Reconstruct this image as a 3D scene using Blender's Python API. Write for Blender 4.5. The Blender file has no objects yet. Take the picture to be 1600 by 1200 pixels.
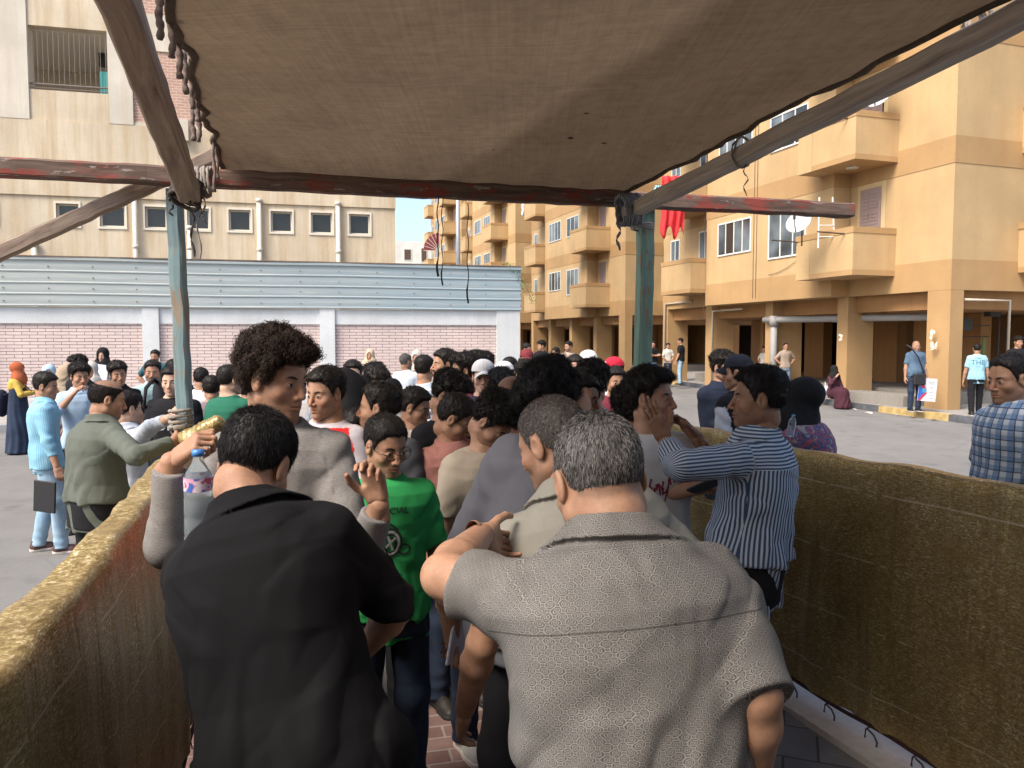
import bpy, math, random
import numpy as np
from mathutils import Vector, Matrix
from mathutils.bvhtree import BVHTree
random.seed(7); RNG = np.random.default_rng(7)
R = math.radians
# ------------------------------------------------------------------ camera, sky, sun, exposure
EYE = 1.9; PITCH = R(3.4); FPX = 1200.0
scn = bpy.context.scene
col = scn.collection
cd = bpy.data.cameras.new('camera'); cam = bpy.data.objects.new('camera', cd); col.objects.link(cam)
cam.location = (0, 0, EYE); cam.rotation_euler = (R(90) - PITCH, 0, 0)
cd.sensor_width = 36; cd.lens = 36 * FPX / 1600.0; cd.clip_start = 0.05; cd.clip_end = 2000
scn.camera = cam
scn.view_settings.view_transform = 'Standard'; scn.view_settings.look = 'None'
scn.view_settings.exposure = 1.18; scn.view_settings.gamma = 1.0
SUN_EL, SUN_AZ = 50.0, 226.0            # azimuth clockwise from +Y (north): from the left and a little behind
world = bpy.data.worlds.new('World'); scn.world = world; world.use_nodes = True
nt = world.node_tree; nt.nodes.clear()
sky = nt.nodes.new('ShaderNodeTexSky'); sky.sky_type = 'NISHITA'; sky.sun_disc = False
sky.sun_elevation = R(SUN_EL); sky.sun_rotation = R(SUN_AZ); sky.air_density = 1.0; sky.dust_density = 3.5; sky.ozone_density = 1.0
bg = nt.nodes.new('ShaderNodeBackground'); bg.inputs['Strength'].default_value = 0.15
wo = nt.nodes.new('ShaderNodeOutputWorld')
nt.links.new(sky.outputs[0], bg.inputs[0]); nt.links.new(bg.outputs[0], wo.inputs[0])
sl = bpy.data.lights.new('sun', 'SUN'); sl.energy = 1.9; sl.angle = R(22); sl.color = (1.0, 0.93, 0.82)
so = bpy.data.objects.new('sun', sl); col.objects.link(so)
_a = R(SUN_AZ); _e = R(SUN_EL)
sdir = Vector((math.sin(_a)*math.cos(_e), math.cos(_a)*math.cos(_e), math.sin(_e)))
so.rotation_euler = sdir.to_track_quat('Z', 'Y').to_euler(); so.location = (0, 0, 30)

def PX(px, py, d):
    """the real place, at distance d in front of the camera, seen at photo pixel (px, py)"""
    cx = (px - 800) / FPX; cy = (600 - py) / FPX
    fy = math.cos(PITCH) + cy * math.sin(PITCH); fz = -math.sin(PITCH) + cy * math.cos(PITCH)
    t = d / fy
    return Vector((cx * t, d, EYE + fz * t))

# ------------------------------------------------------------------ materials
MATS = {}
def new_mat(name):
    m = bpy.data.materials.new(name); m.use_nodes = True
    n = m.node_tree; b = n.nodes['Principled BSDF']
    return m, n, b
def N(n, t, **kw):
    x = n.nodes.new(t)
    for k, v in kw.items():
        if k in x.inputs: x.inputs[k].default_value = v
        else: setattr(x, k, v)
    return x
def ramp(n, fac, stops, interp='LINEAR'):
    r = n.nodes.new('ShaderNodeValToRGB'); r.color_ramp.interpolation = interp
    e = r.color_ramp.elements
    while len(e) > len(stops): e.remove(e[-1])
    while len(e) < len(stops): e.new(0.5)
    for i, (p, c) in enumerate(stops):
        e[i].position = p; e[i].color = (c[0], c[1], c[2], 1) if hasattr(c, '__len__') else (c, c, c, 1)
    n.links.new(fac, r.inputs[0]); return r.outputs[0]
def mixc(n, a, b, fac, mode='MIX'):
    m = n.nodes.new('ShaderNodeMix'); m.data_type = 'RGBA'; m.blend_type = mode
    for s, v in ((0, fac), (6, a), (7, b)):
        if isinstance(v, bpy.types.NodeSocket): n.links.new(v, m.inputs[s])
        elif s == 0: m.inputs[0].default_value = v
        else: m.inputs[s].default_value = (v[0], v[1], v[2], 1)
    return m.outputs[2]
def mth(n, op, a, b=None, c=None):
    m = n.nodes.new('ShaderNodeMath'); m.operation = op
    for i, v in enumerate((a, b, c)):
        if v is None: continue
        if isinstance(v, bpy.types.NodeSocket): n.links.new(v, m.inputs[i])
        else: m.inputs[i].default_value = v
    return m.outputs[0]
def noise(n, vec, scale, detail=4, rough=0.55, dist=0.0):
    x = N(n, 'ShaderNodeTexNoise'); x.inputs['Scale'].default_value = scale; x.inputs['Detail'].default_value = detail
    x.inputs['Roughness'].default_value = rough; x.inputs['Distortion'].default_value = dist
    if vec is not None: n.links.new(vec, x.inputs['Vector'])
    return x.outputs[0]
def coords(n, kind='Object', scale=None, rot=None):
    t = n.nodes.new('ShaderNodeTexCoord'); o = t.outputs[kind]
    if scale or rot:
        m = n.nodes.new('ShaderNodeMapping')
        if scale: m.inputs['Scale'].default_value = scale
        if rot: m.inputs['Rotation'].default_value = rot
        n.links.new(o, m.inputs[0]); o = m.outputs[0]
    return o
def bump(n, b, h, strength=0.3, dist=0.01, prev=None):
    x = n.nodes.new('ShaderNodeBump'); x.inputs['Strength'].default_value = strength; x.inputs['Distance'].default_value = dist
    n.links.new(h, x.inputs['Height'])
    if prev is not None: n.links.new(prev, x.inputs['Normal'])
    if b is not None: n.links.new(x.outputs[0], b.inputs['Normal'])
    return x.outputs[0]
def sub(n, col_, b): n.links.new(col_, b.inputs['Base Color'])
def worldpos(n):
    g = n.nodes.new('ShaderNodeNewGeometry'); return g.outputs['Position']

def plaster(name, c, stain=(0.5, 0.4, 0.3), amt=0.35, grain=60, rough=0.9):
    if name in MATS: return MATS[name]
    m, n, b = new_mat(name); P = worldpos(n)
    big = noise(n, P, 0.5, 5, 0.6); mp = n.nodes.new('ShaderNodeMapping'); mp.inputs['Scale'].default_value = (2.2, 2.2, 0.16)
    n.links.new(P, mp.inputs[0]); streak = noise(n, mp.outputs[0], 1.3, 6, 0.65)
    fine = noise(n, P, grain, 3, 0.7)
    s1 = ramp(n, streak, [(0.42, 0.0), (0.68, 1.0)])
    c1 = mixc(n, c, [x * 0.80 for x in c], ramp(n, big, [(0.35, 0.0), (0.65, 1.0)]))
    c2 = mixc(n, c1, [c[i] * stain[i] for i in range(3)], mth(n, 'MULTIPLY', s1, amt))
    c3 = mixc(n, c2, (1, 1, 1), 0.0)
    g = ramp(n, fine, [(0.3, 0.88), (0.7, 1.06)])
    sub(n, mixc(n, c3, g, 1.0, 'MULTIPLY'), b)
    b.inputs['Roughness'].default_value = rough
    bump(n, b, fine, 0.5, 0.006); MATS[name] = m; return m

def simple(name, c, rough=0.6, metal=0.0, var=0.12, scale=25, bmp=0.15):
    if name in MATS: return MATS[name]
    m, n, b = new_mat(name); P = worldpos(n); f = noise(n, P, scale, 4, 0.6)
    g = ramp(n, f, [(0.25, 1 - var), (0.75, 1 + var)])
    sub(n, mixc(n, c, g, 1.0, 'MULTIPLY'), b)
    b.inputs['Roughness'].default_value = rough; b.inputs['Metallic'].default_value = metal
    bump(n, b, f, bmp, 0.003); MATS[name] = m; return m

def attr_mat(name, rough=0.55, spec=0.4, bmp=0.1, scale=180, sss=0.0, var=0.12):
    """colour from the mesh's own 'Col' attribute"""
    if name in MATS: return MATS[name]
    m, n, b = new_mat(name); a = n.nodes.new('ShaderNodeAttribute'); a.attribute_name = 'Col'
    O = coords(n, 'Object'); f = noise(n, O, scale, 3, 0.6); f2 = noise(n, O, 22, 5, 0.7)
    g = ramp(n, f2, [(0.3, (1 - var, 1 - var * 1.25, 1 - var * 1.3)), (0.7, (1 + var, 1 + var * .9, 1 + var * .8))])
    sub(n, mixc(n, a.outputs[0], g, 1.0, 'MULTIPLY'), b)
    b.inputs['Roughness'].default_value = rough; b.inputs['Specular IOR Level'].default_value = spec
    if sss:
        b.inputs['Subsurface Weight'].default_value = sss; b.inputs['Subsurface Radius'].default_value = (0.012, 0.004, 0.002)
        b.inputs['Subsurface Scale'].default_value = 1.0
    bump(n, b, f, bmp, 0.0015); MATS[name] = m; return m

def fabric(name, c, pattern=None, c2=None, c3=None, rough=0.9, crease=0.35, seam=False):
    if name in MATS: return MATS[name]
    m, n, b = new_mat(name)
    a = n.nodes.new('ShaderNodeAttribute'); a.attribute_name = 'gco'
    g = n.nodes.new('ShaderNodeSeparateXYZ'); n.links.new(a.outputs['Vector'], g.inputs[0])
    X, Y = g.outputs[0], g.outputs[1]
    O = coords(n, 'Object')
    def stripes(v, period, duty=0.5, soft=0.08):
        w = mth(n, 'PINGPONG', mth(n, 'DIVIDE', v, period), 0.5)
        w = mth(n, 'MULTIPLY', w, 2.0)
        return ramp(n, w, [(max(0, duty - soft), 0.0), (min(1, duty + soft), 1.0)])
    base = c
    if pattern == 'stripes':
        yoke = mth(n, 'MULTIPLY', mth(n, 'GREATER_THAN', Y, 0.50), mth(n, 'LESS_THAN', g.outputs[2], 0.5))
        V = mth(n, 'ADD', mth(n, 'MULTIPLY', X, mth(n, 'SUBTRACT', 1.0, yoke)), mth(n, 'MULTIPLY', Y, yoke))
        base = mixc(n, c, c2, stripes(V, 0.0125, 0.5))
    elif pattern == 'bars':
        base = mixc(n, c, c2, stripes(Y, 0.085, 0.72, 0.05))
    elif pattern == 'plaid':
        s1 = stripes(X, 0.046, 0.55, 0.05); s2 = stripes(Y, 0.05, 0.55, 0.05)
        s3 = stripes(mth(n, 'ADD', X, 0.012), 0.046, 0.90, 0.03); s4 = stripes(mth(n, 'ADD', Y, 0.012), 0.05, 0.90, 0.03)
        base = mixc(n, c, c2, mth(n, 'MULTIPLY', s1, 0.75)); base = mixc(n, base, c2, mth(n, 'MULTIPLY', s2, 0.6))
        base = mixc(n, base, c3 or (0.01, 0.01, 0.02), mth(n, 'MULTIPLY', mth(n, 'MAXIMUM', s3, s4), 0.85))
    elif pattern == 'mini':
        s1 = stripes(X, 0.014, 0.5, 0.15); s2 = stripes(Y, 0.011, 0.55, 0.15)
        base = mixc(n, c, c2, mth(n, 'MULTIPLY', mth(n, 'MULTIPLY', s1, s2), 0.9))
    elif pattern == 'damask':
        # swirling medallions: folded coordinates make mirrored rosettes on a diagonal lattice
        wn = N(n, 'ShaderNodeTexNoise'); wn.inputs['Scale'].default_value = 45; wn.inputs['Detail'].default_value = 2; n.links.new(a.outputs['Vector'], wn.inputs['Vector']); wz = mth(n, 'MULTIPLY', mth(n, 'SUBTRACT', wn.outputs[0], .5), .012)
        u = mth(n, 'PINGPONG', mth(n, 'ADD', mth(n, 'ADD', X, Y), wz), 0.0088); v = mth(n, 'PINGPONG', mth(n, 'ADD', mth(n, 'SUBTRACT', X, Y), wz), 0.0088)
        cv = n.nodes.new('ShaderNodeCombineXYZ'); n.links.new(u, cv.inputs[0]); n.links.new(v, cv.inputs[1])
        w = N(n, 'ShaderNodeTexWave', wave_type='RINGS', rings_direction='SPHERICAL'); w.inputs['Scale'].default_value = 88
        w.inputs['Distortion'].default_value = 4.5; w.inputs['Detail'].default_value = 2.5; w.inputs['Detail Scale'].default_value = 2.2
        n.links.new(cv.outputs[0], w.inputs['Vector'])
        k = noise(n, a.outputs['Vector'], 150, 3, 0.6, 1.5)
        f = mth(n, 'ADD', mth(n, 'MULTIPLY', w.outputs[1], 0.6), mth(n, 'MULTIPLY', k, 0.55))
        base = mixc(n, c, c2, mth(n, 'MULTIPLY', ramp(n, f, [(0.52, 0.0), (0.62, 1.0)]), ramp(n, noise(n, a.outputs['Vector'], 11, 4, .7), [(.28, .62), (.58, 1.0)])))
    elif pattern == 'heather':
        mp = n.nodes.new('ShaderNodeMapping'); mp.inputs['Scale'].default_value = (1, 1, 7); n.links.new(O, mp.inputs[0])
        f = noise(n, mp.outputs[0], 90, 3, 0.7)
        base = mixc(n, c, c2, ramp(n, f, [(0.35, 0.0), (0.65, 1.0)]))
    elif pattern == 'denim':
        f = noise(n, O, 220, 2, 0.7); f2 = noise(n, O, 4.5, 3, 0.6)
        base = mixc(n, c, c2, ramp(n, mth(n, 'ADD', mth(n, 'MULTIPLY', f, .35), mth(n, 'MULTIPLY', f2, .75)), [(0.4, 0.0), (0.72, 1.0)]))
    elif pattern == 'print':
        f = noise(n, O, 26, 3, 0.6, 2.5)
        base = mixc(n, c, c2, ramp(n, f, [(0.47, 0.0), (0.53, 1.0)], 'LINEAR'))
        if c3: base = mixc(n, base, c3, ramp(n, noise(n, O, 17, 2, 0.5, 2.0), [(0.56, 0.0), (0.6, 1.0)]))
    if seam:
        ln = mth(n, 'MULTIPLY', mth(n, 'LESS_THAN', mth(n, 'ABSOLUTE', mth(n, 'SUBTRACT', Y, 0.475)), 0.0016), mth(n, 'LESS_THAN', g.outputs[2], 0.5)); base = mixc(n, base, (.35, .35, .35), mth(n, 'MULTIPLY', ln, .7), 'MULTIPLY')
    mp = n.nodes.new('ShaderNodeMapping'); mp.inputs['Scale'].default_value = (1, 1, 0.45); n.links.new(O, mp.inputs[0])
    cr = noise(n, mp.outputs[0], 7, 2, 0.45, 0.5); wv = noise(n, O, 420, 2, 0.6)
    gr = ramp(n, wv, [(0.2, 0.90), (0.8, 1.08)])
    sub(n, mixc(n, base, gr, 1.0, 'MULTIPLY'), b)
    b.inputs['Roughness'].default_value = rough; b.inputs['Specular IOR Level'].default_value = 0.2
    b.inputs['Sheen Weight'].default_value = 0.0
    nb = bump(n, None, cr, crease, 0.03); bump(n, b, wv, 0.25, 0.001, nb)
    MATS[name] = m; return m

# ------------------------------------------------------------------ mesh helpers
class MB:
    def __init__(s): s.v = []; s.f = []; s.mi = []
    def add(s, vs, fs, mi=0):
        k = len(s.v); s.v += [tuple(v) for v in vs]; s.f += [tuple(i + k for i in f) for f in fs]; s.mi += [mi] * len(fs)
    def box(s, lo, hi, M=None, mi=0):
        x0, y0, z0 = lo; x1, y1, z1 = hi
        vs = [Vector(p) for p in ((x0,y0,z0),(x1,y0,z0),(x1,y1,z0),(x0,y1,z0),(x0,y0,z1),(x1,y0,z1),(x1,y1,z1),(x0,y1,z1))]
        if M is not None: vs = [M @ v for v in vs]
        s.add(vs, [(0,3,2,1),(4,5,6,7),(0,1,5,4),(1,2,6,5),(2,3,7,6),(3,0,4,7)], mi); return s
    def tube(s, pts, r, n=8, mi=0, caps=True, squash=1.0):
        pts = [Vector(p) for p in pts]; rs = r if hasattr(r, '__len__') else [r] * len(pts)
        rings = []; up = Vector((0.13, 0.21, 0.97)).normalized()
        for i, p in enumerate(pts):
            t = (pts[min(i+1, len(pts)-1)] - pts[max(i-1, 0)])
            if t.length < 1e-9: t = Vector((0, 0, 1))
            t.normalize()
            a = t.cross(up)
            if a.length < 0.05: a = t.cross(Vector((1, 0, 0)))
            a.normalize(); b = t.cross(a)
            rings.append([p + (a * math.cos(2*math.pi*k/n) + b * math.sin(2*math.pi*k/n) * squash) * rs[i] for k in range(n)])
        vs = [v for rg in rings for v in rg]; fs = []
        for i in range(len(pts) - 1):
            for k in range(n):
                fs.append((i*n+k, i*n+(k+1) % n, (i+1)*n+(k+1) % n, (i+1)*n+k))
        if caps: fs.append(tuple(range(n-1, -1, -1))); fs.append(tuple((len(pts)-1)*n+k for k in range(n)))
        s.add(vs, fs, mi); return s
    def beam(s, a, b, w, h, mi=0, seg=14, wob=0.004, up=(0, 0, 1)):
        """rough sawn timber between a and b, w wide and h high, with a slight wander"""
        a = Vector(a); b = Vector(b); t = (b - a).normalized(); x = t.cross(Vector(up)).normalized(); y = x.cross(t).normalized()
        vs = []; fs = []; c = min(w, h) * 0.13
        prof = [(-w/2+c, -h/2), (w/2-c, -h/2), (w/2, -h/2+c), (w/2, h/2-c), (w/2-c, h/2), (-w/2+c, h/2), (-w/2, h/2-c), (-w/2, -h/2+c)]
        for i in range(seg + 1):
            p = a.lerp(b, i / seg); ox = random.uniform(-wob, wob); oy = random.uniform(-wob, wob)
            for (u, v) in prof:
                vs.append(p + x * (u + ox + random.uniform(-wob, wob) * .5) + y * (v + oy + random.uniform(-wob, wob) * .5))
        for i in range(seg):
            for k in range(8): fs.append((i*8+k, i*8+(k+1) % 8, (i+1)*8+(k+1) % 8, (i+1)*8+k))
        fs.append(tuple(range(7, -1, -1))); fs.append(tuple(seg*8+k for k in range(8)))
        s.add(vs, fs, mi); return s
    def prism(s, poly, z0, z1, mi=0, M=None):
        n = len(poly); vs = [Vector((p[0], p[1], z0)) for p in poly] + [Vector((p[0], p[1], z1)) for p in poly]
        if M is not None: vs = [M @ v for v in vs]
        fs = [tuple(range(n-1, -1, -1)), tuple(range(n, 2*n))] + [(i, (i+1) % n, n+(i+1) % n, n+i) for i in range(n)]
        s.add(vs, fs, mi); return s
    def build(s, name, mats, parent=None, smooth=False, loc=None):
        me = bpy.data.meshes.new(name); me.from_pydata(s.v, [], s.f)
        if not isinstance(mats, (list, tuple)): mats = [mats]
        for m in mats: me.materials.append(m)
        if len(mats) > 1: me.polygons.foreach_set('material_index', s.mi)
        if smooth: me.polygons.foreach_set('use_smooth', [True] * len(me.polygons))
        me.update(); me.validate()
        o = bpy.data.objects.new(name, me); col.objects.link(o)
        if parent is not None: o.parent = parent
        if loc is not None: o.location = loc
        return o
def tag(o, label=None, cat=None, group=None, kind=None):
    if label: o['label'] = label
    if cat: o['category'] = cat
    if group: o['group'] = group
    if kind: o['kind'] = kind
    return o
def empty(name, loc=(0, 0, 0), rz=0.0):
    o = bpy.data.objects.new(name, None); o.empty_display_size = 0.1; col.objects.link(o); o.location = loc; o.rotation_euler = (0, 0, rz); return o
def copy_tree(o, parent=None):
    c = o.copy(); col.objects.link(c)
    if parent is not None: c.parent = parent
    for ch in list(o.children): copy_tree(ch, c)
    return c

# ------------------------------------------------------------------ implicit surfaces -> mesh
def V3(p): return np.array(p, float)
def seg(P, a, b, ra, rb):
    a = V3(a); b = V3(b); ba = b - a; L = max(ba @ ba, 1e-12)
    h = np.clip(((P - a) @ ba) / L, 0, 1); q = P - a - h[:, None] * ba
    return np.sqrt((q * q).sum(1)) - (ra + (rb - ra) * h)
def ell(P, c, r):
    q = (P - V3(c)) / V3(r); k0 = np.sqrt((q * q).sum(1)) + 1e-9; q2 = q / V3(r); k1 = np.sqrt((q2 * q2).sum(1)) + 1e-9
    return k0 * (k0 - 1) / k1
def smin(a, b, k):
    h = np.clip(0.5 + 0.5 * (b - a) / k, 0, 1); return b * (1 - h) + a * h - k * h * (1 - h)
def smax(a, b, k): return -smin(-a, -b, k)
def sstep(x, a=0.0, b=1.0):
    t = np.clip((x - a) / (b - a), 0, 1); return t * t * (3 - 2 * t)
def wav(P, f, seed=0.0):
    x, y, z = P[:, 0] * f + seed, P[:, 1] * f + seed * 1.7, P[:, 2] * f + seed * 2.3
    a = np.sin(x + 1.3 * np.sin(y * 1.1 + 0.7 * z)) ; b = np.sin(y * 1.27 + 1.2 * np.sin(z * 0.9 - x * 0.6)); c = np.sin(z * 1.13 + 1.4 * np.sin(x * 1.05 + y * 0.5))
    return (a + b + c) / 3
def nets(f, lo, hi, h, slack=1.5, newton=True):
    """naive surface nets on a sparse narrow band; returns verts (n,3), quads (m,4)"""
    lo = V3(lo); hi = V3(hi); B = 4
    nb = np.maximum(np.ceil((hi - lo) / (h * B)).astype(int), 1)
    ax = [lo[i] + (np.arange(nb[i]) + 0.5) * h * B for i in range(3)]
    C = np.stack(np.meshgrid(*ax, indexing='ij'), -1).reshape(-1, 3)
    fc = f(C).reshape(nb); act = np.abs(fc) < h * B * 0.87 * slack
    nn = nb * B + 1
    mask = np.zeros(nn, bool)
    ii = np.argwhere(act)
    if len(ii) == 0: return np.zeros((0, 3)), np.zeros((0, 4), int)
    for di in range(B + 1):
        for dj in range(B + 1):
            for dk in range(B + 1):
                mask[ii[:, 0]*B+di, ii[:, 1]*B+dj, ii[:, 2]*B+dk] = True
    idx = np.argwhere(mask); Pn = lo + idx * h
    val = np.full(nn, np.nan); val[mask] = f(Pn)
    S = val < 0
    ok = mask
    def c8(A): return [A[i:i+nn[0]-1, j:j+nn[1]-1, k:k+nn[2]-1] for i in (0, 1) for j in (0, 1) for k in (0, 1)]
    okc = np.logical_and.reduce(c8(ok)); s8 = c8(S)
    cell = okc & np.logical_or.reduce(s8) & ~np.logical_and.reduce(s8)
    cid = np.full(cell.shape, -1, int); ci = np.argwhere(cell); cid[cell] = np.arange(len(ci))
    acc = np.zeros((len(ci), 3)); cnt = np.zeros(len(ci))
    corners = [(i, j, k) for i in (0, 1) for j in (0, 1) for k in (0, 1)]
    vals = [val[ci[:, 0]+c[0], ci[:, 1]+c[1], ci[:, 2]+c[2]] for c in corners]
    for a in range(8):
        for b in range(a + 1, 8):
            d = [abs(corners[a][q] - corners[b][q]) for q in range(3)]
            if sum(d) != 1: continue
            va, vb = vals[a], vals[b]; x = (va < 0) != (vb < 0)
            t = np.where(x, va / np.where(x, va - vb, 1), 0)
            pa = V3(corners[a]); pb = V3(corners[b])
            acc += np.where(x[:, None], pa + t[:, None] * (pb - pa), 0); cnt += x
    V = lo + (ci + acc / cnt[:, None]) * h
    quads = []
    for axis in range(3):
        sl0 = [slice(None)]*3; sl1 = [slice(None)]*3; sl0[axis] = slice(0, nn[axis]-1); sl1[axis] = slice(1, nn[axis])
        s0 = S[tuple(sl0)]; s1 = S[tuple(sl1)]; o = ok[tuple(sl0)] & ok[tuple(sl1)]
        e = np.argwhere((s0 != s1) & o)
        u, v = (axis+1) % 3, (axis+2) % 3
        good = (e[:, u] > 0) & (e[:, v] > 0) & (e[:, u] < nn[u]-1) & (e[:, v] < nn[v]-1); e = e[good]
        def cc(du, dv):
            q = e.copy(); q[:, u] -= du; q[:, v] -= dv; return cid[q[:, 0], q[:, 1], q[:, 2]]
        q = np.stack([cc(1, 1), cc(0, 1), cc(0, 0), cc(1, 0)], 1)
        flip = ~s0[e[:, 0], e[:, 1], e[:, 2]]
        q[flip] = q[flip][:, ::-1]
        quads.append(q[(q >= 0).all(1)])
    Q = np.concatenate(quads)
    if newton and len(V):
        e = h * 0.35; f0 = f(V); G = np.stack([f(V + V3(d) * e) - f0 for d in ((1,0,0),(0,1,0),(0,0,1))], 1) / e
        gl = (G * G).sum(1); st = (f0 / np.maximum(gl, 0.15))[:, None] * G
        ln = np.sqrt((st*st).sum(1)); st *= np.minimum(1, h * 0.7 / np.maximum(ln, 1e-9))[:, None]; V = V - st
    return V, Q
def np_mesh(name, V, Q, mats, colr=None, gco=None, mi=None, smooth=True):
    me = bpy.data.meshes.new(name); V = np.asarray(V, float)
    if isinstance(Q, np.ndarray):
        k = Q.shape[1] if len(Q) else 4; nf = len(Q)
        me.vertices.add(len(V)); me.vertices.foreach_set('co', V.astype(np.float32).ravel())
        me.loops.add(nf * k); me.loops.foreach_set('vertex_index', Q.astype(np.int32).ravel())
        me.polygons.add(nf); me.polygons.foreach_set('loop_start', (np.arange(nf) * k).astype(np.int32))
    if smooth: me.polygons.foreach_set('use_smooth', np.ones(len(me.polygons), bool))
    for m in (mats if isinstance(mats, (list, tuple)) else [mats]): me.materials.append(m)
    if mi is not None: me.polygons.foreach_set('material_index', np.asarray(mi, np.int32))
    me.update(calc_edges=True)
    if colr is not None:
        a = me.attributes.new('Col', 'FLOAT_COLOR', 'POINT'); c = np.ones((len(V), 4), np.float32); c[:, :3] = colr; a.data.foreach_set('color', c.ravel())
    if gco is not None:
        a = me.attributes.new('gco', 'FLOAT_VECTOR', 'POINT'); a.data.foreach_set('vector', np.asarray(gco, np.float32).ravel())
    return me
def link(name, me, parent=None, M=None):
    o = bpy.data.objects.new(name, me); col.objects.link(o)
    if parent is not None: o.parent = parent
    if M is not None: o.matrix_local = M
    return o
# ------------------------------------------------------------------ heads (head frame: x right, y forward, z up, eyes at z = 0)
def skull(P, fw=1.0, fat=0.0):
    d = ell(P, (0, -0.017, 0.034), (0.0765, 0.0965, 0.088))
    X = P.copy(); X[:, 0] = np.abs(X[:, 0]) / fw
    d = smin(d, ell(X, (0, 0.018, -0.030), (0.0625 + fat * .008, 0.066, 0.086)), 0.03)
    d = smin(d, seg(X, (0.047, -0.006, -0.058), (0.012, 0.062, -0.098), 0.021 + fat * .010, 0.016 + fat * .004), 0.028)
    return d
def head_sdf(P, fw=1.0, fat=0.0, nose=1.0, brow=1.0, lip=1.0):
    X = P.copy(); X[:, 0] = np.abs(X[:, 0]) / fw
    d = skull(P, fw, fat)
    d = smin(d, seg(X, (0.0, 0.072, 0.022), (0.040, 0.060, 0.020), 0.012 * brow, 0.010), 0.014)
    d = smax(d, -ell(X, (0.0315, 0.098, -0.001), (0.019, 0.023, 0.0135)), 0.014)
    d = smin(d, ell(X, (0.031, 0.0685, -0.0015), (0.0142, 0.0125, 0.0112)), 0.004)
    d = smin(d, ell(X, (0.046, 0.048, -0.028), (0.020, 0.024, 0.020)), 0.022)
    d = smin(d, seg(X, (0, 0.080, 0.010), (0, 0.1005 * nose, -0.034), 0.0075, 0.0105), 0.011)
    d = smin(d, ell(X, (0.0125, 0.0895, -0.0385), (0.0085, 0.0105, 0.0075)), 0.007)
    d = smax(d, -ell(X, (0.0072, 0.0975, -0.0475), (0.0038, 0.006, 0.004)), 0.003)
    d = smin(d, ell(X, (0, 0.066, -0.066), (0.030, 0.0235, 0.026)), 0.018)
    d = smin(d, seg(X, (0, 0.0915, -0.0605), (0.022, 0.0800, -0.0665), 0.0048 * lip, 0.0025), 0.005)
    d = smin(d, seg(X, (0, 0.0895, -0.0745), (0.019, 0.0800, -0.0700), 0.0062 * lip, 0.0030), 0.006)
    d = smax(d, -seg(X, (0, 0.0965, -0.0672), (0.026, 0.0830, -0.0678), 0.0030, 0.0022), 0.003)
    d = smax(d, -ell(X, (0, 0.0960, -0.0855), (0.015, 0.008, 0.0055)), 0.008)
    d = smin(d, ell(X, (0, 0.070, -0.1000), (0.0175, 0.0165, 0.0155)), 0.018)
    # neck stub
    d = smin(d, seg(P, (0, -.026, -.036), (0, -.036, -.078), .051 + fat * .010, .050 + fat * .012), .022)
    if fat > 0.3: d = smin(d, ell(P, (0, 0.030, -0.112), (0.045, 0.035, 0.022 * fat)), 0.02)
    # ears
    e = ell(X, (0.0795, -0.010, -0.004), (0.0085, 0.0185, 0.0315)); e = smax(e, -ell(X, (0.0895, -0.0065, 0.001), (0.0075, 0.0105, 0.0185)), 0.004)
    e = smin(e, ell(X, (0.0785, 0.004, -0.010), (0.005, 0.005, 0.007)), 0.004)
    d = smin(d, e, 0.006)
    return d
HL_Y = [-.14, -.075, -.045, -.028, -.016, .006, .016, .024, .040, .060, .090]
HL_Z = [-.052, -.050, -.036, -.010, .030, .030, -.012, .006, .040, .066, .070]
def hair_region(P, recede=0.0, low=0.0):
    z = np.interp(P[:, 1], HL_Y, HL_Z); z = z + recede * sstep(P[:, 1], 0.0, 0.06) - low
    return P[:, 2] - z
HEADS = {}
SKIN = {'a': (0.42, 0.26, 0.175), 'b': (0.36, 0.205, 0.132), 'c': (0.25, 0.135, 0.083), 'd': (0.50, 0.325, 0.235)}
DARK = V3((0.013, 0.010, 0.008))
def trace(fn, x, z, y0=0.14):
    y = np.full(len(x), y0)
    for _ in range(30): y = y - np.clip(fn(np.stack([x, y, z], 1)), -0.01, 0.02) * 0.9
    return y
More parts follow.
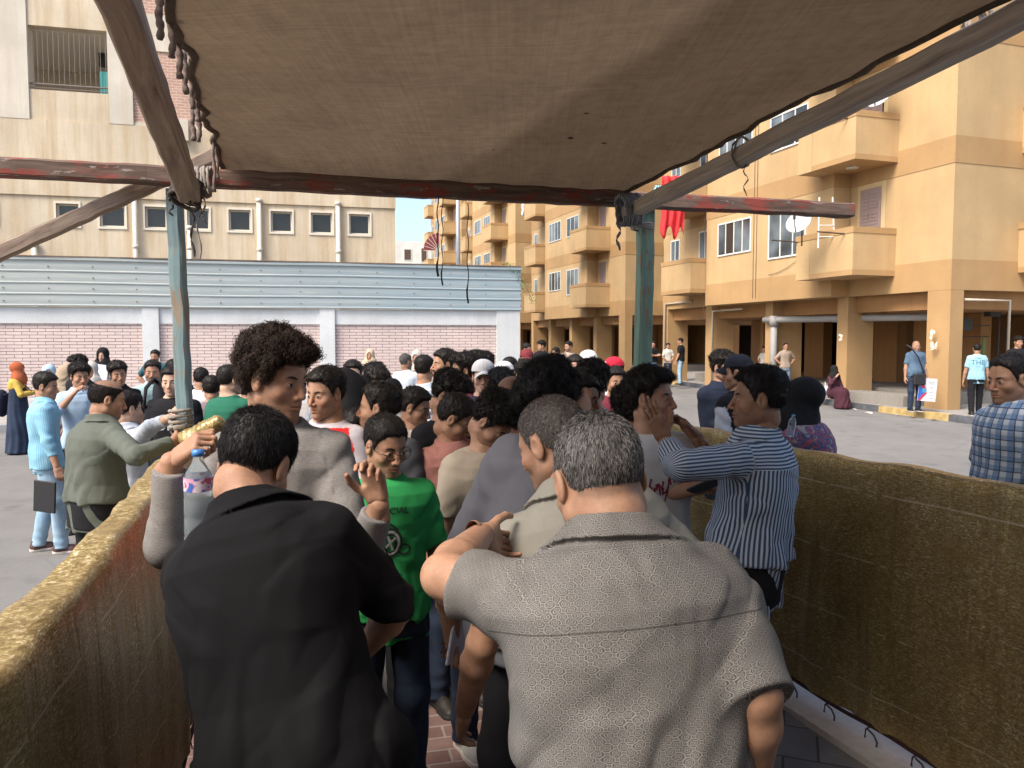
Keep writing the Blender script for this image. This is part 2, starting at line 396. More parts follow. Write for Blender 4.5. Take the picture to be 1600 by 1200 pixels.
def build_head(kind, res):
    key = (kind, res)
    if key in HEADS: return HEADS[key]
    p = dict(m=dict(), y=dict(fw=.97, brow=.92), s=dict(fw=.95, nose=1.03), f=dict(fw=.95, brow=.8, nose=.97, lip=1.15), fat=dict(fw=1.06, fat=1.0), old=dict(fw=1.02, fat=.45, nose=1.03))[kind]
    fn = lambda P: head_sdf(P, **p)
    V, Q = nets(fn, (-.11, -.14, -.145), (.11, .13, .145), res, 1.6)
    V[:, 2] += 0
    parts = [(V, Q, 0)]
    fw = p.get('fw', 1)
    # eye patches (white + iris + pupil + lash line) and brows laid on the surface
    for sx in (-1, 1):
        nu, nv = 22, 11
        u = np.linspace(-1, 1, nu); v = np.linspace(-1, 1, nv); U, W = np.meshgrid(u, v, indexing='ij')
        half = np.where(W > 0, 0.0062, 0.0043) * np.sqrt(np.clip(1 - np.abs(U) ** 2.2, 0, 1))
        x = (0.0315 * fw + U * 0.0122); z = (-0.0015 + W * half + 0.0012 * U)
        x = x.ravel() * sx; z = z.ravel()
        y = trace(fn, x, z) + 0.0006
        idx = np.arange(nu * nv).reshape(nu, nv)
        q = np.stack([idx[:-1, :-1], idx[1:, :-1], idx[1:, 1:], idx[:-1, 1:]], -1).reshape(-1, 4)
        if sx < 0: q = q[:, ::-1]
        q = q[:, ::-1]
        parts.append((np.stack([x, y, z], 1), q, 1, (U.ravel(), W.ravel(), sx)))
        nu, nv = 16, 5
        u = np.linspace(0, 1, nu); v = np.linspace(-1, 1, nv); U, W = np.meshgrid(u, v, indexing='ij')
        th = 0.0042 * brow_w(U) * (1 if kind != 'f' else .6)
        x = (0.0125 + U * 0.038) * fw; z = 0.0165 + 0.0075 * np.sin(U * 2.4) - 0.003 * U + W * th
        x = x.ravel() * sx; z = z.ravel(); y = trace(fn, x, z) + 0.0003 + 0.0016 * (1 - W.ravel() ** 2) * brow_w(U.ravel())
        idx = np.arange(nu * nv).reshape(nu, nv)
        q = np.stack([idx[:-1, :-1], idx[1:, :-1], idx[1:, 1:], idx[:-1, 1:]], -1).reshape(-1, 4)
        if sx < 0: q = q[:, ::-1]
        q = q[:, ::-1]
        parts.append((np.stack([x, y, z], 1), q, 2, None))
    HEADS[key] = parts; return parts
def brow_w(U): return np.clip(np.sin(np.clip(U, 0.0, 1) ** 0.7 * math.pi * 0.93 + 0.2), 0.12, 1)
def head_arrays(kind, res, skin, look=0.0, stubble=0.0, scalp=0.6, hairc=DARK, recede=0.0, must=0.0):
    Vs, Qs, Cs = [], [], []; k = 0; sk = V3(skin)
    for pt in build_head(kind, res):
        V, Q = pt[0], pt[1]; c = np.tile(sk, (len(V), 1))
        if pt[2] == 0:
            x, y, z = V[:, 0], V[:, 1], V[:, 2]; ax = np.abs(x)
            red = sstep(y, .02, .09) * (np.exp(-((z + .03) / .03) ** 2) * .5 + np.exp(-((ax - .08) / .01) ** 2) * .5)
            c = c * (1 + red[:, None] * V3((.10, -.06, -.08)))
            lipm = np.clip(1 - ((ax / .0235) ** 2 + ((z + .0675) / .0115) ** 2), 0, 1) * (y > .074)
            lipm = sstep(lipm, .02, .35)[:, None]; c = c * (1 - lipm * .75) + lipm * .75 * sk * V3((.92, .62, .58))
            line = sstep(np.exp(-((z + .0674) / .0016) ** 2), .4, .9) * (ax < .025) * (y > .074); c = c * (1 - .55 * line[:, None])
            br = sstep(-z, .040, .062) * sstep(y, .0, .02) * (1 - lipm[:, 0]) * (1 - sstep(-z, .13, .15)) * np.where(z < -.035, 1, 0)
            jaw = sstep(-z + (y - .02) * -.3, .028, .05) * sstep(y, -.005, .012) * (z > -.135)
            br = np.maximum(br * (ax < .075), jaw * .8) * (1 - lipm[:, 0])
            c = c * (1 - stubble * br[:, None]) + stubble * br[:, None] * hairc * 2.2
            if must:
                mm = sstep(np.exp(-((z + .0545 + ax * .10) / .0058) ** 2), .25, .8) * (ax < .030) * (y > .07); c = c * (1 - must * mm[:, None]) + must * mm[:, None] * hairc
            hr = hair_region(V, recede) / .012
            hm = sstep(hr, -.2, 1.0) * (ax < .0775 + 0 * ax); c = c * (1 - scalp * hm[:, None]) + scalp * hm[:, None] * hairc * 1.3
            mi = 0
        elif pt[2] == 1:
            U, W, sx = pt[3]; c = np.tile(V3((.36, .32, .29)), (len(V), 1))
            iu = (V[:, 0] - sx * .0315 - look * .004) / .0058; iv = (V[:, 2] + .0005) / .0058; r = np.sqrt(iu ** 2 + iv ** 2)
            c[r < 1.0] = (.030, .015, .008); c[r < .5] = (.004, .004, .004)
            c[W > .72] = (.012, .009, .008); c[(W < -.85)] = sk * .45; c[np.abs(U) > .93] = sk * .6
            mi = 1
        else: c = np.tile(hairc, (len(V), 1)); mi = 0
        Vs.append(V); Qs.append(Q + k); Cs.append(c); k += len(V)
    return np.concatenate(Vs), np.concatenate(Qs), np.concatenate(Cs)
# ------------------------------------------------------------------ hair
def strands(V, Q, n, length, width, curl=0.0, comb=(0, -0.3, -0.6), lift=0.6, seg_n=4, seedv=1, grey=0.0, colr=DARK, jit=0.4, cond=None, greyf=None):
    rng = np.random.default_rng(seedv)
    A = V[Q]; cen = A.mean(1); nrm = np.cross(A[:, 2] - A[:, 0], A[:, 3] - A[:, 1]); ar = np.sqrt((nrm * nrm).sum(1)); nrm /= (ar[:, None] + 1e-12)
    w = ar.copy()
    if cond is not None: w = w * cond(cen)
    pick = rng.choice(len(Q), n, p=w / w.sum()); uv = rng.random((n, 2, 1))
    a, b, c, d = (A[pick, i] for i in range(4))
    P = (a * (1 - uv[:, 0]) + b * uv[:, 0]) * (1 - uv[:, 1]) + (d * (1 - uv[:, 0]) + c * uv[:, 0]) * uv[:, 1]
    nr = nrm[pick]; cm = V3(comb)[None] * np.ones((n, 1)); cm = cm - (cm * nr).sum(1)[:, None] * nr
    # comb flows away from the crown whorl
    fl = P - V3((0, -0.02, 0.12)); fl = fl - (fl * nr).sum(1)[:, None] * nr; fl /= np.sqrt((fl * fl).sum(1))[:, None] + 1e-9
    D = nr * lift + cm + fl * 0.5 + rng.normal(0, jit, (n, 3)); D /= np.sqrt((D * D).sum(1))[:, None]
    S = np.cross(D, rng.normal(0, 1, (n, 3))); S /= np.sqrt((S * S).sum(1))[:, None]; T = np.cross(D, S)
    L = length * (0.6 + 0.8 * rng.random(n)); K = seg_n + 1; pts = np.zeros((n, K, 3)); ph = rng.random(n) * 6.28
    turns = 1.3 + rng.random(n) * 1.0
    for i in range(K):
        t = i / seg_n; base = P + D * (L * t)[:, None]
        if curl > 0:
            an = ph + t * turns * 2 * math.pi; cr = curl * min(1, 0.35 + t * 1.5)
            base = P - nr * .003 + D * (L * t * 0.62)[:, None] + S * ((np.cos(an) - np.cos(ph)) * cr)[:, None] + T * ((np.sin(an) - np.sin(ph)) * cr)[:, None]
        else: base = base - nr * (L * t * t * 0.25)[:, None]
        pts[:, i] = base
    wd = width * (0.7 + 0.6 * rng.random(n))
    Vt = np.zeros((n, K, 3, 3))
    for j in range(3):
        an = 2 * math.pi * j / 3; off = S * math.cos(an) + T * math.sin(an)
        for i in range(K):
            r = wd * (1 - 0.55 * i / seg_n); Vt[:, i, j] = pts[:, i] + off * r[:, None]
    Vt = Vt.reshape(-1, 3); q = []
    base = (np.arange(n) * K * 3)[:, None]
    for i in range(seg_n):
        for j in range(3):
            q.append(base + np.array([[i*3+j, i*3+(j+1) % 3, (i+1)*3+(j+1) % 3, (i+1)*3+j]]))
    q = np.concatenate(q)
    sh = 0.75 + 0.5 * rng.random(n); C = colr[None] * sh[:, None]
    if grey > 0:
        g = rng.random(n) < (grey if greyf is None else greyf(P) * grey); C = np.where(g[:, None], V3((.27, .265, .26)) * sh[:, None], C)
    C = np.repeat(C, K * 3, 0)
    return Vt, q, C
HAIRS = {}
#            side  top  fringe noise  nstr len   wid   curl comb           lift
STY = dict(
 short =(.007, .018, .003, .0022, 1500, .015, .0011, 0, (.1, .5, -.2), .22),
 crop  =(.004, .011, .0, .0015, 1500, .012, .0010, 0, (0, .5, -.2), .35),
 close =(.005, .008, .0, .0008, 2200, .009, .0008, 0, (0, .4, -.5), .2),
 buzz  =(.002, .004, .0, .0005, 1800, .006, .0008, 0, (0, .2, -.3), .5),
 wavy  =(.007, .030, .010, .0050, 1500, .026, .0016, .004, (.3, .4, -.1), .5),
 quiff =(.003, .032, .016, .0045, 1500, .028, .0014, 0, (.2, .9, .2), .5),
 curly =(.008, .030, .008, .0060, 1500, .026, .0013, .006, (0, .2, 0), .9),
 curlyside=(.009, .024, .010, .0055, 1600, .020, .0013, .006, (0, .3, -.3), .7),
 mop   =(.011, .026, .006, .0100, 1500, .030, .0023, .0085, (0, .4, -.4), .85),
)
def hair_sdf(style, kind='m', recede=0.0, bald=0.0, low=0.0, seedv=0.0):
    st = STY[style]; side, top, fringe, nz = st[:4]
    p = dict(m=dict(), y=dict(fw=.97), s=dict(fw=.95), f=dict(fw=.95), fat=dict(fw=1.06, fat=1.0), old=dict(fw=1.02, fat=.45))[kind]
    def f(P):
        r = hair_region(P, recede, low); r = r + 0.004 * wav(P, 190, seedv)
        T = side + (top - side) * sstep(P[:, 2], .035, .095)
        T = T + fringe * sstep(P[:, 1], .03, .09) * sstep(P[:, 2], .05, .09)
        T = T * sstep(r, -.004, .020) - .005 * (1 - sstep(r, -.006, .004))
        if bald > 0:
            q = P - V3((0, -.012, .115)); k = np.sqrt((q[:, 0] / 1.0) ** 2 + (q[:, 1] / 1.25) ** 2 + q[:, 2] ** 2)
            T = T * sstep(k, bald * .8, bald * 1.15) - .006 * (1 - sstep(k, bald * .75, bald))
        n = nz * (wav(P, 95, seedv) + 0.6 * wav(P, 190, seedv + 3)) + (nz * 0.8 * np.abs(wav(P, 55, seedv + 5)) if nz > .003 else 0)
        ax = np.abs(P[:, 0]); ear = ell(np.stack([ax, P[:, 1], P[:, 2]], 1), (.084, -.010, -.004), (.016, .023, .036))
        return smax(skull(P, **p) - T - n * sstep(r, 0, .02), -ear, .006)
    return f
def build_hair(style, kind, res, recede=0., bald=0., grey=0., dens=1.0, seedv=0, low=0.0, colr=DARK, greyf=None):
    key = (style, kind, res, recede, bald, grey, dens, seedv, low, tuple(colr))
    if key in HAIRS: return HAIRS[key]
    st = STY[style]; g = st[1] + st[2] + .02
    V, Q = nets(hair_sdf(style, kind, recede, bald, low, seedv), (-.10 - g, -.13 - g, -.10), (.10 + g, .11 + g, .14 + g), res, 1.8)
    # drop the part of the shell inside the skull
    fn = skull(V, *( (1.06, 1.0) if kind == 'fat' else (1.0, 0.0)))
    keep = (fn[Q] > -.0045).all(1); Q = Q[keep]
    C = np.tile(colr, (len(V), 1))
    if grey > 0: C = C + (V3((.12, .12, .115)) * grey) * (greyf(V)[:, None] if greyf else 1)
    cond = lambda c: (hair_region(c, recede, low) > .002) & (skull(c) > .000) & ((bald == 0) | (np.sqrt(((c - V3((0, -.012, .115))) ** 2).sum(1)) > bald * .95))
    nS = int(st[4] * dens)
    if nS:
        Vs, Qs, Cs = strands(V, Q, nS, st[5], st[6] * (1.0 if dens < 2 else 0.62), st[7], st[8], st[9], 4 if st[7] == 0 else (7 if dens < 2 else 11), seedv + 11, grey, V3(colr), (.22 if style in ('short', 'crop', 'buzz', 'close') else .35) if st[7] == 0 else .6, cond, greyf)
        Q = np.concatenate([Q, Qs + len(V)]); V = np.concatenate([V, Vs]); C = np.concatenate([C, Cs])
    me = np_mesh('hair', V, Q, attr_mat('hair_mat', .55, .25, .35, 260, var=.25), C); HAIRS[key] = me; return me
# ------------------------------------------------------------------ hands (hand frame: +y fingers, +z back of the hand, +x thumb side)
HANDS = {}
def hand_arrays(kind, res=0.0032):
    """curls per finger in degrees; palm normal is -z"""
    if (kind, res) in HANDS: return HANDS[(kind, res)]
    cur = dict(relax=(22, 26, 30, 34, 18), flat=(4, 4, 6, 8, 6), grip=(62, 66, 68, 68, 35), fist=(82, 84, 84, 84, 45), pinch=(42, 46, 55, 60, 40), cup=(30, 36, 42, 46, 25))[kind]
    chains = []
    kx = (.0275, .0095, -.0085, -.0250); ky = (.086, .090, .085, .076); ln = ((.040, .024, .019), (.044, .027, .020), (.041, .025, .019), (.032, .019, .017))
    for i in range(4):
        p = V3((kx[i], ky[i], 0.0)); a = 0.0; sp = (1.2, .3, -.4, -1.4)[i] * 0.055; pts = [p]
        for j, L in enumerate(ln[i]):
            a += R(cur[i]) * (0.8, 1.1, .8)[j]; d = V3((math.sin(sp) * math.cos(a), math.cos(sp) * math.cos(a), -math.sin(a))); p = p + d * L; pts.append(p)
        chains.append(pts)
    t = R(cur[4]); p = V3((.026, .022, -.006)); th = [p]
    p = p + V3((.026, .028, -.008 - .010 * math.sin(t))); th.append(p)
    p = p + V3((.016 * math.cos(t), .027, -.026 * math.sin(t))); th.append(p)
    p = p + V3((.006 * math.cos(t) - .008 * math.sin(t), .023, -.020 * math.sin(t))); th.append(p)
    def f(P):
        d = seg(P, (0, -.045, 0), (0, .012, 0), .0270, .0265)
        q = P.copy(); q[:, 2] *= 1.35; d = seg(q, (0, -.060, 0), (0, .008, 0), .0275, .0290)
        q[:, 2] = P[:, 2] * 1.15
        for i in range(4): d = smin(d, seg(P, (kx[i] * .72, .010, 0), (kx[i], ky[i] - .004, 0.0), .0150, .0112), .012)
        d = smin(d, seg(P, (.016, .010, -.008), (.030, .040, -.012), .0165, .0125), .012)
        d = smin(d, seg(P, (-.018, .010, -.006), (-.024, .055, -.006), .0135, .0105), .010)
        for i, pts in enumerate(chains):
            r0 = (.0084, .0087, .0083, .0073)[i]; e = None
            for j in range(3):
                s = seg(P, pts[j], pts[j+1], r0 * (1, .93, .86)[j], r0 * (.93, .86, .72)[j]); e = s if e is None else smin(e, s, .002)
            e = smin(e, ell(P, pts[1] + V3((0, 0, .001)), (r0*1.05,)*3), .002)
            d = smin(d, e, .0045)
        e = None
        for j in range(3):
            s = seg(P, th[j], th[j+1], (.0135, .0112, .0100)[j], (.0112, .0100, .0078)[j]); e = s if e is None else smin(e, s, .003)
        return smin(d, e, .007)
    V, Q = nets(f, (-.06, -.075, -.10), (.10, .20, .05), res, 1.6)
    C = np.ones((len(V), 3)); tips = [c[-1] for c in chains] + [th[-1]]
    for c in tips:
        m = np.exp(-((V - c) ** 2).sum(1) / .010 ** 2)[:, None]; C = C * (1 + m * V3((.18, .02, 0)))
    for pts in chains:  # knuckle tone and nails
        m = np.exp(-((V - pts[1]) ** 2).sum(1) / .008 ** 2)[:, None]; C = C * (1 - m * .16)
        d = pts[3] - pts[2]; d = d / np.linalg.norm(d); up = np.cross(V3((1, 0, 0)), d); nl = pts[3] + up * .0065 - d * .001
        m = (np.sqrt((((V - nl) / V3((.0055, .0075, .0055))) ** 2).sum(1)) < 1)[:, None]; C = np.where(m, C * V3((1.22, 1.15, 1.15)), C)
    HANDS[(kind, res)] = (V, Q, C); return HANDS[(kind, res)]
# ------------------------------------------------------------------ bodies
TS  = V3([-.12, 0.0, .12, .22, .36, .52, .70, .82, .90, .955, 1.0, 1.06])
TWm = V3([.165, .168, .174, .172, .156, .160, .178, .184, .162, .124, .090, .058])
TDm = V3([.118, .122, .126, .124, .113, .116, .126, .122, .106, .086, .068, .056])
TWf = V3([.175, .182, .188, .180, .140, .142, .158, .164, .150, .118, .082, .048])
TDf = V3([.125, .130, .130, .122, .104, .112, .136, .122, .100, .080, .060, .050])
class Fig: pass
def rotm(ax, a): return np.array(Matrix.Rotation(a, 3, ax))
def skeleton(sp):
    """joint positions in the figure's frame (faces +y, right hand at +x), head at the origin's height target"""
    F = Fig(); lean = R(sp.get('lean', 0)); bw = sp.get('wide', 1.0); fem = sp.get('fem', False); s0 = 1.0
    hp = V3((0, 0, .93)); up = V3((math.sin(R(sp.get('tilt', 0))), math.sin(lean), math.cos(lean))); up /= np.linalg.norm(up); F.up = up
    nb = hp + up * .545
    hr = R(sp.get('neck', 8) + sp.get('lean', 0)); nd = V3((up[0], math.sin(hr), math.cos(hr)))
    hc = nb + nd * sp.get('neckl', .138)
    F.crotch = hp - up * .065; F.nb = nb; F.hc = hc
    ztop = hc[2] + .122
    s = sp['z'] / ztop; F.s = s
    F.sh = sp.get('shrug', 0)
    return F, s
def ik(a, b, l1, l2, pole):
    d = b - a; L = np.linalg.norm(d); mx = (l1 + l2) * .995
    if L > mx: b = a + d / L * mx; d = b - a; L = mx
    dn = d / L; x = (l1*l1 - l2*l2 + L*L) / (2*L); h = math.sqrt(max(l1*l1 - x*x, 1e-6)); p = V3(pole); p = p - (p @ dn) * dn; n = np.linalg.norm(p)
    if n < 1e-6: p = V3((1, 0, 0)); n = 1
    return a + dn * x + p / n * h, b
# arm presets: wrist target in shoulder-width frame (x out, y fwd, z) for unscaled figure, pole, hand kind
ARMS = dict(
 down=((.27, .03, .83), (.35, -.7, 0), 'relax'), relaxf=((.25, .14, .87), (.4, -.8, 0), 'relax'),
 phone=((.07, .30, 1.18), (.8, -.3, -.8), 'grip'), akimbo=((.17, .03, 1.00), (1, -.25, .1), 'relax'),
 cross=((-.08, .24, 1.17), (.6, .0, -.8), 'relax'), hold=((.12, .26, 1.00), (.7, -.5, -.5), 'grip'),
 face=((.07, .22, 1.42), (.6, .1, -.8), 'cup'), lap=((.08, .28, .98), (.7, -.4, -.5), 'relax'), bag=((.26, .04, .86), (.35, -.7, 0), 'grip'),
 back=((.10, -.16, 1.00), (1, -.5, 0), 'relax'), up=((.30, .18, 1.55), (.7, .2, -.8), 'flat'))
def seg_gco(P, a, b):
    ba = b - a; L = np.linalg.norm(ba); t = ba / L; q = P - a; h = q @ t; r = q - h[:, None] * t
    u = np.cross(t, V3((0.1, 1, 0.05))); u /= np.linalg.norm(u); v = np.cross(t, u)
    return np.arctan2(r @ u, r @ v), h
def person(sp):
    """one figure. sp: px,py,d = photo pixel of the top of the hair and the distance it stands at; yaw = way the body faces (0 = away from camera, + = to its left)"""
    top = PX(sp['px'], sp['py'], sp['d']); ground = sp.get('gz', 0.0)
    near = sp.get('near', 0); rb = (.010 if sp['d'] < 8 else .0135, .0075, .0055)[near]; hres = (.0042, .0034, .0028)[near]
    hair = sp.get('hair', 'short'); hairh = 0 if hair in (None, 'bald') else (STY[hair][1] * .7 if hair in STY else .01)
    sp = dict(sp); sp['z'] = top.z - ground - hairh
    F, s = skeleton(sp); fem = sp.get('fem'); seated = sp.get('seated')
    if seated: s = sp.get('scale', 1.0)
    hk = sp.get('head', 'f' if fem else 'm'); yaw = R(sp.get('yaw', 0)); hy = R(sp.get('face', sp.get('yaw', 0))) - yaw; hp_ = R(sp.get('nod', 5)); hroll = R(sp.get('roll', 0))
    cw, sw = math.cos(yaw), math.sin(yaw); hs = s * .5 + .5 if not sp.get('hscale') else sp['hscale']
    hs = min(max(hs, .93), 1.05)
    off = F.hc * s
    hx = top.x; hyy = top.y
    base = Vector((hx - (off[0] * cw - off[1] * sw), hyy - (off[0] * sw + off[1] * cw), ground))
    if seated: base.z = top.z - hairh - (F.hc[2] + .122) * s
    root = empty('person', base, yaw)
    tag(root, sp['label'], 'person', sp.get('group', 'people at the gathering'))
    Mi = (Matrix.Translation(base) @ Matrix.Rotation(yaw, 4, 'Z')).inverted()
    L = lambda p: V3(Mi @ Vector(p)) / s           # world -> unscaled figure frame
    w = sp.get('wide', 1.0); belly = sp.get('belly', 0.0); TW = (TWf if fem else TWm) * (1 + (w - 1) * .9); TD = (TDf if fem else TDm) * (1 + (w - 1) * 1.0)
    A, B = F.crotch, F.nb; AB = B - A; LA = np.linalg.norm(AB); up = AB / LA
    side = V3((1, 0, 0)); side = side - (side @ up) * up; side /= np.linalg.norm(side); fwd = np.cross(up, side)
    bend = sp.get('bend', 0.02)
    def torso(P, e=0.0, smin_=-.12, smax_=1.03, hemflare=0.0):
        q = P - A; t = (q @ up) / LA; u = q @ side; v = q @ fwd
        v = v - belly * .05 * np.exp(-((t - .28) / .22) ** 2) + bend * np.sin(np.clip(t, 0, 1.1) * 2.6) - bend * .2
        tt = np.clip(t, smin_ - .05, 1.06)
        W = np.interp(tt, TS, TW) - sp.get('slope', 0) * np.exp(-((tt - .93) / .05) ** 2) + e + belly * .025 * np.exp(-((t - .28) / .25) ** 2) + hemflare * sstep(-t, -.3, .1); D = np.interp(tt, TS, TD) + e + belly * .055 * np.exp(-((t - .28) / .22) ** 2) + hemflare * .6 * sstep(-t, -.3, .1)
        rho = (np.abs(u / W) ** 2.35 + np.abs(v / D) ** 2.35) ** (1 / 2.35)
        d = (rho - 1) * np.minimum(W, D) * .9
        return smax(smax(d, (smin_ - t) * LA, .01), (t - smax_) * LA, .02), t, u, v
    # --- joints
    shw = (.172 if fem else .190) * (1 + (w - 1) * .75); SH = {}; EL = {}; WR = {}; HK = {}
    tw = R(sp.get('twist', 0))
    for k, sx in (('R', 1), ('L', -1)):
        sh = A + up * LA * sp.get('shz', .868) + (side * math.cos(tw) + fwd * math.sin(tw)) * sx * (shw - .035)
        arm = sp.get('arm' + k, sp.get('arm', 'down'))
        if isinstance(arm, str):
            wr, pole, hk_ = ARMS[arm]; wr = V3((wr[0] * sx, wr[1], wr[2])); pole = V3((pole[0] * sx, pole[1], pole[2]))
            if arm not in ('down', 'bag'): wr = wr + (F.nb - V3((0, 0, 1.475))) * V3((1, 1, 1))
            else: wr = wr + (F.nb - V3((0, 0, 1.475))) * V3((1, .85, .5))
        else:
            wr = L(PX(*arm[0])); pole = V3(arm[1]); hk_ = arm[2]
            if len(arm) > 3 and arm[3] is not None: el = L(PX(*arm[3]))
        l1, l2 = .285, .262
        if not isinstance(arm, str) and len(arm) > 3 and arm[3] is not None: e_, w_ = el, wr
        else: e_, w_ = ik(sh, wr, l1, l2, pole)
        SH[k], EL[k], WR[k], HK[k] = sh, e_, w_, hk_
    HP, KN, AN = {}, {}, {}
    ys = sp.get('stride', 0.0)
    for k, sx in (('R', 1), ('L', -1)):
        if seated:
            HP[k] = V3((sx*.09, .0, .93)); KN[k] = V3((sx*.13, .42, .95)); AN[k] = V3((sx*.12, .42, .55)); continue
        HP[k] = V3((sx * .088 * (1 + (w-1)*.5), 0, .90)); AN[k] = V3((sx * (.10 + sp.get('stance', 0)), ys * sx, .085)); m = (HP[k] + AN[k]) / 2
        KN[k] = m + V3((sx * .01, .025 + abs(ys) * .15, .02))
    def bneck(P, d=None):
        d = torso(P, -.012)[0] if d is None else d
        return smin(d, seg(P, F.nb - up * .05, nstub, neckr + .006, neckr - .002), .035)
    afr = 1 + (w - 1) * .5; neckr = (.048 if fem else .056) * (1 + (w - 1) * .5)
    Rh = rotm('Z', hy) @ rotm('X', -hp_) @ rotm('Y', hroll)
    skin = V3(SKIN[sp.get('skin', 'b')])
    hs_u = hs / s                                       # head scale in the unscaled frame
    nstub = F.hc + Rh @ V3((0, -.034, -.062)) * hs_u
    def body(P):
        d, t, u, v = torso(P, -.012)
        d = smin(d, seg(P, F.nb - up * .05, nstub, neckr + .006, neckr - .002), .035)
        for k in 'RL':
            f1 = EL[k] + (WR[k] - EL[k]) * .28
            a = smin(seg(P, SH[k], EL[k], .052 * afr, .040 * afr), seg(P, EL[k], f1, .040 * afr, .041 * afr), .008); a = smin(a, seg(P, f1, WR[k], .041 * afr, .0275), .015)
            d = smin(d, a, .022)
            g = smin(seg(P, HP[k], KN[k], .080 * afr, .052), seg(P, KN[k], AN[k], .050, .036), .02); d = smin(d, g, .03)
        return d
    lo = np.min([A - .3, F.nb - .1, *[x - .12 for x in [*EL.values(), *WR.values(), *AN.values(), *KN.values()]]], 0); hi = np.max([A + .3, F.nb + .12, nstub + .1, *[x + .12 for x in [*EL.values(), *WR.values(), *AN.values(), *SH.values(), *KN.values()]]], 0)
    V, Q = nets(body, lo, hi, rb * 1.25, 1.5); C = np.tile(skin, (len(V), 1))
    vs, qs, cs = [V * s], [Q], [C]; n0 = len(V)
    hv, hq, hc_ = head_arrays(hk, hres, skin, sp.get('look', 0), sp.get('stubble', .12), sp.get('scalp', .62), V3(sp.get('hairc', DARK)), sp.get('recede', 0), sp.get('must', 0))
    hcen = F.hc * s
    hv = (Rh @ (hv * hs).T).T + hcen; vs.append(hv); qs.append(hq + n0); cs.append(hc_); n0 += len(hv)
    wd_ = lambda v: V3((v[0] * cw + v[1] * sw, -v[0] * sw + v[1] * cw, v[2]))
    HM = {}
    for k, sx in (('R', 1), ('L', -1)):
        if sp.get('nohand' + k): continue
        gv, gq, gc = hand_arrays(HK[k], .0032 if near else .0042)
        gv = gv.copy(); gv[:, 0] *= -sx                  # thumb side
        fa = (WR[k] - EL[k]); fa /= np.linalg.norm(fa)
        hd = sp.get('hdir' + k); y = wd_(hd) if hd is not None else fa
        y = y / np.linalg.norm(y)
        bk = wd_(sp['hback' + k]) if ('hback' + k) in sp else V3((sx, 0.1, 0.0)); z = bk - (bk @ y) * y; z /= np.linalg.norm(z) + 1e-9; x = np.cross(y, z)
        hsz = sp.get('hsize', .95 if not fem else .87) * (1.0)
        M3 = np.stack([x, y, z], 1); wv = WR[k] * s
        gv2 = (M3 @ (gv * hsz + V3((0, .018, 0))).T).T + wv
        # mirrored x flips winding depending on handedness
        if np.linalg.det(M3) * (-sx) < 0: gq = gq[:, ::-1]
        vs.append(gv2); qs.append(gq + n0); cs.append(gc * skin); n0 += len(gv2)
        HM[k] = Matrix.Translation(Vector(wv)) @ Matrix(M3.tolist()).to_4x4()
    bm = np_mesh('body', np.concatenate(vs), np.concatenate(qs), attr_mat('skin', .56, .32, .4, 420, .06, .20), np.concatenate(cs))
    link('body', bm, root)
    HMt = Matrix.Translation(Vector(hcen)) @ Matrix(Rh.tolist()).to_4x4() @ Matrix.Scale(hs, 4)
    root['_'] = 0; del root['_']
    # --- shirt
    sh = sp.get('shirt'); out = Fig(); out.root = root; out.HM = HM; out.head = HMt; out.s = s; out.F = F; out.shirt = None
    if sh:
        ease = sp.get('ease', .016); slv = sp.get('sleeve', 'short'); hem = sp.get('hem', .02); collar = sp.get('collar', False); fold = sp.get('fold', 1.0); sd = sp['px'] * .37
        long_dress = sp.get('dress')
        def shirt(P, want=False):
            d, t, u, v = torso(P, ease, hem, .985, sp.get('flare', .006))
            if long_dress: pass
            q = P - A
            near_f = (1.0, 1.3, 1.4)[near]
            fl = near_f * (.0042 * np.sin(u * 38 + 2.2 * np.sin(t * 5 + sd) + sd) + .0025 * np.sin(u * 71 + 3 * np.sin(t * 7) + sd * 2)) * sstep(-t, -.75, -.2)
            dg = near_f * (.005 * np.maximum(0, wav(P * V3((1.0, 1.0, 1.6)), 16, sd)) + .0035 * wav(P + .01 * wav(P, 30, sd)[:, None], 34, sd + 2) * np.maximum(0, wav(P, 7, sd + 4))) + (.010 * np.maximum(0, np.sin(u * 26 + 14 * (1 - t) * np.sign(u) + sd)) ** 3 * sstep(t, .45, .85) * (1 - sstep(t, .85, .98)) * sstep(np.abs(u), .03, .10) if near == 2 else 0)
            ax = nstub - F.nb; ax = ax / np.linalg.norm(ax); ax = (ax + up); ax = ax / np.linalg.norm(ax); c0 = F.nb; tc = (P - c0) @ ax; fr = (P - c0) @ fwd; bn = bneck(P)
            tcut = tc + .30 * np.maximum(fr, -.02) - (.010 if not collar else .024)
            d = smax(d, tcut - .006, .006); d = smin(d, smax(bn - .009, tcut, .003), .012)
            ds = []
            for k in 'RL':
                so_ = SH[k]; r0 = (.066 if not fem else .058) * afr
                if slv == 'short': e = so_ + (EL[k] - so_) * sp.get('slen' + k, sp.get('slen', .80)); r1 = .060 * afr; a = seg(P, so_, e + (EL[k] - so_) * .2, r0, r1); tl = (EL[k] - so_); tl = tl / np.linalg.norm(tl); a = smax(a, (P - e) @ tl, .004)
                elif slv == 'none': a = seg(P, so_, so_ + .01, .06, .06)
                else:
                    f = sp.get('slen', .93); we = EL[k] + (WR[k] - EL[k]) * f; a = seg(P, so_, EL[k], r0 + .003, .058 * afr); a2 = seg(P, EL[k], we + (WR[k] - EL[k]) * .1, .058 * afr, .042)
                    tl = WR[k] - EL[k]; tl = tl / np.linalg.norm(tl); a2 = smax(a2, (P - we) @ tl, .003); a = smin(a, a2, .012)
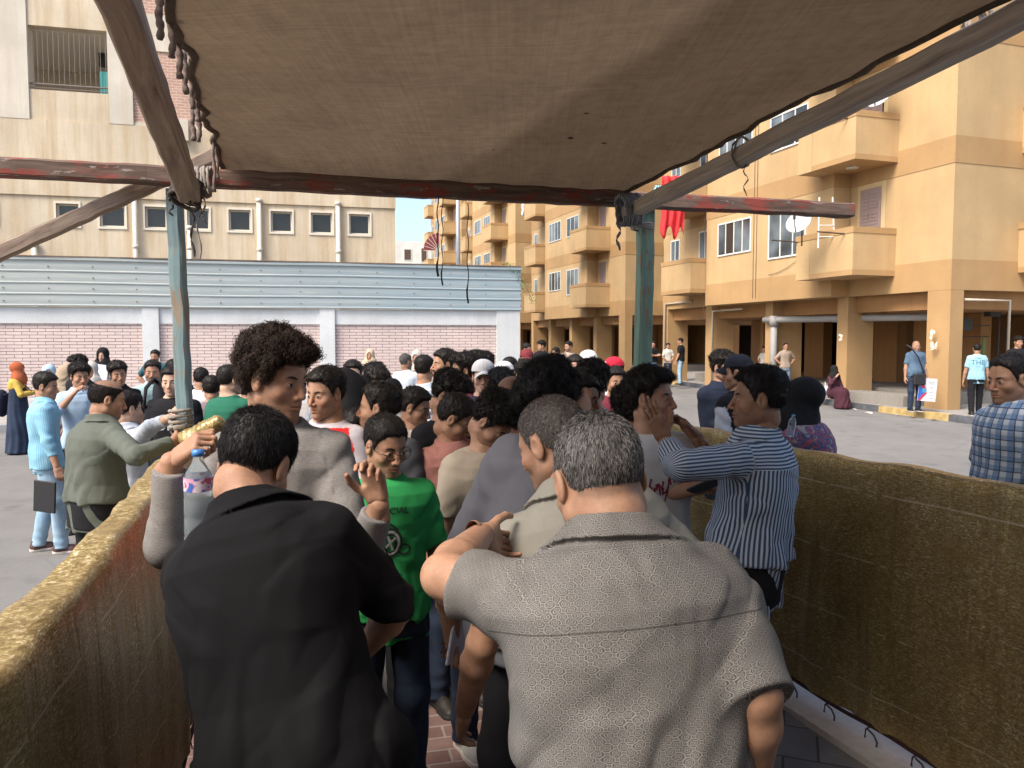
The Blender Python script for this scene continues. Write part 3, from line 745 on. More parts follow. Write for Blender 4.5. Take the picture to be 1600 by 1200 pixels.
                an, hh = seg_gco(P, so_, EL[k]); ar = .0035 * np.sin(hh * 70 + 2.5 * np.sin(an * 1.5 + sd)) * np.maximum(0, .5 + wav(P, 12, sd))
                ds.append(a + ar * fold)
            r = d
            for a in ds: r = smin(r, a, .035)
            if collar:
                ring = smax(bn - .0165 - .011 * sstep(-tc, -.02, .02), np.abs(tc + .30 * np.maximum(fr, -.02) - .010) - .026, .003)
                ring = np.where(np.abs((P - c0) @ side) < .16, ring, 1.0)
                r = smin(r, ring, .006)
            if want: return d, ds, t, u, v
            return r + np.clip((fl + dg) * fold * sp.get('foldscale', 1.0), -.02, .0045)
        ex = .05 + ease; mn = np.min([A + up * LA * min(hem, 0) - .26 * w, *[x - .13 for x in [*EL.values(), *WR.values()]]], 0); mx = np.max([F.nb + .14, *[x + .13 for x in [*SH.values(), *EL.values(), *WR.values()]], A + .26 * w], 0)
        if slv == 'short': mn = np.min([A + up * LA * min(hem, 0) - .28 * w, *[x - .1 for x in EL.values()]], 0); mx = np.max([F.nb + .12, A + .28 * w, *[x + .12 for x in [*SH.values(), *EL.values()]]], 0)
        V, Q = nets(shirt, mn, mx, rb, 1.5)
        d, ds, t, u, v = shirt(V, True)
        g = np.zeros((len(V), 3)); g[:, 0] = np.arctan2(u, np.abs(v) + .10) * .19; g[:, 1] = t * LA
        for i, k in enumerate('RL'):
            an, hh = seg_gco(V, SH[k], EL[k]); m = (ds[i] < d - .004) & (hh > .03); an2, hh2 = seg_gco(V, EL[k], WR[k]); tl = WR[k] - EL[k]; fore = (seg(V, EL[k], WR[k], .05, .04) < seg(V, SH[k], EL[k], .06, .05)) & (slv != 'short')
            g[m, 0] = np.where(fore, an2, an)[m] * .055; g[m, 1] = np.where(fore, hh2 + .3, hh)[m]; g[m, 2] = 1
        if sp.get('shcolor'):                          # two-tone garments: body / sleeves / collar by part
            Cc = sp['shcolor'](V, t, u, v, g, F)
            me = np_mesh('shirt', V * s, Q, attr_mat('cloth_two_tone', .9, .15, .35, 500, var=.08), Cc, g)
        else: me = np_mesh('shirt', V * s, Q, sh, None, g)
        out.shirt = link(sp.get('garment', 'shirt'), me, root); out.sv = (V * s, Q)
        out.bvh = BVHTree.FromPolygons([tuple(x) for x in (V * s)], [tuple(int(i) for i in q) for q in Q]) if sp.get('want_bvh') else None
    # --- trousers or skirt
    tr = sp.get('trousers', 'black'); tm = TROUS[tr]
    if sp.get('skirt'):
        zt = sp.get('skirt_top', .98)
        def tro(P):
            t = np.clip((zt - P[:, 2]) / (zt - .03), 0, 1); W = .165 + .10 * t; D = .125 + .12 * t; D = D * (1 + 0)
            th = np.arctan2(P[:, 0] / W, P[:, 1] / D); rho = np.sqrt((P[:, 0] / W) ** 2 + (P[:, 1] / D) ** 2)
            return smax((rho - 1) * np.minimum(W, D) + .010 * t * np.sin(th * 11 + 2 * np.sin(P[:, 2] * 5)), np.maximum(P[:, 2] - zt, .03 - P[:, 2]), .01)
        if seated:
            def tro(P):
                d = smin(seg(P, (0, 0, .95), (0, .42, .93), .20, .19), seg(P, (0, .42, .93), (0, .46, .58), .19, .24), .06); d = smax(d, .52 - P[:, 2], .02)
                return d + .010 * np.sin(P[:, 0] * 45 + 3 * np.sin(P[:, 2] * 9)) * sstep(-P[:, 2], -1.0, -.7)
            V, Q = nets(tro, (-.35, -.28, .5), (.35, .75, 1.2), rb * 1.2, 1.6)
        else: V, Q = nets(tro, (-.36, -.34, 0), (.36, .34, zt + .03), rb * 1.3, 1.6)
    else:
        sd2 = sp['px'] * .21; wl = 1.0
        def tro(P):
            d, t, u, v = torso(P, .004, -.10, sp.get('waist', .22))
            for k in 'RL':
                g = smin(seg(P, HP[k], KN[k], .092 * afr, .074 * wl), seg(P, KN[k], AN[k] + V3((0, 0, -.02)), .074 * wl, .062 * wl), .03)
                d = smin(d, g, .025)
            d = d + .004 * wav(P * V3((1, 1, 1.3)), 20, sd2) + .003 * np.sin(P[:, 2] * 75 + 3 * wav(P, 8, sd2)) * sstep(-P[:, 2], -.30, -.12)
            return smax(d, .055 - P[:, 2], .006)
        low = min(AN['R'][2], AN['L'][2]) - .09
        if sp.get('cutlegs'): pass
        V, Q = nets(tro, np.min([A - .30 * w, *[x - .13 for x in AN.values()]], 0), np.max([A + .30 * w, *[x + .13 for x in AN.values()], *[x + .12 for x in KN.values()]], 0) + V3((0, 0, .02)), rb * 1.3, 1.6)
        if seated: pass
    g = np.zeros((len(V), 3)); g[:, 0] = V[:, 0]; g[:, 1] = V[:, 2]
    out.trousers = link('skirt' if sp.get('skirt') else 'trousers', np_mesh('trousers', V * s, Q, tm, None, g), root)
    # --- shoes
    if not sp.get('noshoes'):
        for k, sx in (('R', 1), ('L', -1)):
            me = shoe_mesh(sp.get('shoes', 'dark')); o = link('shoe', me, root, Matrix.Translation(Vector(AN[k] * s) - Vector((0, 0, AN[k][2] * s if not seated else .08 * s))) @ Matrix.Rotation(-sx * .12, 4, 'Z') @ Matrix.Scale(s, 4))
    # --- hair, caps, scarves
    hc2 = V3(sp.get('hairc', DARK))
    if hair in STY:
        me = build_hair(hair, hk, .0042 if near == 0 else .0032, sp.get('recede', 0), sp.get('bald', 0), sp.get('grey', 0), sp.get('dens', 1.0), sp.get('hseed', int(sp['px']) % 3 if not near else 1), sp.get('hlow', 0), hc2, sp.get('greyf'))
        link('hair', me, root, HMt)
    if sp.get('cap'): cap_mesh(sp['cap'], root, HMt, sp.get('capback', False), sp.get('capmark'))
    if sp.get('hijab'): scarf(sp, root, F, s, HMt, up, fwd, side, nstub)
    if sp.get('glasses'): link('glasses', glasses_mesh(), root, HMt)
    if sp.get('beard'): link('beard', beard_mesh(hk, sp['beard']), root, HMt)
    out.WR, out.EL, out.SH, out.nb, out.up, out.A, out.fwd, out.side = WR, EL, SH, F.nb, up, A, fwd, side
    return out
# ------------------------------------------------------------------ wearables
_SH = {}
def shoe_mesh(kind):
    if kind in _SH: return _SH[kind]
    def up_(P):
        d = seg(P, (0, -.035, .045), (0, .095, .030), .040, .034); q = P * V3((1, 1, 1)); d = smin(d, seg(P, (0, .10, .032), (0.004, .165, .026), .040, .032), .03)
        d = smin(d, seg(P, (0, -.02, .05), (0, -.02, .105), .040, .044), .03); d = smin(d, seg(P, (0, .03, .06), (0, .085, .052), .026, .024), .02)
        return smax(smax(d, .018 - P[:, 2], .004), P[:, 2] - .108, .006)
    def so_(P):
        d = smin(seg(P * V3((1, 1, 0)), (0, -.040, 0), (0, .08, 0), .040, .040), seg(P * V3((1, 1, 0)), (0, .09, 0), (.004, .160, 0), .047, .042), .02)
        return smax(smax(d, P[:, 2] - .026, .004), .001 - P[:, 2], .003)
    cols = dict(dark=((.03, .025, .022), (.02, .02, .02)), brown=((.09, .045, .04), (.50, .46, .42)), white=((.55, .54, .50), (.62, .60, .55)), blue=((.55, .56, .56), (.60, .58, .54)), black=((.012, .012, .013), (.45, .44, .42)))[kind]
    V1, Q1 = nets(up_, (-.07, -.10, 0), (.07, .22, .13), .005, 1.6); V2, Q2 = nets(so_, (-.07, -.11, -.01), (.07, .23, .05), .005, 1.6)
    C1 = np.tile(V3(cols[0]), (len(V1), 1)); C2 = np.tile(V3(cols[1]), (len(V2), 1))
    if kind == 'blue':
        m = (V1[:, 1] > .115) & (V1[:, 2] > .028) & (np.abs(V1[:, 0]) < .032); C1[m] = (.07, .16, .34); m = (V1[:, 1] < .06) & (V1[:, 1] > -.05) & (np.abs(V1[:, 0]) > .030) & (V1[:, 2] < .075); C1[m] = (.06, .14, .32)
    if kind in ('blue', 'white', 'brown'):
        mb = MB()
        for i in range(5):
            y = .035 + i * .014; z = .0885 - i * .0045; mb.tube([(-.022, y, z - .010), (-.008, y + .004, z - .0005), (.008, y, z - .0005), (.022, y + .004, z - .010)], .0026, 5)
        Vl = np.array(mb.v); Ql = [f for f in mb.f if len(f) == 4]; Ql = np.array(Ql)
        V1n = np.concatenate([V1, V2, Vl]); Qn = np.concatenate([Q1, Q2 + len(V1), Ql + len(V1) + len(V2)]); C = np.concatenate([C1, C2, np.tile(V3((.7, .68, .62)), (len(Vl), 1))])
    else: V1n = np.concatenate([V1, V2]); Qn = np.concatenate([Q1, Q2 + len(V1)]); C = np.concatenate([C1, C2])
    _SH[kind] = np_mesh('shoe', V1n, Qn, attr_mat('shoe_mat', .55, .4, .3, 200), C); return _SH[kind]
_CP = {}
def cap_mesh(c, root, M, back=False, mark=None):
    key = (tuple(c), back)
    if key not in _CP:
        def f(P):
            d = skull(P) - .012 - .001 * wav(P, 60); d = smin(d, ell(P, (0, -.01, .075), (.078, .092, .062)), .02); z0 = .048 + .14 * np.maximum(-P[:, 1] - .0, 0) * -.4
            d = smax(d, z0 - P[:, 2], .004); return smax(d, -(skull(P) - .004), .003)
        V, Q = nets(f, (-.12, -.15, .0), (.12, .13, .17), .0042, 1.8)
        def g(P):
            r = np.sqrt((P[:, 0] / .072) ** 2 + ((P[:, 1] - .062) / .078) ** 2); zc = .050 - .9 * P[:, 0] ** 2 / .08 - np.maximum(P[:, 1] - .07, 0) * .28 + .004
            return smax(smax((r - 1) * .06, np.abs(P[:, 2] - zc) - .003, .003), .055 - P[:, 1], .004)
        V2, Q2 = nets(g, (-.10, .03, -.01), (.10, .16, .085), .0032, 1.8)
        C = np.tile(V3(c), (len(V), 1)); seam = (np.abs(V[:, 0]) < .0016) | (np.abs(V[:, 2] - .134) < .0); C[seam] *= .75
        _CP[key] = (np_mesh('cap_crown', V, Q, attr_mat('cap_cloth', .85, .2, .3, 420), C), np_mesh('cap_brim', V2, Q2, attr_mat('cap_cloth'), np.tile(V3(c) * .95, (len(V2), 1))))
    a, b = _CP[key]; Mr = M @ Matrix.Rotation(math.pi, 4, 'Z') if back else M
    cp = link('cap', a, root, M); link('brim', b, cp, Matrix.Rotation(math.pi, 4, 'Z') @ Matrix.Translation((0, .02, 0)) if back else Matrix.Translation((0, .008, 0)))
    if mark:
        mb = MB()
        for (pts, rr, cc) in mark: mb.tube([(p[0], .092 + .006 - abs(p[0]) * .5 - max(0, p[1] - .07) * .62, p[1]) for p in pts], rr, 6)
        o = mb.build('emblem', simple('cap_emblem_' + ('w' if sum(c) < .6 else 'k'), (.8, .8, .8) if sum(c) < .6 else (.03, .03, .04)), cp, True)
def scarf(sp, root, F, s, HMt, up, fwd, side, nstub):
    c = sp['hijab']; hcen = V3(HMt.translation) / s; Rm = np.array(HMt.to_3x3().normalized()); hsu = HMt.to_scale()[0] / s; veil = sp.get('veil'); drape = sp.get('drape', .30)
    def f(P):
        q = ((P - hcen) @ Rm) / hsu
        d = (skull(q) - .021) * hsu
        d = smin(d, ell(q, (0, -.030, .050), (.086, .100, .088)) * hsu, .02)
        d = smin(d, seg(P, hcen + Rm @ V3((0, .0, -.08)), F.nb + up * .02 + fwd * .02, .078, .098), .05)
        d = smin(d, ell(P, F.nb + fwd * .03 - up * .06, (.175, .135, drape * .55)), .06)
        if not veil:
            o = ell(q, (0, .100, -.012), (.0545, .066, .086)) * hsu; d = smax(d, -o, .008)
        else:
            o = ell(q, (0, .11, .000), (.050, .05, .014)) * hsu; d = smax(d, -o, .004)
        n = .006 * np.sin(40 * P[:, 2] + 30 * np.abs(P[:, 0]) + 4 * wav(P, 14, 2)) * sstep(-(q[:, 2]), .0, .08)
        d = d + n + .003 * wav(P, 30, sp['px'])
        return smax(d, -((head_sdf(q) - .002) * hsu), .002) if not veil else d
    V, Q = nets(f, hcen + V3((-.26, -.24, -.60)), hcen + V3((.26, .26, .19)), .0085 if not sp.get('near') else .006, 1.7)
    link('headscarf', np_mesh('headscarf', V * s, Q, c, None, V), root)
def glasses_mesh():
    if 'g' in _CP: return _CP['g']
    mb = MB()
    for sx in (-1, 1):
        ring = [(sx * (.033 + .0245 * math.cos(a)), .0985 - .004 * abs(math.cos(a)) * (1 if math.cos(a) > 0 else 0), -.004 + .0175 * math.sin(a)) for a in np.linspace(0, 2 * math.pi, 17)]
        mb.tube(ring, .0016, 6, caps=False)
        mb.tube([(sx * .057, .093, .002), (sx * .073, .075, .004), (sx * .080, .01, .006), (sx * .083, -.012, -.002)], .0016, 6)
    mb.tube([(-.009, .100, .0), (0, .104, .002), (.009, .100, .0)], .0015, 6)
    n0 = len(mb.f)
    for sx in (-1, 1):
        k = [(sx * (.033 + .0235 * math.cos(a)), .0975 - .004 * abs(math.cos(a)) * (1 if math.cos(a) > 0 else 0), -.004 + .0165 * math.sin(a)) for a in np.linspace(0, 2 * math.pi, 16, endpoint=False)]
        mb.add(k, [tuple(range(16))], 1)
    m, n, b = new_mat('lens'); b.inputs['Transmission Weight'].default_value = 1; b.inputs['IOR'].default_value = 1.05; b.inputs['Roughness'].default_value = .02; b.inputs['Base Color'].default_value = (.95, .97, .97, 1)
    me = bpy.data.meshes.new('glasses'); me.from_pydata(mb.v, [], mb.f); me.materials.append(simple('spectacle_frame', (.012, .012, .014), .3)); me.materials.append(m)
    me.polygons.foreach_set('material_index', mb.mi); me.polygons.foreach_set('use_smooth', [True] * len(mb.f)); me.update(); _CP['g'] = me; return me
def beard_mesh(hk, dens=1.0):
    V, Q = build_head(hk, .0042 if (hk, .0042) in HEADS else .0034)[0][:2]
    ax = lambda c: np.abs(c[:, 0])
    cond = lambda c: ((c[:, 2] < -.045 + ax(c) * .15) & (c[:, 1] > -.002) & (c[:, 2] > -.128) & ~((ax(c) < .022) & (np.abs(c[:, 2] + .067) < .012)) & ((c[:, 1] > .02) | (ax(c) > .05)))
    Vs, Qs, Cs = strands(V, Q, int(2200 * dens), .006, .0006, 0, (0, .2, -1), .5, 2, 5, 0.9 if dens > .8 else 0, DARK, .3, cond)
    return np_mesh('beard', Vs, Qs, attr_mat('hair_mat'), Cs)
TROUS = {}
def init_trous():
    TROUS['black'] = fabric('black_trouser_cloth', (.012, .012, .014)); TROUS['navy'] = fabric('navy_denim', (.018, .026, .048), 'denim', (.035, .05, .085))
    TROUS['light'] = fabric('light_blue_denim', (.20, .32, .44), 'denim', (.42, .54, .64)); TROUS['blue'] = fabric('mid_blue_denim', (.06, .12, .22), 'denim', (.16, .25, .38)); TROUS['bluegrey'] = fabric('bluegrey_denim', (.12, .20, .30), 'denim', (.25, .36, .46))
    TROUS['grey'] = fabric('grey_trouser_cloth', (.09, .09, .10)); TROUS['beige'] = fabric('beige_trouser_cloth', (.30, .25, .19)); TROUS['maroon'] = fabric('maroon_skirt_cloth', (.055, .018, .028)); TROUS['brown'] = fabric('brown_skirt_cloth', (.10, .055, .04))
def decal_text(fig, body, size, at, n, upv, mat_, name='print', proj=True, extr=.0006, font_scale=1.0):
    """lettering laid on a garment: at = point in figure frame (scaled), n = outward direction"""
    cu = bpy.data.curves.new(name, 'FONT'); cu.body = body; cu.size = size; cu.align_x = 'CENTER'; cu.align_y = 'CENTER'; cu.resolution_u = 3; cu.fill_mode = 'FRONT'
    cu.offset = size * .012
    t = bpy.data.objects.new(name, cu); col.objects.link(t); dg = bpy.context.evaluated_depsgraph_get(); me = bpy.data.meshes.new_from_object(t.evaluated_get(dg)); bpy.data.objects.remove(t)
    return place_decal(fig, me, at, n, upv, mat_, name)
def place_decal(fig, me, at, n, upv, mat_, name='print'):
    import bmesh
    bmm = bmesh.new(); bmm.from_mesh(me); bmesh.ops.triangulate(bmm, faces=bmm.faces[:])
    for _ in range(2):
        el = [e for e in bmm.edges if e.calc_length() > .012]
        if el: bmesh.ops.subdivide_edges(bmm, edges=el, cuts=1); bmesh.ops.triangulate(bmm, faces=bmm.faces[:])
    n = Vector(n).normalized(); u = Vector(upv); u = (u - n * u.dot(n)).normalized(); x = u.cross(n).normalized()
    for v in bmm.verts:
        p = Vector(at) + x * v.co.x + u * v.co.y + n * .12; h = fig.bvh.ray_cast(p, -n, .4) if fig.bvh else (None,)
        v.co = (h[0] + n * .0025) if h[0] is not None else p - n * .11
    bmm.to_mesh(me); bmm.free(); me.materials.clear(); me.materials.append(mat_)
    o = link(name, me, fig.shirt); return o
# ------------------------------------------------------------------ the setting
WO = (0.86, 0.57, 0.29)
def build_ground():
    m, n, b = new_mat('asphalt'); P = worldpos(n)
    big = noise(n, P, 0.35, 5, 0.6); med = noise(n, P, 2.2, 5, 0.65); fine = noise(n, P, 70, 3, 0.8)
    c = mixc(n, (.150, .145, .138), (.190, .184, .174), ramp(n, big, [(.35, 0), (.65, 1)])); c = mixc(n, c, (.105, .100, .095), mth(n, 'MULTIPLY', ramp(n, med, [(.48, 0), (.68, 1)]), .45))
    sp_ = noise(n, P, 1.1, 2, .4); c = mixc(n, c, (.045, .043, .042), mth(n, 'MULTIPLY', ramp(n, sp_, [(.66, 0), (.72, 1)]), .55)); mt = n.nodes.new('ShaderNodeMapping'); mt.inputs['Rotation'].default_value = (0, 0, R(-14)); mt.inputs['Scale'].default_value = (2.4, .06, 1); n.links.new(P, mt.inputs[0]); c = mixc(n, c, (.20, .195, .185), mth(n, 'MULTIPLY', ramp(n, noise(n, mt.outputs[0], 1, 4, .6), [(.52, 0), (.7, 1)]), .5))
    v = N(n, 'ShaderNodeTexVoronoi', feature='DISTANCE_TO_EDGE'); v.inputs['Scale'].default_value = .55; d_ = mixc(n, P, N(n, 'ShaderNodeTexNoise').outputs[1], .25); n.links.new(d_, v.inputs['Vector'])
    c = mixc(n, (.09, .09, .09), c, ramp(n, v.outputs[0], [(0, .72), (.010, 1)]))
    sub(n, mixc(n, c, ramp(n, fine, [(.25, .78), (.75, 1.16)]), 1, 'MULTIPLY'), b); b.inputs['Roughness'].default_value = .9; bump(n, b, fine, .5, .006)
    g = MB(); g.add([(-300, -60, 0), (300, -60, 0), (300, 500, 0), (-300, 500, 0)], [(0, 1, 2, 3)]); tag(g.build('road', m), kind='structure')
    # pavers inside the pen
    m, n, b = new_mat('red_pavers'); P = worldpos(n); mp = n.nodes.new('ShaderNodeMapping'); mp.inputs['Rotation'].default_value = (0, 0, R(-14)); n.links.new(P, mp.inputs[0])
    br = N(n, 'ShaderNodeTexBrick'); br.inputs['Scale'].default_value = 1; br.inputs['Brick Width'].default_value = .22; br.inputs['Row Height'].default_value = .11; br.inputs['Mortar Size'].default_value = .006
    br.inputs['Color1'].default_value = (.17, .095, .08, 1); br.inputs['Color2'].default_value = (.23, .14, .12, 1); br.inputs['Mortar'].default_value = (.30, .26, .23, 1); n.links.new(mp.outputs[0], br.inputs['Vector'])
    f = noise(n, P, 9, 5, .7); sub(n, mixc(n, br.outputs[0], ramp(n, f, [(.25, .7), (.75, 1.2)]), 1, 'MULTIPLY'), b); b.inputs['Roughness'].default_value = .85
    bump(n, b, mth(n, 'ADD', mth(n, 'MULTIPLY', br.outputs[1], -1), mth(n, 'MULTIPLY', f, .3)), .6, .006)
    g = MB(); g.add([(-1.9, -2, .006), (.62, -2, .006), (.62, 4.02, .006), (-1.9, 3.6, .006)], [(0, 1, 2, 3)]); tag(g.build('paver_floor', m), kind='structure')
    m2, n, b = new_mat('grey_pavers'); P = worldpos(n); mp = n.nodes.new('ShaderNodeMapping'); mp.inputs['Rotation'].default_value = (0, 0, R(20)); n.links.new(P, mp.inputs[0])
    br = N(n, 'ShaderNodeTexBrick'); br.inputs['Scale'].default_value = 1; br.inputs['Brick Width'].default_value = .30; br.inputs['Row Height'].default_value = .30; br.inputs['Mortar Size'].default_value = .006
    br.inputs['Color1'].default_value = (.13, .135, .15, 1); br.inputs['Color2'].default_value = (.17, .17, .185, 1); br.inputs['Mortar'].default_value = (.05, .05, .055, 1); n.links.new(mp.outputs[0], br.inputs['Vector'])
    f = noise(n, P, 6, 5, .7); sub(n, mixc(n, br.outputs[0], ramp(n, f, [(.25, .75), (.75, 1.2)]), 1, 'MULTIPLY'), b); b.inputs['Roughness'].default_value = .8; bump(n, b, mth(n, 'MULTIPLY', br.outputs[1], -1), .5, .005)
    g = MB(); g.add([(.624, -2, .0055), (2.9, -2, .0055), (1.30, 4.15, .0055), (.624, 4.02, .0055)], [(0, 1, 2, 3)]); tag(g.build('side_paving', m2), kind='structure')
    # pale kerb just outside the right barrier
    g = MB(); a = Vector((1.50, 4.25, 0)); c = Vector((3.85, -2.0, 0)); M = Matrix.Translation(a) @ (c - a).to_track_quat('Y', 'Z').to_matrix().to_4x4()
    g.box((-.02, 0, .0), (.26, (c - a).length, .035), M); tag(g.build('pale_kerb', simple('pale_concrete', (.52, .47, .43), .85)), kind='structure')
    # far pavement under the flats with its painted kerb
    Ak = Vector((-.235, .972, 0)).normalized(); Bk = Vector((Ak.y, -Ak.x, 0)); K0 = Vector((8.88, 22.2, 0))
    pave = plaster('pavement_concrete', (.33, .31, .285), (.6, .55, .5), .3, 30)
    M = Matrix(((Ak.x, Bk.x, 0, K0.x), (Ak.y, Bk.y, 0, K0.y), (0, 0, 1, 0), (0, 0, 0, 1)))
    g = MB(); g.box((-30, .16, 0), (110, 40, .146), M); tag(g.build('pavement', pave), kind='structure')
    cm = {0: simple('kerb_yellow', (.42, .30, .12), .85, var=.35, scale=6), 1: simple('kerb_black', (.085, .09, .10), .85, var=.4, scale=6)}
    g = MB(); x = -14.0; i = 0; 
    while x < 60:
        L = 1.15
        g.box((x, 0, 0), (x + L * .997, .158, .15 + .006 * (i % 3)), M, mi=(1 if (i // 2) % 2 == 1 else 0)); x += L; i += 1
    tag(g.build('painted_kerb', [cm[0], cm[1]]), kind='structure')
    # litter along the kerb
    for i, (u, w, c) in enumerate(((-3.4, -.2, 'w'), (-1.9, -.25, 'w'), (-4.6, -.22, 'b'), (1.8, -.2, 'w'), (.6, -.35, 'r'), (-2.8, -.5, 'w'))):
        g = MB(); s_ = .06 + .03 * (i % 3); pts = []
        nseg = 9
        for k in range(nseg): a_ = 2 * math.pi * k / nseg; pts.append((u + s_ * math.cos(a_) * random.uniform(.5, 1.3), w + s_ * .6 * math.sin(a_) * random.uniform(.5, 1.3), random.uniform(.008, .035)))
        vs = [M @ Vector(p) for p in pts] + [M @ Vector((u, w, .045))]
        g.add(vs, [(k, (k + 1) % nseg, nseg) for k in range(nseg)])
        o = g.build('litter', simple('litter_' + c, dict(w=(.6, .58, .52), b=(.1, .08, .06), r=(.4, .12, .1))[c], .8))
        tag(o, 'crumpled scrap of litter lying in the gutter by the painted kerb', 'litter', 'scraps of litter in the gutter')
    # pavement in front of the brick wall
    Wd = Vector((.973, .229, 0)); Wn = Vector((.229, -.973, 0)); W0 = Vector((-12.9, 19.3, 0))
    M = Matrix(((Wd.x, Wn.x, 0, W0.x), (Wd.y, Wn.y, 0, W0.y), (0, 0, 1, 0), (0, 0, 0, 1)))
    g = MB(); g.box((-25, -.3, 0), (13.6, 4.2, .13), M); tag(g.build('wall_pavement', pave), kind='structure')
    g = MB(); g.box((-25, 4.202, 0), (13.6, 4.36, .15), M); tag(g.build('kerb', simple('kerb_grey', (.22, .23, .24), .85, var=.25, scale=5)), kind='structure')
    return M
def wood(name, c1, c2, paint=None, pam=.5):
    if name in MATS: return MATS[name]
    m, n, b = new_mat(name); O = coords(n, 'Object'); uv = n.nodes.new('ShaderNodeAttribute'); 
    t = n.nodes.new('ShaderNodeTexCoord'); mp = n.nodes.new('ShaderNodeMapping'); mp.inputs['Scale'].default_value = (1, 1, 1); n.links.new(t.outputs['UV'], mp.inputs[0])
    mp2 = n.nodes.new('ShaderNodeMapping'); mp2.inputs['Scale'].default_value = (2.2, 46, 1); n.links.new(t.outputs['UV'], mp2.inputs[0])
    gr = noise(n, mp2.outputs[0], 1.0, 6, .65, .6); big = noise(n, O, 3.2, 4, .6)
    c = mixc(n, c1, c2, ramp(n, gr, [(.35, 0), (.65, 1)])); crack = ramp(n, gr, [(.24, 0.12), (.33, 1)]); c = mixc(n, (.01, .008, .006), c, crack)
    if paint:
        mp3 = n.nodes.new('ShaderNodeMapping'); mp3.inputs['Scale'].default_value = (3.5, 22, 1); n.links.new(t.outputs['UV'], mp3.inputs[0])
        pf = noise(n, mp3.outputs[0], 1.0, 5, .7); pf = mth(n, 'ADD', mth(n, 'MULTIPLY', pf, .7), mth(n, 'MULTIPLY', big, .5))
        c = mixc(n, c, paint[0], ramp(n, pf, [(pam, 0), (pam + .05, 1)]))
        if len(paint) > 1: c = mixc(n, c, paint[1], ramp(n, noise(n, mp3.outputs[0], 1.6, 4, .7), [(.60, 0), (.66, 1)]))
    sub(n, c, b); b.inputs['Roughness'].default_value = .8; b.inputs['Specular IOR Level'].default_value = .25; bump(n, b, gr, .6, .008); MATS[name] = m; return m
def beam_obj(name, a, b, w, h, mat_, parent=None, seg=24, wob=.004, up=(0, 0, 1)):
    g = MB(); g.beam(a, b, w, h, seg=seg, wob=wob, up=up); o = g.build(name, mat_, parent); me = o.data; uvl = me.uv_layers.new(name='UVMap'); L = (Vector(b) - Vector(a)).length
    off = random.uniform(0, 9)
    for p in me.polygons:
        for li in p.loop_indices:
            vi = me.loops[li].vertex_index; i = vi // 8; k = vi % 8
            kk = k / 8.0
            if len(p.vertices) == 4 and k == 0 and any((me.loops[j].vertex_index % 8) == 7 for j in p.loop_indices): kk = 1.0
            uvl.data[li].uv = (off + i / seg * L, kk * .36 + off)
    return o
def gold():
    if 'gold' in MATS: return MATS['gold']
    m, n, b = new_mat('gold_foil_cloth'); P = worldpos(n)
    mp = n.nodes.new('ShaderNodeMapping'); mp.inputs['Scale'].default_value = (.45, .45, 2.1); n.links.new(P, mp.inputs[0])
    sp = noise(n, mp.outputs[0], 190, 2, .8); sp2 = noise(n, mp.outputs[0], 80, 3, .7); big = noise(n, P, 3.5, 4, .6)
    mv = n.nodes.new('ShaderNodeMapping'); mv.inputs['Scale'].default_value = (7, 7, .7); n.links.new(P, mv.inputs[0]); vert = noise(n, mv.outputs[0], 1.5, 4, .6, .5)
    mh = n.nodes.new('ShaderNodeMapping'); mh.inputs['Scale'].default_value = (.25, .25, 5.2); n.links.new(P, mh.inputs[0]); hz = noise(n, mh.outputs[0], 3.0, 3, .6, .3)
    f = mth(n, 'ADD', mth(n, 'MULTIPLY', sp, .6), mth(n, 'MULTIPLY', sp2, .4))
    c = mixc(n, (.25, .17, .06), (.58, .44, .18), ramp(n, f, [(.42, 0), (.58, 1)])); c = mixc(n, c, (.95, .86, .60), mth(n, 'MULTIPLY', ramp(n, f, [(.555, 0), (.60, 1)]), ramp(n, noise(n, P, 6, 3, .6), [(.35, .25), (.6, 1)])))  # pale sparkle glints of the foil are painted into the colour
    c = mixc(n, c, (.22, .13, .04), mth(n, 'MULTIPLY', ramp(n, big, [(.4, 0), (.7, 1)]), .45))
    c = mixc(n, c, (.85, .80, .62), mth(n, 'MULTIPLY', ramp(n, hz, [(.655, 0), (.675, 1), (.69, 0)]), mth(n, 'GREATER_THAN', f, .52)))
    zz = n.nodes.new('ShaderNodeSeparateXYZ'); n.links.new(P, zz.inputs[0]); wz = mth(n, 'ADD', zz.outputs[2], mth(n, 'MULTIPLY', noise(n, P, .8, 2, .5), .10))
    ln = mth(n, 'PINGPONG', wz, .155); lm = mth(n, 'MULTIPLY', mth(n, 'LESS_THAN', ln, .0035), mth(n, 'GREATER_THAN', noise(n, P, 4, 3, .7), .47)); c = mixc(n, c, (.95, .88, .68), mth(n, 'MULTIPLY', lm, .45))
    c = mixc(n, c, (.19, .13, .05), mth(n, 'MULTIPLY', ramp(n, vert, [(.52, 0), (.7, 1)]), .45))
    sub(n, c, b); b.inputs['Metallic'].default_value = .48; b.inputs['Roughness'].default_value = .36
    nb = bump(n, None, vert, .45, .03); bump(n, b, f, .35, .003, nb); MATS['gold'] = m; return m
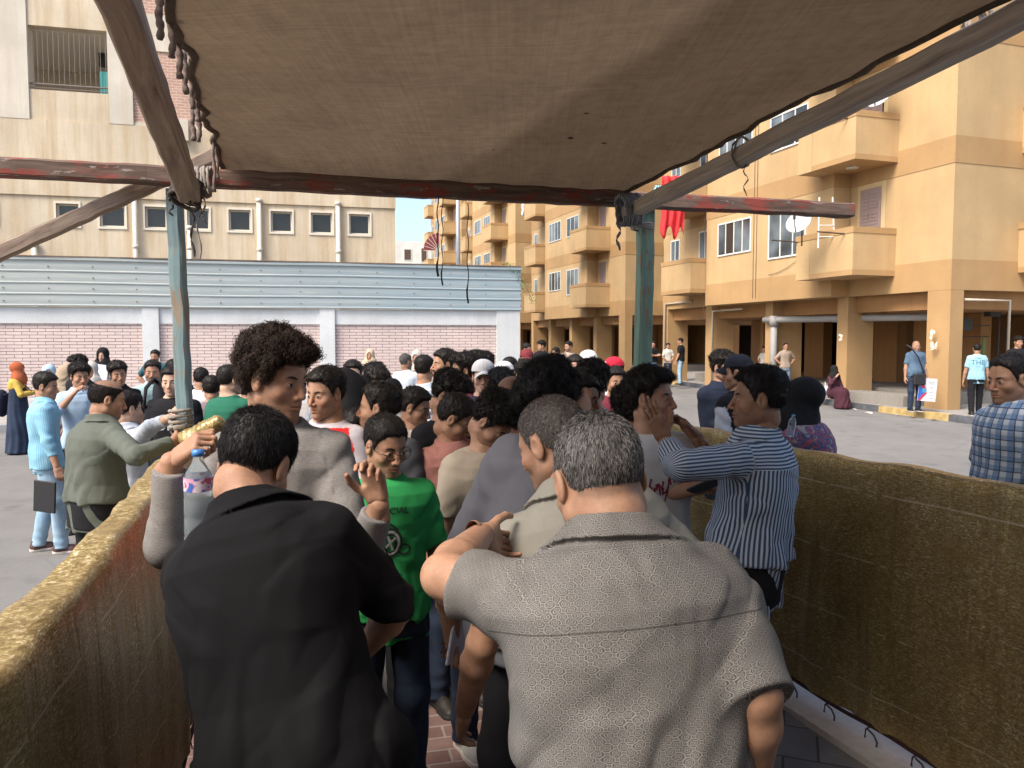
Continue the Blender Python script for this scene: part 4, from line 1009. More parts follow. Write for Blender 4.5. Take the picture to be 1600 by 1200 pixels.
def build_pen():
    dark_wood = wood('weathered_timber', (.20, .14, .105), (.38, .29, .22)); grey_wood = wood('grey_weathered_timber', (.40, .33, .27), (.68, .59, .50))
    red_wood = wood('timber_with_flaking_red_paint', (.09, .055, .04), (.19, .13, .10), ((.24, .058, .042), (.36, .31, .28)), .61)
    blue_wood = wood('teal_painted_timber', (.135, .205, .215), (.215, .295, .305), ((.24, .19, .14),), .64); green_wood = wood('green_painted_timber', (.13, .205, .15), (.215, .31, .235), ((.24, .18, .12),), .64)
    Lp = Vector((-1.99, 4.66, 0)); Rp = Vector((.925, 5.47, 0)); D = (Rp - Lp).normalized()
    g = beam_obj('canopy_post', Lp + Vector((.02, 0, 0)), Lp + Vector((-.03, 0, 2.79)), .080, .085, blue_wood, up=(0, 1, 0)); tag(g, 'blue painted timber post with rope tied round it, at the left barrier', 'post')
    g = beam_obj('canopy_post', Rp + Vector((-.02, 0, 0)), Rp + Vector((.02, 0, 2.86)), .105, .10, green_wood, up=(-.35, 1, 0)); tag(g, 'green painted timber post standing at the far end of the right barrier', 'post')
    a = Lp - D * 2.2; b = Lp + D * 4.70; zB = 2.845
    o = beam_obj('cross_beam', (a.x, a.y - .09, zB), (b.x, b.y - .09, zB + .01), .10, .105, red_wood, seg=60); tag(o, 'long horizontal timber beam with flaking red paint under the front edge of the canopy', 'beam')
    o = beam_obj('side_beam', PX(296, 303, 4.40), PX(196, 30, 2.62) + (PX(196, 30, 2.62) - PX(296, 303, 4.40)) * 1.6, .115, .105, dark_wood, seg=40); tag(o, 'thick brown timber beam running overhead above the left barrier', 'beam')
    a = PX(975, 336, 5.25); b = PX(1600, 22, 2.86); o = beam_obj('side_beam', a, b + (b - a) * 1.1, .092, .092, grey_wood, seg=40); tag(o, 'weathered grey timber beam sloping up to the right edge of the photo', 'beam')
    o = beam_obj('brace', PX(-90, 436, 4.25), PX(335, 243, 4.80), .085, .085, dark_wood, seg=30); tag(o, 'slanting brown timber brace crossing in front of the pale building', 'beam')
    # canopy: heavy sackcloth with a soft sag
    NL, NW = 60, 70; vs = []; fs = []
    left = [PX(344, 270, 4.80), PX(338, 225, 4.45), PX(322, 190, 4.05), PX(312, 160, 3.7), PX(292, 80, 3.0), PX(262, 0, 2.5), Vector((-.75, 1.4, 3.10)), Vector((-.3, 0, 3.2)), Vector((-.3, -1.8, 3.3)), Vector((-.3, -3.6, 3.35))]
    right = [PX(962, 303, 5.36), PX(1045, 265, 4.95), PX(1120, 228, 4.55), PX(1190, 190, 4.25), PX(1340, 112, 3.60), PX(1568, 0, 2.86), Vector((2.45, 1.6, 3.32)), Vector((3.1, 0, 3.42)), Vector((3.9, -1.8, 3.5)), Vector((4.3, -3.6, 3.5))]
    def curve(P, t):
        x = t * (len(P) - 1); i = min(int(x), len(P) - 2); f = x - i; p0 = P[max(i-1, 0)]; p1 = P[i]; p2 = P[i+1]; p3 = P[min(i+2, len(P)-1)]
        return .5 * ((2 * p1) + (-p0 + p2) * f + (2*p0 - 5*p1 + 4*p2 - p3) * f*f + (-p0 + 3*p1 - 3*p2 + p3) * f*f*f)
    for i in range(NL + 1):
        t = i / NL; l = curve(left, t); r = curve(right, t)
        for j in range(NW + 1):
            s_ = j / NW; p = l.lerp(r, s_); p = p.copy()
            sag = -.055 * math.sin(math.pi * s_) * (0.25 + .75 * math.sin(math.pi * min(1, t * 1.6)))
            wv = .010 * math.sin(s_ * 23 + 2 * math.sin(t * 9)) * math.sin(t * 14 + s_ * 6) + .005 * math.sin(s_ * 60 + t * 33) * math.exp(-((t - .05) / .12) ** 2) * 1.3
            edge = .012 * (math.sin(t * 90) + math.sin(t * 47)) if j in (0, NW) else 0
            p.z += sag + wv; p.x += edge; p.y += .010 * math.sin(s_ * 70) if i == 0 else 0
            vs.append(p)
    for i in range(NL):
        for j in range(NW): k = i * (NW + 1) + j; fs.append((k, k + NW + 1, k + NW + 2, k + 1))
    m, n, b = new_mat('sackcloth'); P = worldpos(n); O = P
    w1 = N(n, 'ShaderNodeTexWave', wave_type='BANDS', bands_direction='X'); w1.inputs['Scale'].default_value = 95; w1.inputs['Distortion'].default_value = 1.5; n.links.new(O, w1.inputs[0])
    w2 = N(n, 'ShaderNodeTexWave', wave_type='BANDS', bands_direction='Y'); w2.inputs['Scale'].default_value = 95; w2.inputs['Distortion'].default_value = 1.5; n.links.new(O, w2.inputs[0])
    big = noise(n, O, 1.3, 6, .62); sm = noise(n, O, 14, 5, .7); wv = mth(n, 'MULTIPLY', w1.outputs[1], w2.outputs[1])
    ma = n.nodes.new('ShaderNodeMapping'); ma.inputs['Scale'].default_value = (60, 1.2, 1); n.links.new(O, ma.inputs[0]); mb_ = n.nodes.new('ShaderNodeMapping'); mb_.inputs['Scale'].default_value = (1.2, 60, 1); n.links.new(O, mb_.inputs[0]); th = mth(n, 'ADD', mth(n, 'MULTIPLY', noise(n, ma.outputs[0], 1, 3, .7), .5), mth(n, 'MULTIPLY', noise(n, mb_.outputs[0], 1, 3, .7), .5))
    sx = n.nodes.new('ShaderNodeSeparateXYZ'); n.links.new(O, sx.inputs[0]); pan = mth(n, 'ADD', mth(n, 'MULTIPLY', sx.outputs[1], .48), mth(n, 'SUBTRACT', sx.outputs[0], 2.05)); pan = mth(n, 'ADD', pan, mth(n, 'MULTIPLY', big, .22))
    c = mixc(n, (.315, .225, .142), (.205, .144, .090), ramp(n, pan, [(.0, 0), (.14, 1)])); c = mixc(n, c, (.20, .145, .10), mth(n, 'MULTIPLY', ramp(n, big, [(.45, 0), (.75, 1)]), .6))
    c = mixc(n, c, ramp(n, sm, [(.25, .82), (.7, 1.1)]), 1, 'MULTIPLY'); c = mixc(n, c, ramp(n, wv, [(.0, .84), (.6, 1.08)]), 1, 'MULTIPLY'); c = mixc(n, c, ramp(n, th, [(.38, .86), (.62, 1.08)]), 1, 'MULTIPLY')
    sub(n, c, b); b.inputs['Roughness'].default_value = .95; b.inputs['Specular IOR Level'].default_value = .1; bump(n, b, mth(n, 'ADD', wv, mth(n, 'MULTIPLY', sm, 1.5)), .35, .003)
    tr = n.nodes.new('ShaderNodeBsdfTranslucent'); n.links.new(c, tr.inputs[0]); mx = n.nodes.new('ShaderNodeMixShader'); mx.inputs[0].default_value = .16
    n.links.new(b.outputs[0], mx.inputs[1]); n.links.new(tr.outputs[0], mx.inputs[2]); n.links.new(mx.outputs[0], n.nodes['Material Output'].inputs[0])
    root = empty('canopy', (0.5, 3, 3)); tag(root, 'large brown sackcloth sheet stretched overhead as a canopy', 'canopy')
    g = MB(); vs2 = [v - Vector((.5, 3, 3)) for v in vs]; g.add(vs2, fs); o = g.build('sheet', m, root, True)
    hemm = simple('canopy_hem', (.10, .07, .045), .95, var=.3, scale=40)
    off = Vector((.5, 3, 3)); g = MB(); g.tube([vs[i * (NW + 1)] - off for i in range(NL + 1)], .017, 6); g.build('hem', hemm, root, True)
    g = MB(); g.tube([vs[i * (NW + 1) + NW] - off for i in range(NL + 1)], [.013 + .009 * abs(math.sin(i * 1.7)) for i in range(NL + 1)], 6); g.build('hem', hemm, root, True)
    g = MB()  # torn holes show as dark frayed spots
    for (i, j, r_) in ((17, 46, .018), (22, 44, .014), (15, 52, .016), (12, 38, .010)):
        p = vs[i * (NW + 1) + j] - off; k = 9
        pts = [p + Vector((r_ * math.cos(2*math.pi*q/k) * random.uniform(.4, 1.5), r_ * math.sin(2*math.pi*q/k) * random.uniform(.4, 1.3), -.006)) for q in range(k)]; g.add(pts, [tuple(range(k))])
    g.build('tear', simple('tear_dark', (.012, .01, .008), 1), root)
    eb = empty('unseen_shade_wall', (1.5, -3.9, 0)); tag(eb, 'unseen plastered wall with a doorway, added behind the camera to shade the pen', 'building')  # wall added out of view behind the camera to darken the foreground
    pw = plaster('shade_wall_plaster', (.36, .31, .25), (.7, .65, .6), .4, 40); g = MB(); g.box((-7, -.3, 0), (-.8, 0, 5.5)); g.box((.8, -.3, 0), (7, 0, 5.5)); g.box((-.8, -.3, 2.4), (.8, 0, 5.5)); g.build('wall', pw, eb)
    g = MB(); g.box((-.8, -.2, 0), (-.7, .04, 2.4)); g.box((.7, -.2, 0), (.8, .04, 2.4)); g.box((-.7, -.2, 2.3), (.7, .04, 2.4)); g.build('shade_wall_frame', simple('shade_wall_frame_brown', (.08, .05, .03), .6), eb)
    g = MB(); g.box((-.7, -2.5, 0), (.7, -2.4, 2.3)); g.build('back_wall', simple('shade_wall_dark_back', (.05, .045, .04), .9), eb)
    rope = simple('grey_rope', (.27, .235, .20), .95, var=.35, scale=120, bmp=.6); rope2 = simple('dark_rope', (.07, .055, .05), .95, var=.4, scale=120, bmp=.6)
    m, n, b = new_mat('black_white_rope'); O = coords(n, 'Object'); ck = N(n, 'ShaderNodeTexWave'); ck.inputs['Scale'].default_value = 38; ck.inputs['Distortion'].default_value = 6; n.links.new(O, ck.inputs[0])
    sub(n, mixc(n, (.03, .035, .05), (.42, .42, .44), ramp(n, ck.outputs[1], [(.45, 0), (.6, 1)])), b); b.inputs['Roughness'].default_value = .9; bw = m
    def lashing(c, ax, r, n_, mat_, label, wid=.10, thick=.009, tails=()):
        ax = Vector(ax).normalized(); u = ax.orthogonal().normalized(); v = ax.cross(u); g = MB(); c = Vector(c); pts = []
        K = n_ * 14
        for i in range(K):
            a_ = i / 14 * 2 * math.pi; rr = r * (1 + .13 * math.sin(i * .9) + random.uniform(-.05, .05))
            pts.append(c + ax * (-wid / 2 + wid * ((i / K * 2.3) % 1.0) + random.uniform(-.003, .003)) + (u * math.cos(a_) + v * math.sin(a_)) * rr)
        g.tube(pts, thick, 5)
        for tl in tails:
            p = c + Vector(tl[0]); q = []
            for k in range(12): q.append(p + Vector((.012 * math.sin(k * 1.1 + tl[1] * 9), .008 * math.cos(k * 1.7), -tl[1] * k / 11)))
            g.tube(q, [thick * (.55 + .25 * math.sin(k * 2.2)) for k in range(12)], 5)
        o = g.build('rope_lashing', mat_, None, True); tag(o, label, 'rope'); return o
    lashing(PX(292, 300, 4.42), (.2, .3, 1), .085, 9, rope2, 'dark rope lashing binding the beams on top of the blue post', .13, .012, [((.05, -.06, -.04), .33), ((-.07, -.05, -.02), .12)])
    lashing(PX(318, 285, 4.52), (1, .2, 0), .075, 6, rope, 'frayed pale rope wound round the red beam beside the blue post', .09, .009, [((.0, -.08, -.03), .42), ((.03, -.08, -.03), .22)])
    lashing(PX(984, 328, 5.15), (.9, .3, .1), .085, 8, bw, 'black and white braided rope knotted round the beam at the green post', .14, .016, [((-.08, -.05, -.03), .24)])
    lashing(PX(1003, 352, 5.38), (0, 0, 1), .078, 3, rope, 'thin pale rope wrapped near the top of the green post', .06, .009)
    lashing(PX(283, 655, 4.62), (0, 0, 1), .068, 9, rope, 'coiled grey rope tied round the blue post at barrier height', .13, .010, [((-.03, -.05, -.03), .14)])
    lashing(PX(1527, 38, 3.12), Vector((1.2, -2.3, .33)), .078, 3, rope, 'pale rope loops tied round the grey sloping beam', .05, .008, [])
    lashing(PX(1160, 238, 4.20), Vector((1.2, -2.3, .33)), .072, 2, rope, 'thin rope loop round the grey sloping beam with a hanging end', .03, .006, [((.02, .0, -.05), .18)])
    for (px, y0, y1, d, r_, lb) in ((684, 300, 432, 4.95, .0042, 'doubled cord hanging from the red beam left of the pole'), (691, 300, 446, 4.96, .003, 'thinner cord hanging just beside the doubled cord under the red beam'), (731, 318, 474, 5.02, .0034, 'long cord with a frayed end hanging from the middle of the red beam')):
        g = MB(); K = 16; pts = []
        for k in range(K): t = k / (K - 1); p = PX(px + 1.4 * math.sin(k * 1.3), y0 + (y1 - y0) * t, d); pts.append(p)
        g.tube(pts, [r_ * (1 if k < K - 3 else 1.9) for k in range(K)], 5); tag(g.build('hanging_cord', rope2, None, True), lb, 'cord')
    # knotted fringe hanging from the left edge of the canopy
    fr = [(248, 0, 62, 2.45), (267, 20, 90, 2.62), (279, 57, 122, 2.85), (288, 85, 147, 3.1), (298, 112, 170, 3.35), (306, 140, 190, 3.6), (300, 175, 220, 3.75), (309, 160, 222, 3.85), (333, 225, 300, 4.4), (338, 235, 280, 4.45)]
    for i, (px, y0, y1, d) in enumerate(fr):
        g = MB(); K = 14; pts = [PX(px + 1.2 * math.sin(k * .8 + i) + (3 * k / K), y0 - 6 + (y1 - y0 + 6) * k / (K - 1), d) for k in range(K)]
        g.tube(pts, [(.008 + .006 * abs(math.sin(k * .95 + i))) * (.8 if i > 7 else 1) for k in range(K)], 6)
        tag(g.build('fringe_cord', simple('fringe_rope', (.17, .125, .105), .95, var=.35, scale=90, bmp=.5), None, True), '%s knotted cord from the top along the left edge of the canopy' % ('first second third fourth fifth sixth seventh eighth ninth lowest'.split()[i]), 'cord', 'knotted cords along the left edge of the canopy')
    # gold barriers
    def barrier(name, P0, P1, ztop, zbot, width, outward, label, seed):
        root = empty(name, P0); tag(root, label, 'barrier'); P0 = Vector(P0); P1 = Vector(P1); T = (P1 - P0); L = T.length; T.normalize(); Nn = Vector((-T.y, T.x, 0)) * outward
        K = int(L / .035); rows = 46; vs = []; fs = []
        for i in range(K + 1):
            s_ = i / K * L; sg = .008 * math.sin(s_ * 2.1 + seed) + .006 * math.sin(s_ * 5.3 + seed * 2) + .006 * math.sin(s_ * 13)
            wd = width * (1 + .15 * math.sin(s_ * 3.1 + seed)); zt = ztop + sg
            for j in range(rows + 1):
                q = j / rows
                if q < .42:   t = q / .42; z = zbot + (zt - .045 - zbot) * t; o_ = 0.0 - .02 * math.sin(math.pi * t); fold = (1 - t * .75)
                elif q < .58: t = (q - .42) / .16; an = math.pi * t; z = zt - .045 + .045 * min(1, 1.6 * math.sin(an)); o_ = wd / 2 * (1 - math.cos(an)); fold = .5
                else:         t = (q - .58) / .42; z = zt - .045 - (zt - .045 - .25) * t; o_ = wd + .01 * math.sin(t * 3); fold = t
                f = .008 * math.sin(s_ * 17 + 1.5 * math.sin(z * 2 + seed) + seed) + .004 * math.sin(s_ * 43 + 2 * math.sin(z * 3.1)) + .005 * math.sin(z * 21 + 3 * math.sin(s_ * 3.3))
                if q < .42 and outward * 1 != 0: f *= 1.1
                p = T * s_ + Nn * (o_ + f * fold); vs.append((p.x, p.y, z))
        for i in range(K):
            for j in range(rows): k = i * (rows + 1) + j; fs.append((k, k + 1, k + rows + 2, k + rows + 1))
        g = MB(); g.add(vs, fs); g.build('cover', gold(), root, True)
        g = MB(); g.tube([Vector((0, 0, ztop - .075)) + Nn * width / 2, T * L + Vector((0, 0, ztop - .075)) + Nn * width / 2], .03, 8); g.build('rail', dark_wood, root, True)
        g = MB(); pts = [T * (L * i / 60) + Vector((0, 0, zbot - .004 + .006 * math.sin(i * 1.3))) for i in range(61)]; g.tube(pts, .010, 6); g.build('hem_cord', simple('maroon_cord', (.05, .018, .018), .9), root, True)
        g = MB()
        for i in range(int(L / .26)):
            g = MB(); c_ = T * (.13 + i * .26); pts = [c_ + Vector((0, 0, zbot)) + T * (.05 * math.sin(a_)) - Nn * (.02 + .02 * math.cos(a_ * .5)) + Vector((0, 0, -.045 * (1 - math.cos(a_)))) for a_ in np.linspace(0, 2 * math.pi * .92, 9)]; g.tube(pts, .0045, 5); g.build('lacing', rope2, root, True)
        return root
    barrier('cloth_barrier', (.99, 5.28, 0), (3.70, -1.9, 0), 1.335, .10, .075, 1, 'gold foil cloth barrier along the right side of the queue pen', 1.3)
    barrier('cloth_barrier', (-1.80, 4.52, 0), (.07, -1.9, 0), 1.335, .06, .12, -1, 'gold foil cloth barrier along the left side of the queue pen', 4.1)
    # gathered gold bundle tied at the blue post
    def bun(P):
        c = V3(PX(318, 672, 4.50)); q = P - c; d = seg(q, (-.10, .02, -.05), (.09, -.02, .035), .062, .050)
        return d + .0015 * np.sin(q[:, 0] * 170 + 60 * q[:, 2]) + .012 * wav(P, 22) + .004 * wav(P, 70)
    V, Q = nets(bun, V3(PX(318, 672, 4.5)) - .25, V3(PX(318, 672, 4.5)) + .25, .007); o = link('gathered_cloth', np_mesh('gathered_cloth', V, Q, gold())); tag(o, 'bunched bright gold cloth gathered at the blue post', 'cloth')
# ------------------------------------------------------------------ walls and buildings
def brick_mat(name, c1, c2, mort, w, h, mo, frame):
    m, n, b = new_mat(name); t = n.nodes.new('ShaderNodeTexCoord'); br = N(n, 'ShaderNodeTexBrick'); br.inputs['Scale'].default_value = 1; br.inputs['Brick Width'].default_value = w; br.inputs['Row Height'].default_value = h; br.inputs['Mortar Size'].default_value = mo; br.inputs['Mortar Smooth'].default_value = .1
    mp = n.nodes.new('ShaderNodeMapping'); mp.inputs['Rotation'].default_value = (R(-90), 0, 0); n.links.new(t.outputs['Object'], mp.inputs[0])
    sx = n.nodes.new('ShaderNodeSeparateXYZ'); n.links.new(t.outputs['Object'], sx.inputs[0]); cb = n.nodes.new('ShaderNodeCombineXYZ'); n.links.new(sx.outputs[0], cb.inputs[0]); n.links.new(sx.outputs[2], cb.inputs[1])
    wig = noise(n, t.outputs['Object'], 3, 3, .6); cv = n.nodes.new('ShaderNodeVectorMath'); cv.operation = 'ADD'; n.links.new(cb.outputs[0], cv.inputs[0]); w3 = n.nodes.new('ShaderNodeCombineXYZ'); n.links.new(mth(n, 'MULTIPLY', wig, .012), w3.inputs[1]); n.links.new(w3.outputs[0], cv.inputs[1])
    n.links.new(cv.outputs[0], br.inputs['Vector']); br.inputs['Color1'].default_value = (*c1, 1); br.inputs['Color2'].default_value = (*c2, 1); br.inputs['Mortar'].default_value = (*mort, 1)
    f = noise(n, t.outputs['Object'], 1.2, 5, .6); f2 = noise(n, t.outputs['Object'], 30, 3, .7); c = mixc(n, br.outputs[0], ramp(n, f, [(.3, .88), (.7, 1.06)]), 1, 'MULTIPLY'); c = mixc(n, c, ramp(n, f2, [(.3, .92), (.7, 1.05)]), 1, 'MULTIPLY')
    sub(n, c, b); b.inputs['Roughness'].default_value = .88; bump(n, b, mth(n, 'MULTIPLY', br.outputs[1], -1), .8, .012); return m
def build_wall(M):
    wallM = M @ Matrix.Scale(-1, 4, (0, 1, 0))            # local x along, y away from camera, z up
    rz = math.atan2(.229, .973); W0 = Vector((-12.9, 19.3, 0)); root = empty('boundary_wall', W0, rz); tag(root, 'long boundary wall with pale pink brick panels between white pillars', 'wall')
    inv = lambda px: (lambda k: (k * 19.3 + 12.9) / (.973 - k * .229))((px - 800) / 1200)
    pb = brick_mat('pink_brick', (.56, .445, .415), (.61, .49, .455), (.11, .08, .07), .36, .083, .0055, None)
    wp = plaster('white_wall_paint', (.60, .62, .63), (.75, .72, .66), .35, 40)
    xs = [inv(-700), inv(-330), inv(-30), inv(238), inv(512), inv(793)]; xe = inv(812)
    g = MB(); g.box((-20, .0, .13), (xe - .05, .22, 2.28)); g.build('brick_panel', pb, root)
    g = MB(); g.box((-20, -.05, 2.282), (xe - .35, .27, 2.70)); g.build('coping_band', wp, root)
    for i, x in enumerate(xs):
        hw = .20 if i < 5 else .34; g = MB(); g.box((x - hw, -.11, .13), (x + hw, .33, 2.703 if i < 5 else 2.72)); g.build('pillar', wp, root)
    g = MB(); g.box((-20, -.09, .13), (xe - .4, -.003, .34)); g.build('plinth', wp, root)
    # corrugated metal hoarding on the wall
    hoard = empty('metal_hoarding', W0 + Vector((0, 0, 0)), rz); tag(hoard, 'pale blue ribbed metal sheeting fixed along the top of the brick wall', 'hoarding')
    m, n, b = new_mat('weathered_blue_sheet'); t = n.nodes.new('ShaderNodeTexCoord'); O = t.outputs['Object']; sx = n.nodes.new('ShaderNodeSeparateXYZ'); n.links.new(O, sx.inputs[0])
    mp = n.nodes.new('ShaderNodeMapping'); mp.inputs['Scale'].default_value = (5, 1, .5); n.links.new(O, mp.inputs[0]); st = noise(n, mp.outputs[0], 2.5, 6, .7); big = noise(n, O, .35, 3, .5)
    mp2 = n.nodes.new('ShaderNodeMapping'); mp2.inputs['Scale'].default_value = (.5, 1, 9); n.links.new(O, mp2.inputs[0]); hz = noise(n, mp2.outputs[0], 1.5, 5, .7)
    gx = ramp(n, mth(n, 'ADD', mth(n, 'DIVIDE', sx.outputs[0], 14.0), mth(n, 'MULTIPLY', big, .3)), [(.25, 0), (.95, 1)])
    c = mixc(n, (.315, .345, .335), (.255, .32, .35), gx); c = mixc(n, c, (.50, .47, .41), mth(n, 'MULTIPLY', ramp(n, hz, [(.5, 0), (.72, 1)]), .55)); c = mixc(n, c, (.33, .30, .26), mth(n, 'MULTIPLY', ramp(n, st, [(.62, 0), (.8, 1)]), .5))
    sub(n, c, b); b.inputs['Roughness'].default_value = .6; b.inputs['Metallic'].default_value = .1
    steel = m; xr = inv(812)
    prof = []; z = 2.70; hts = [2.70, 2.99, 3.27, 3.56, 3.84]
    for i in range(4):
        z0, z1 = hts[i], hts[i+1]; prof += [(z0, -.12), (z0 + .02, -.142), (z0 + .04, -.142), (z0 + .06, -.12), ((z0 + z1) / 2, -.125)]
    prof += [(3.84, -.12), (3.87, -.17), (3.93, -.17), (3.95, -.13)]
    xbreaks = [-22, inv(-420), inv(62), inv(421), xr]
    for i in range(4):
        x0, x1 = xbreaks[i], xbreaks[i+1]; vs = []; fs = []; K = 26
        for k in range(K + 1):
            x = x0 + (x1 - x0) * k / K
            for (z_, y_) in prof: vs.append((x, y_ - .004 * i + .006 * math.sin(x * 2.2 + z_ * 3), z_ + .008 * math.sin(x * .9)))
        P_ = len(prof)
        for k in range(K):
            for j in range(P_ - 1): a_ = k * P_ + j; fs.append((a_, a_ + P_, a_ + P_ + 1, a_ + 1))
        g = MB(); g.add(vs, fs); o = g.build('ribbed_sheet', steel, hoard); sd = o.modifiers.new('s', 'SOLIDIFY'); sd.thickness = .02
    rust = simple('rusty_edge', (.16, .115, .085), .9, var=.4, scale=20)
    g = MB(); g.box((-22, -.19, 3.945), (xr, -.05, 3.975)); g.build('top_rail', rust, hoard)
    g = MB()
    for x in np.arange(-10, xr, 1.02):
        for z_ in (2.83, 3.15, 3.42, 3.70): g.box((x, -.15, z_), (x + .025, -.125, z_ + .025))
    g.build('bolt', rust, hoard)
    # creeper over the end of the hoarding
    rt = empty('creeper', (0, 0, 0)); tag(rt, 'small green creeper trailing over the right end of the metal hoarding', 'plant')
    e = PX(806, 428, 22.5); g = MB(); stem = []
    for i in range(10): stem.append(e + Vector((-.35 + .09 * i, -.25, .22 - .012 * i * i)))
    g.tube(stem, .008, 5); g.build('stem', simple('creeper_stem', (.10, .08, .04)), rt, True); g = MB()
    for i in range(260):
        c_ = Vector(random.choice(stem)) + Vector((random.gauss(0, .07), random.gauss(0, .06), random.gauss(-.02, .08))); s_ = random.uniform(.03, .055); a_ = Vector((random.gauss(0, 1), random.gauss(0, 1), random.gauss(0, 1))).normalized(); b_ = a_.orthogonal().normalized()
        g.add([c_, c_ + a_ * s_ * .5 + b_ * s_ * .45, c_ + a_ * s_, c_ + a_ * s_ * .5 - b_ * s_ * .45], [(0, 1, 2, 3)])
    g.build('foliage', simple('creeper_leaf', (.06, .15, .03), .6, var=.4, scale=8), rt)
def pane_mat():
    if 'pane' in MATS: return MATS['pane']
    m, n, b = new_mat('window_glass'); f = noise(n, worldpos(n), .8, 2, .5); sub(n, mixc(n, (.03, .035, .04), (.16, .19, .21), ramp(n, f, [(.4, 0), (.65, 1)])), b); b.inputs['Roughness'].default_value = .12; b.inputs['Specular IOR Level'].default_value = .6; MATS['pane'] = m; return m
def build_school():
    rz = math.atan2(.229, .973); O0 = Vector((-16.7, 25.0, 0)); inv = lambda px, off=0: (lambda k: (k * (25.0 - .973 * off) + 16.7 - .229 * off) / (.973 - k * .229))((px - 800) / 1200)
    root = empty('school_building', O0, rz); tag(root, 'cream plastered building behind the wall with a row of small square windows', 'building')
    cm = plaster('cream_plaster', (.63, .535, .395), (.66, .55, .42), .75, 45); wm = plaster('pale_plaster', (.64, .585, .49), (.75, .66, .55), .5, 45)
    rb_ = brick_mat('red_brick', (.42, .235, .175), (.48, .28, .21), (.55, .45, .37), .26, .095, .012, None)
    xe = inv(619); dh = lambda px: 25.0 + .229 * inv(px)
    zof = lambda px, py, off=0: EYE - (py - 529) * (25.0 + .229 * inv(px, off) - .973 * off) / 1200
    wins = [(-7, 4), (96, 131), (163, 202), (233, 266), (298, 332), (362, 396), (427, 460), (489, 522), (548, 580)]
    zb, zt = zof(450, 365), zof(450, 334); zb = zof(380, 363); zt = zof(380, 331)
    # wall built in strips so that the window recesses are real
    g = MB(); xs = -26.0
    for (a_, b_) in wins:
        x0, x1 = inv(a_), inv(b_); g.box((xs, 0, 0), (x0, .35, 6.55)); g.box((x0, 0, 0), (x1, .35, zb)); g.box((x0, 0, zt), (x1, .35, 6.55)); xs = x1
    g.box((xs, 0, 0), (xe, .35, 6.55)); g.box((xe - .35, .352, 0), (xe, 14, 12.8)); g.box((-26, 13.6, 0), (xe - .36, 14, 12.8)); g.build('lower_wall', cm, root)
    g = MB(); g.box((-26, -.06, 6.551), (xe + .02, .35, 8.95)); g.build('spandrel', cm, root)
    g = MB(); g.box((-26, .36, 6.3), (xe - .36, 13.6, 6.5)); g.box((-26, .36, 3.2), (xe - .36, 13.6, 3.3)); g.build('floor_slab', wm, root)
    frm = simple('window_frame_cream', (.62, .57, .47), .7)
    for i, (a_, b_) in enumerate(wins):
        x0, x1 = inv(a_), inv(b_); g = MB(); t = .055
        g.box((x0 - .06, -.035, zb - .07), (x1 + .06, -.002, zb)); g.box((x0 - .06, -.035, zt), (x1 + .06, -.002, zt + .07)); g.box((x0 - .06, -.035, zb), (x0, -.002, zt)); g.box((x1, -.035, zb), (x1 + .06, -.002, zt))
        g.box((x0 + .002, .10, zb + .002), (x0 + t, .16, zt - .002)); g.box((x1 - t, .10, zb + .002), (x1 - .002, .16, zt - .002)); g.box((x0 + t, .10, zb + .002), (x1 - t, .16, zb + t)); g.box((x0 + t, .10, zt - t), (x1 - t, .16, zt - .002))
        w_ = g.build('window', frm, root); g = MB(); g.box((x0 + t, .125, zb + t), (x1 - t, .132, zt - t)); g.build('pane', simple('dark_pane', (.018, .02, .022), .15), w_)
    pipe = simple('cream_pipe', (.62, .58, .50), .6)
    for (px, ztop) in ((60, 4.9), (217, 7.5), (301, 5.6), (409, 6.6), (531, 6.6)):
        x = inv(px, .12); g = MB(); g.tube([(x, -.12, 0), (x, -.12, ztop)], .075, 12); g.tube([(x, -.12, 4.9), (x, -.12, 5.02)], .095, 12); g.tube([(x, -.12, ztop - .02), (x, -.12, ztop + .1)], .10, 12); g.build('drainpipe', pipe, root, True)
    # upper storeys: pillars, open gallery, brick panels
    o_ = .0
    def X(px): return inv(px, .0)
    zp, zo0, zo1 = 8.95, zof(120, 152), zof(120, 57)
    pil = [(-190, -120), (15, 60), (182, 219)]
    g = MB()
    for (a_, b_) in pil: g.box((inv(a_, .07), -.07, 8.96), (inv(b_, .07), .5, 22.0))
    g.build('pillar', wm, root)
    g = MB(); seq = [(-26, X(-190)), (X(-120), X(15)), (X(60), X(182))]
    for (x0, x1) in seq:
        for k in range(4):
            b0 = 8.952 + 3.55 * k; g.box((x0, -.02, b0), (x1, .28, b0 + (zo0 - 8.95))); g.box((x0, -.02, b0 + (zo1 - 8.95)), (x1, .28, b0 + 3.55))
    g.build('parapet', cm, root)
    g = MB()
    for (x0, x1) in [(-27, inv(200))]:
        for k in range(4):
            zz = 8.95 + 3.55 * k; g.box((x0, .282, zz + 2.95), (x1, 4.4, zz + 3.15)); g.box((x0, 4.41, zz - .2), (x1, 4.6, zz + 3.5))
    g.build('gallery', simple('gallery_plaster', (.62, .55, .45), .9), root)  # one even pale plaster colour for the gallery inside
    # inside the visible gallery: doorway with slats and a turquoise curtain, rail, wires
    x0, x1 = X(60), X(182); g = MB(); g.box((x0 + .9, 4.33, 8.9), (x1 - .3, 4.40, 11.0)); g.build('doorway', simple('dark_doorway', (.03, .025, .022), .8), root)
    g = MB(); K = 10; vs = []
    for i in range(K + 1): vs += [(x1 - .36 + .30 * i / K, .42 + .03 * math.sin(i * 2.1), zo0 - .05), (x1 - .36 + .30 * i / K, .42 + .03 * math.sin(i * 2.1), zo0 + .85)]
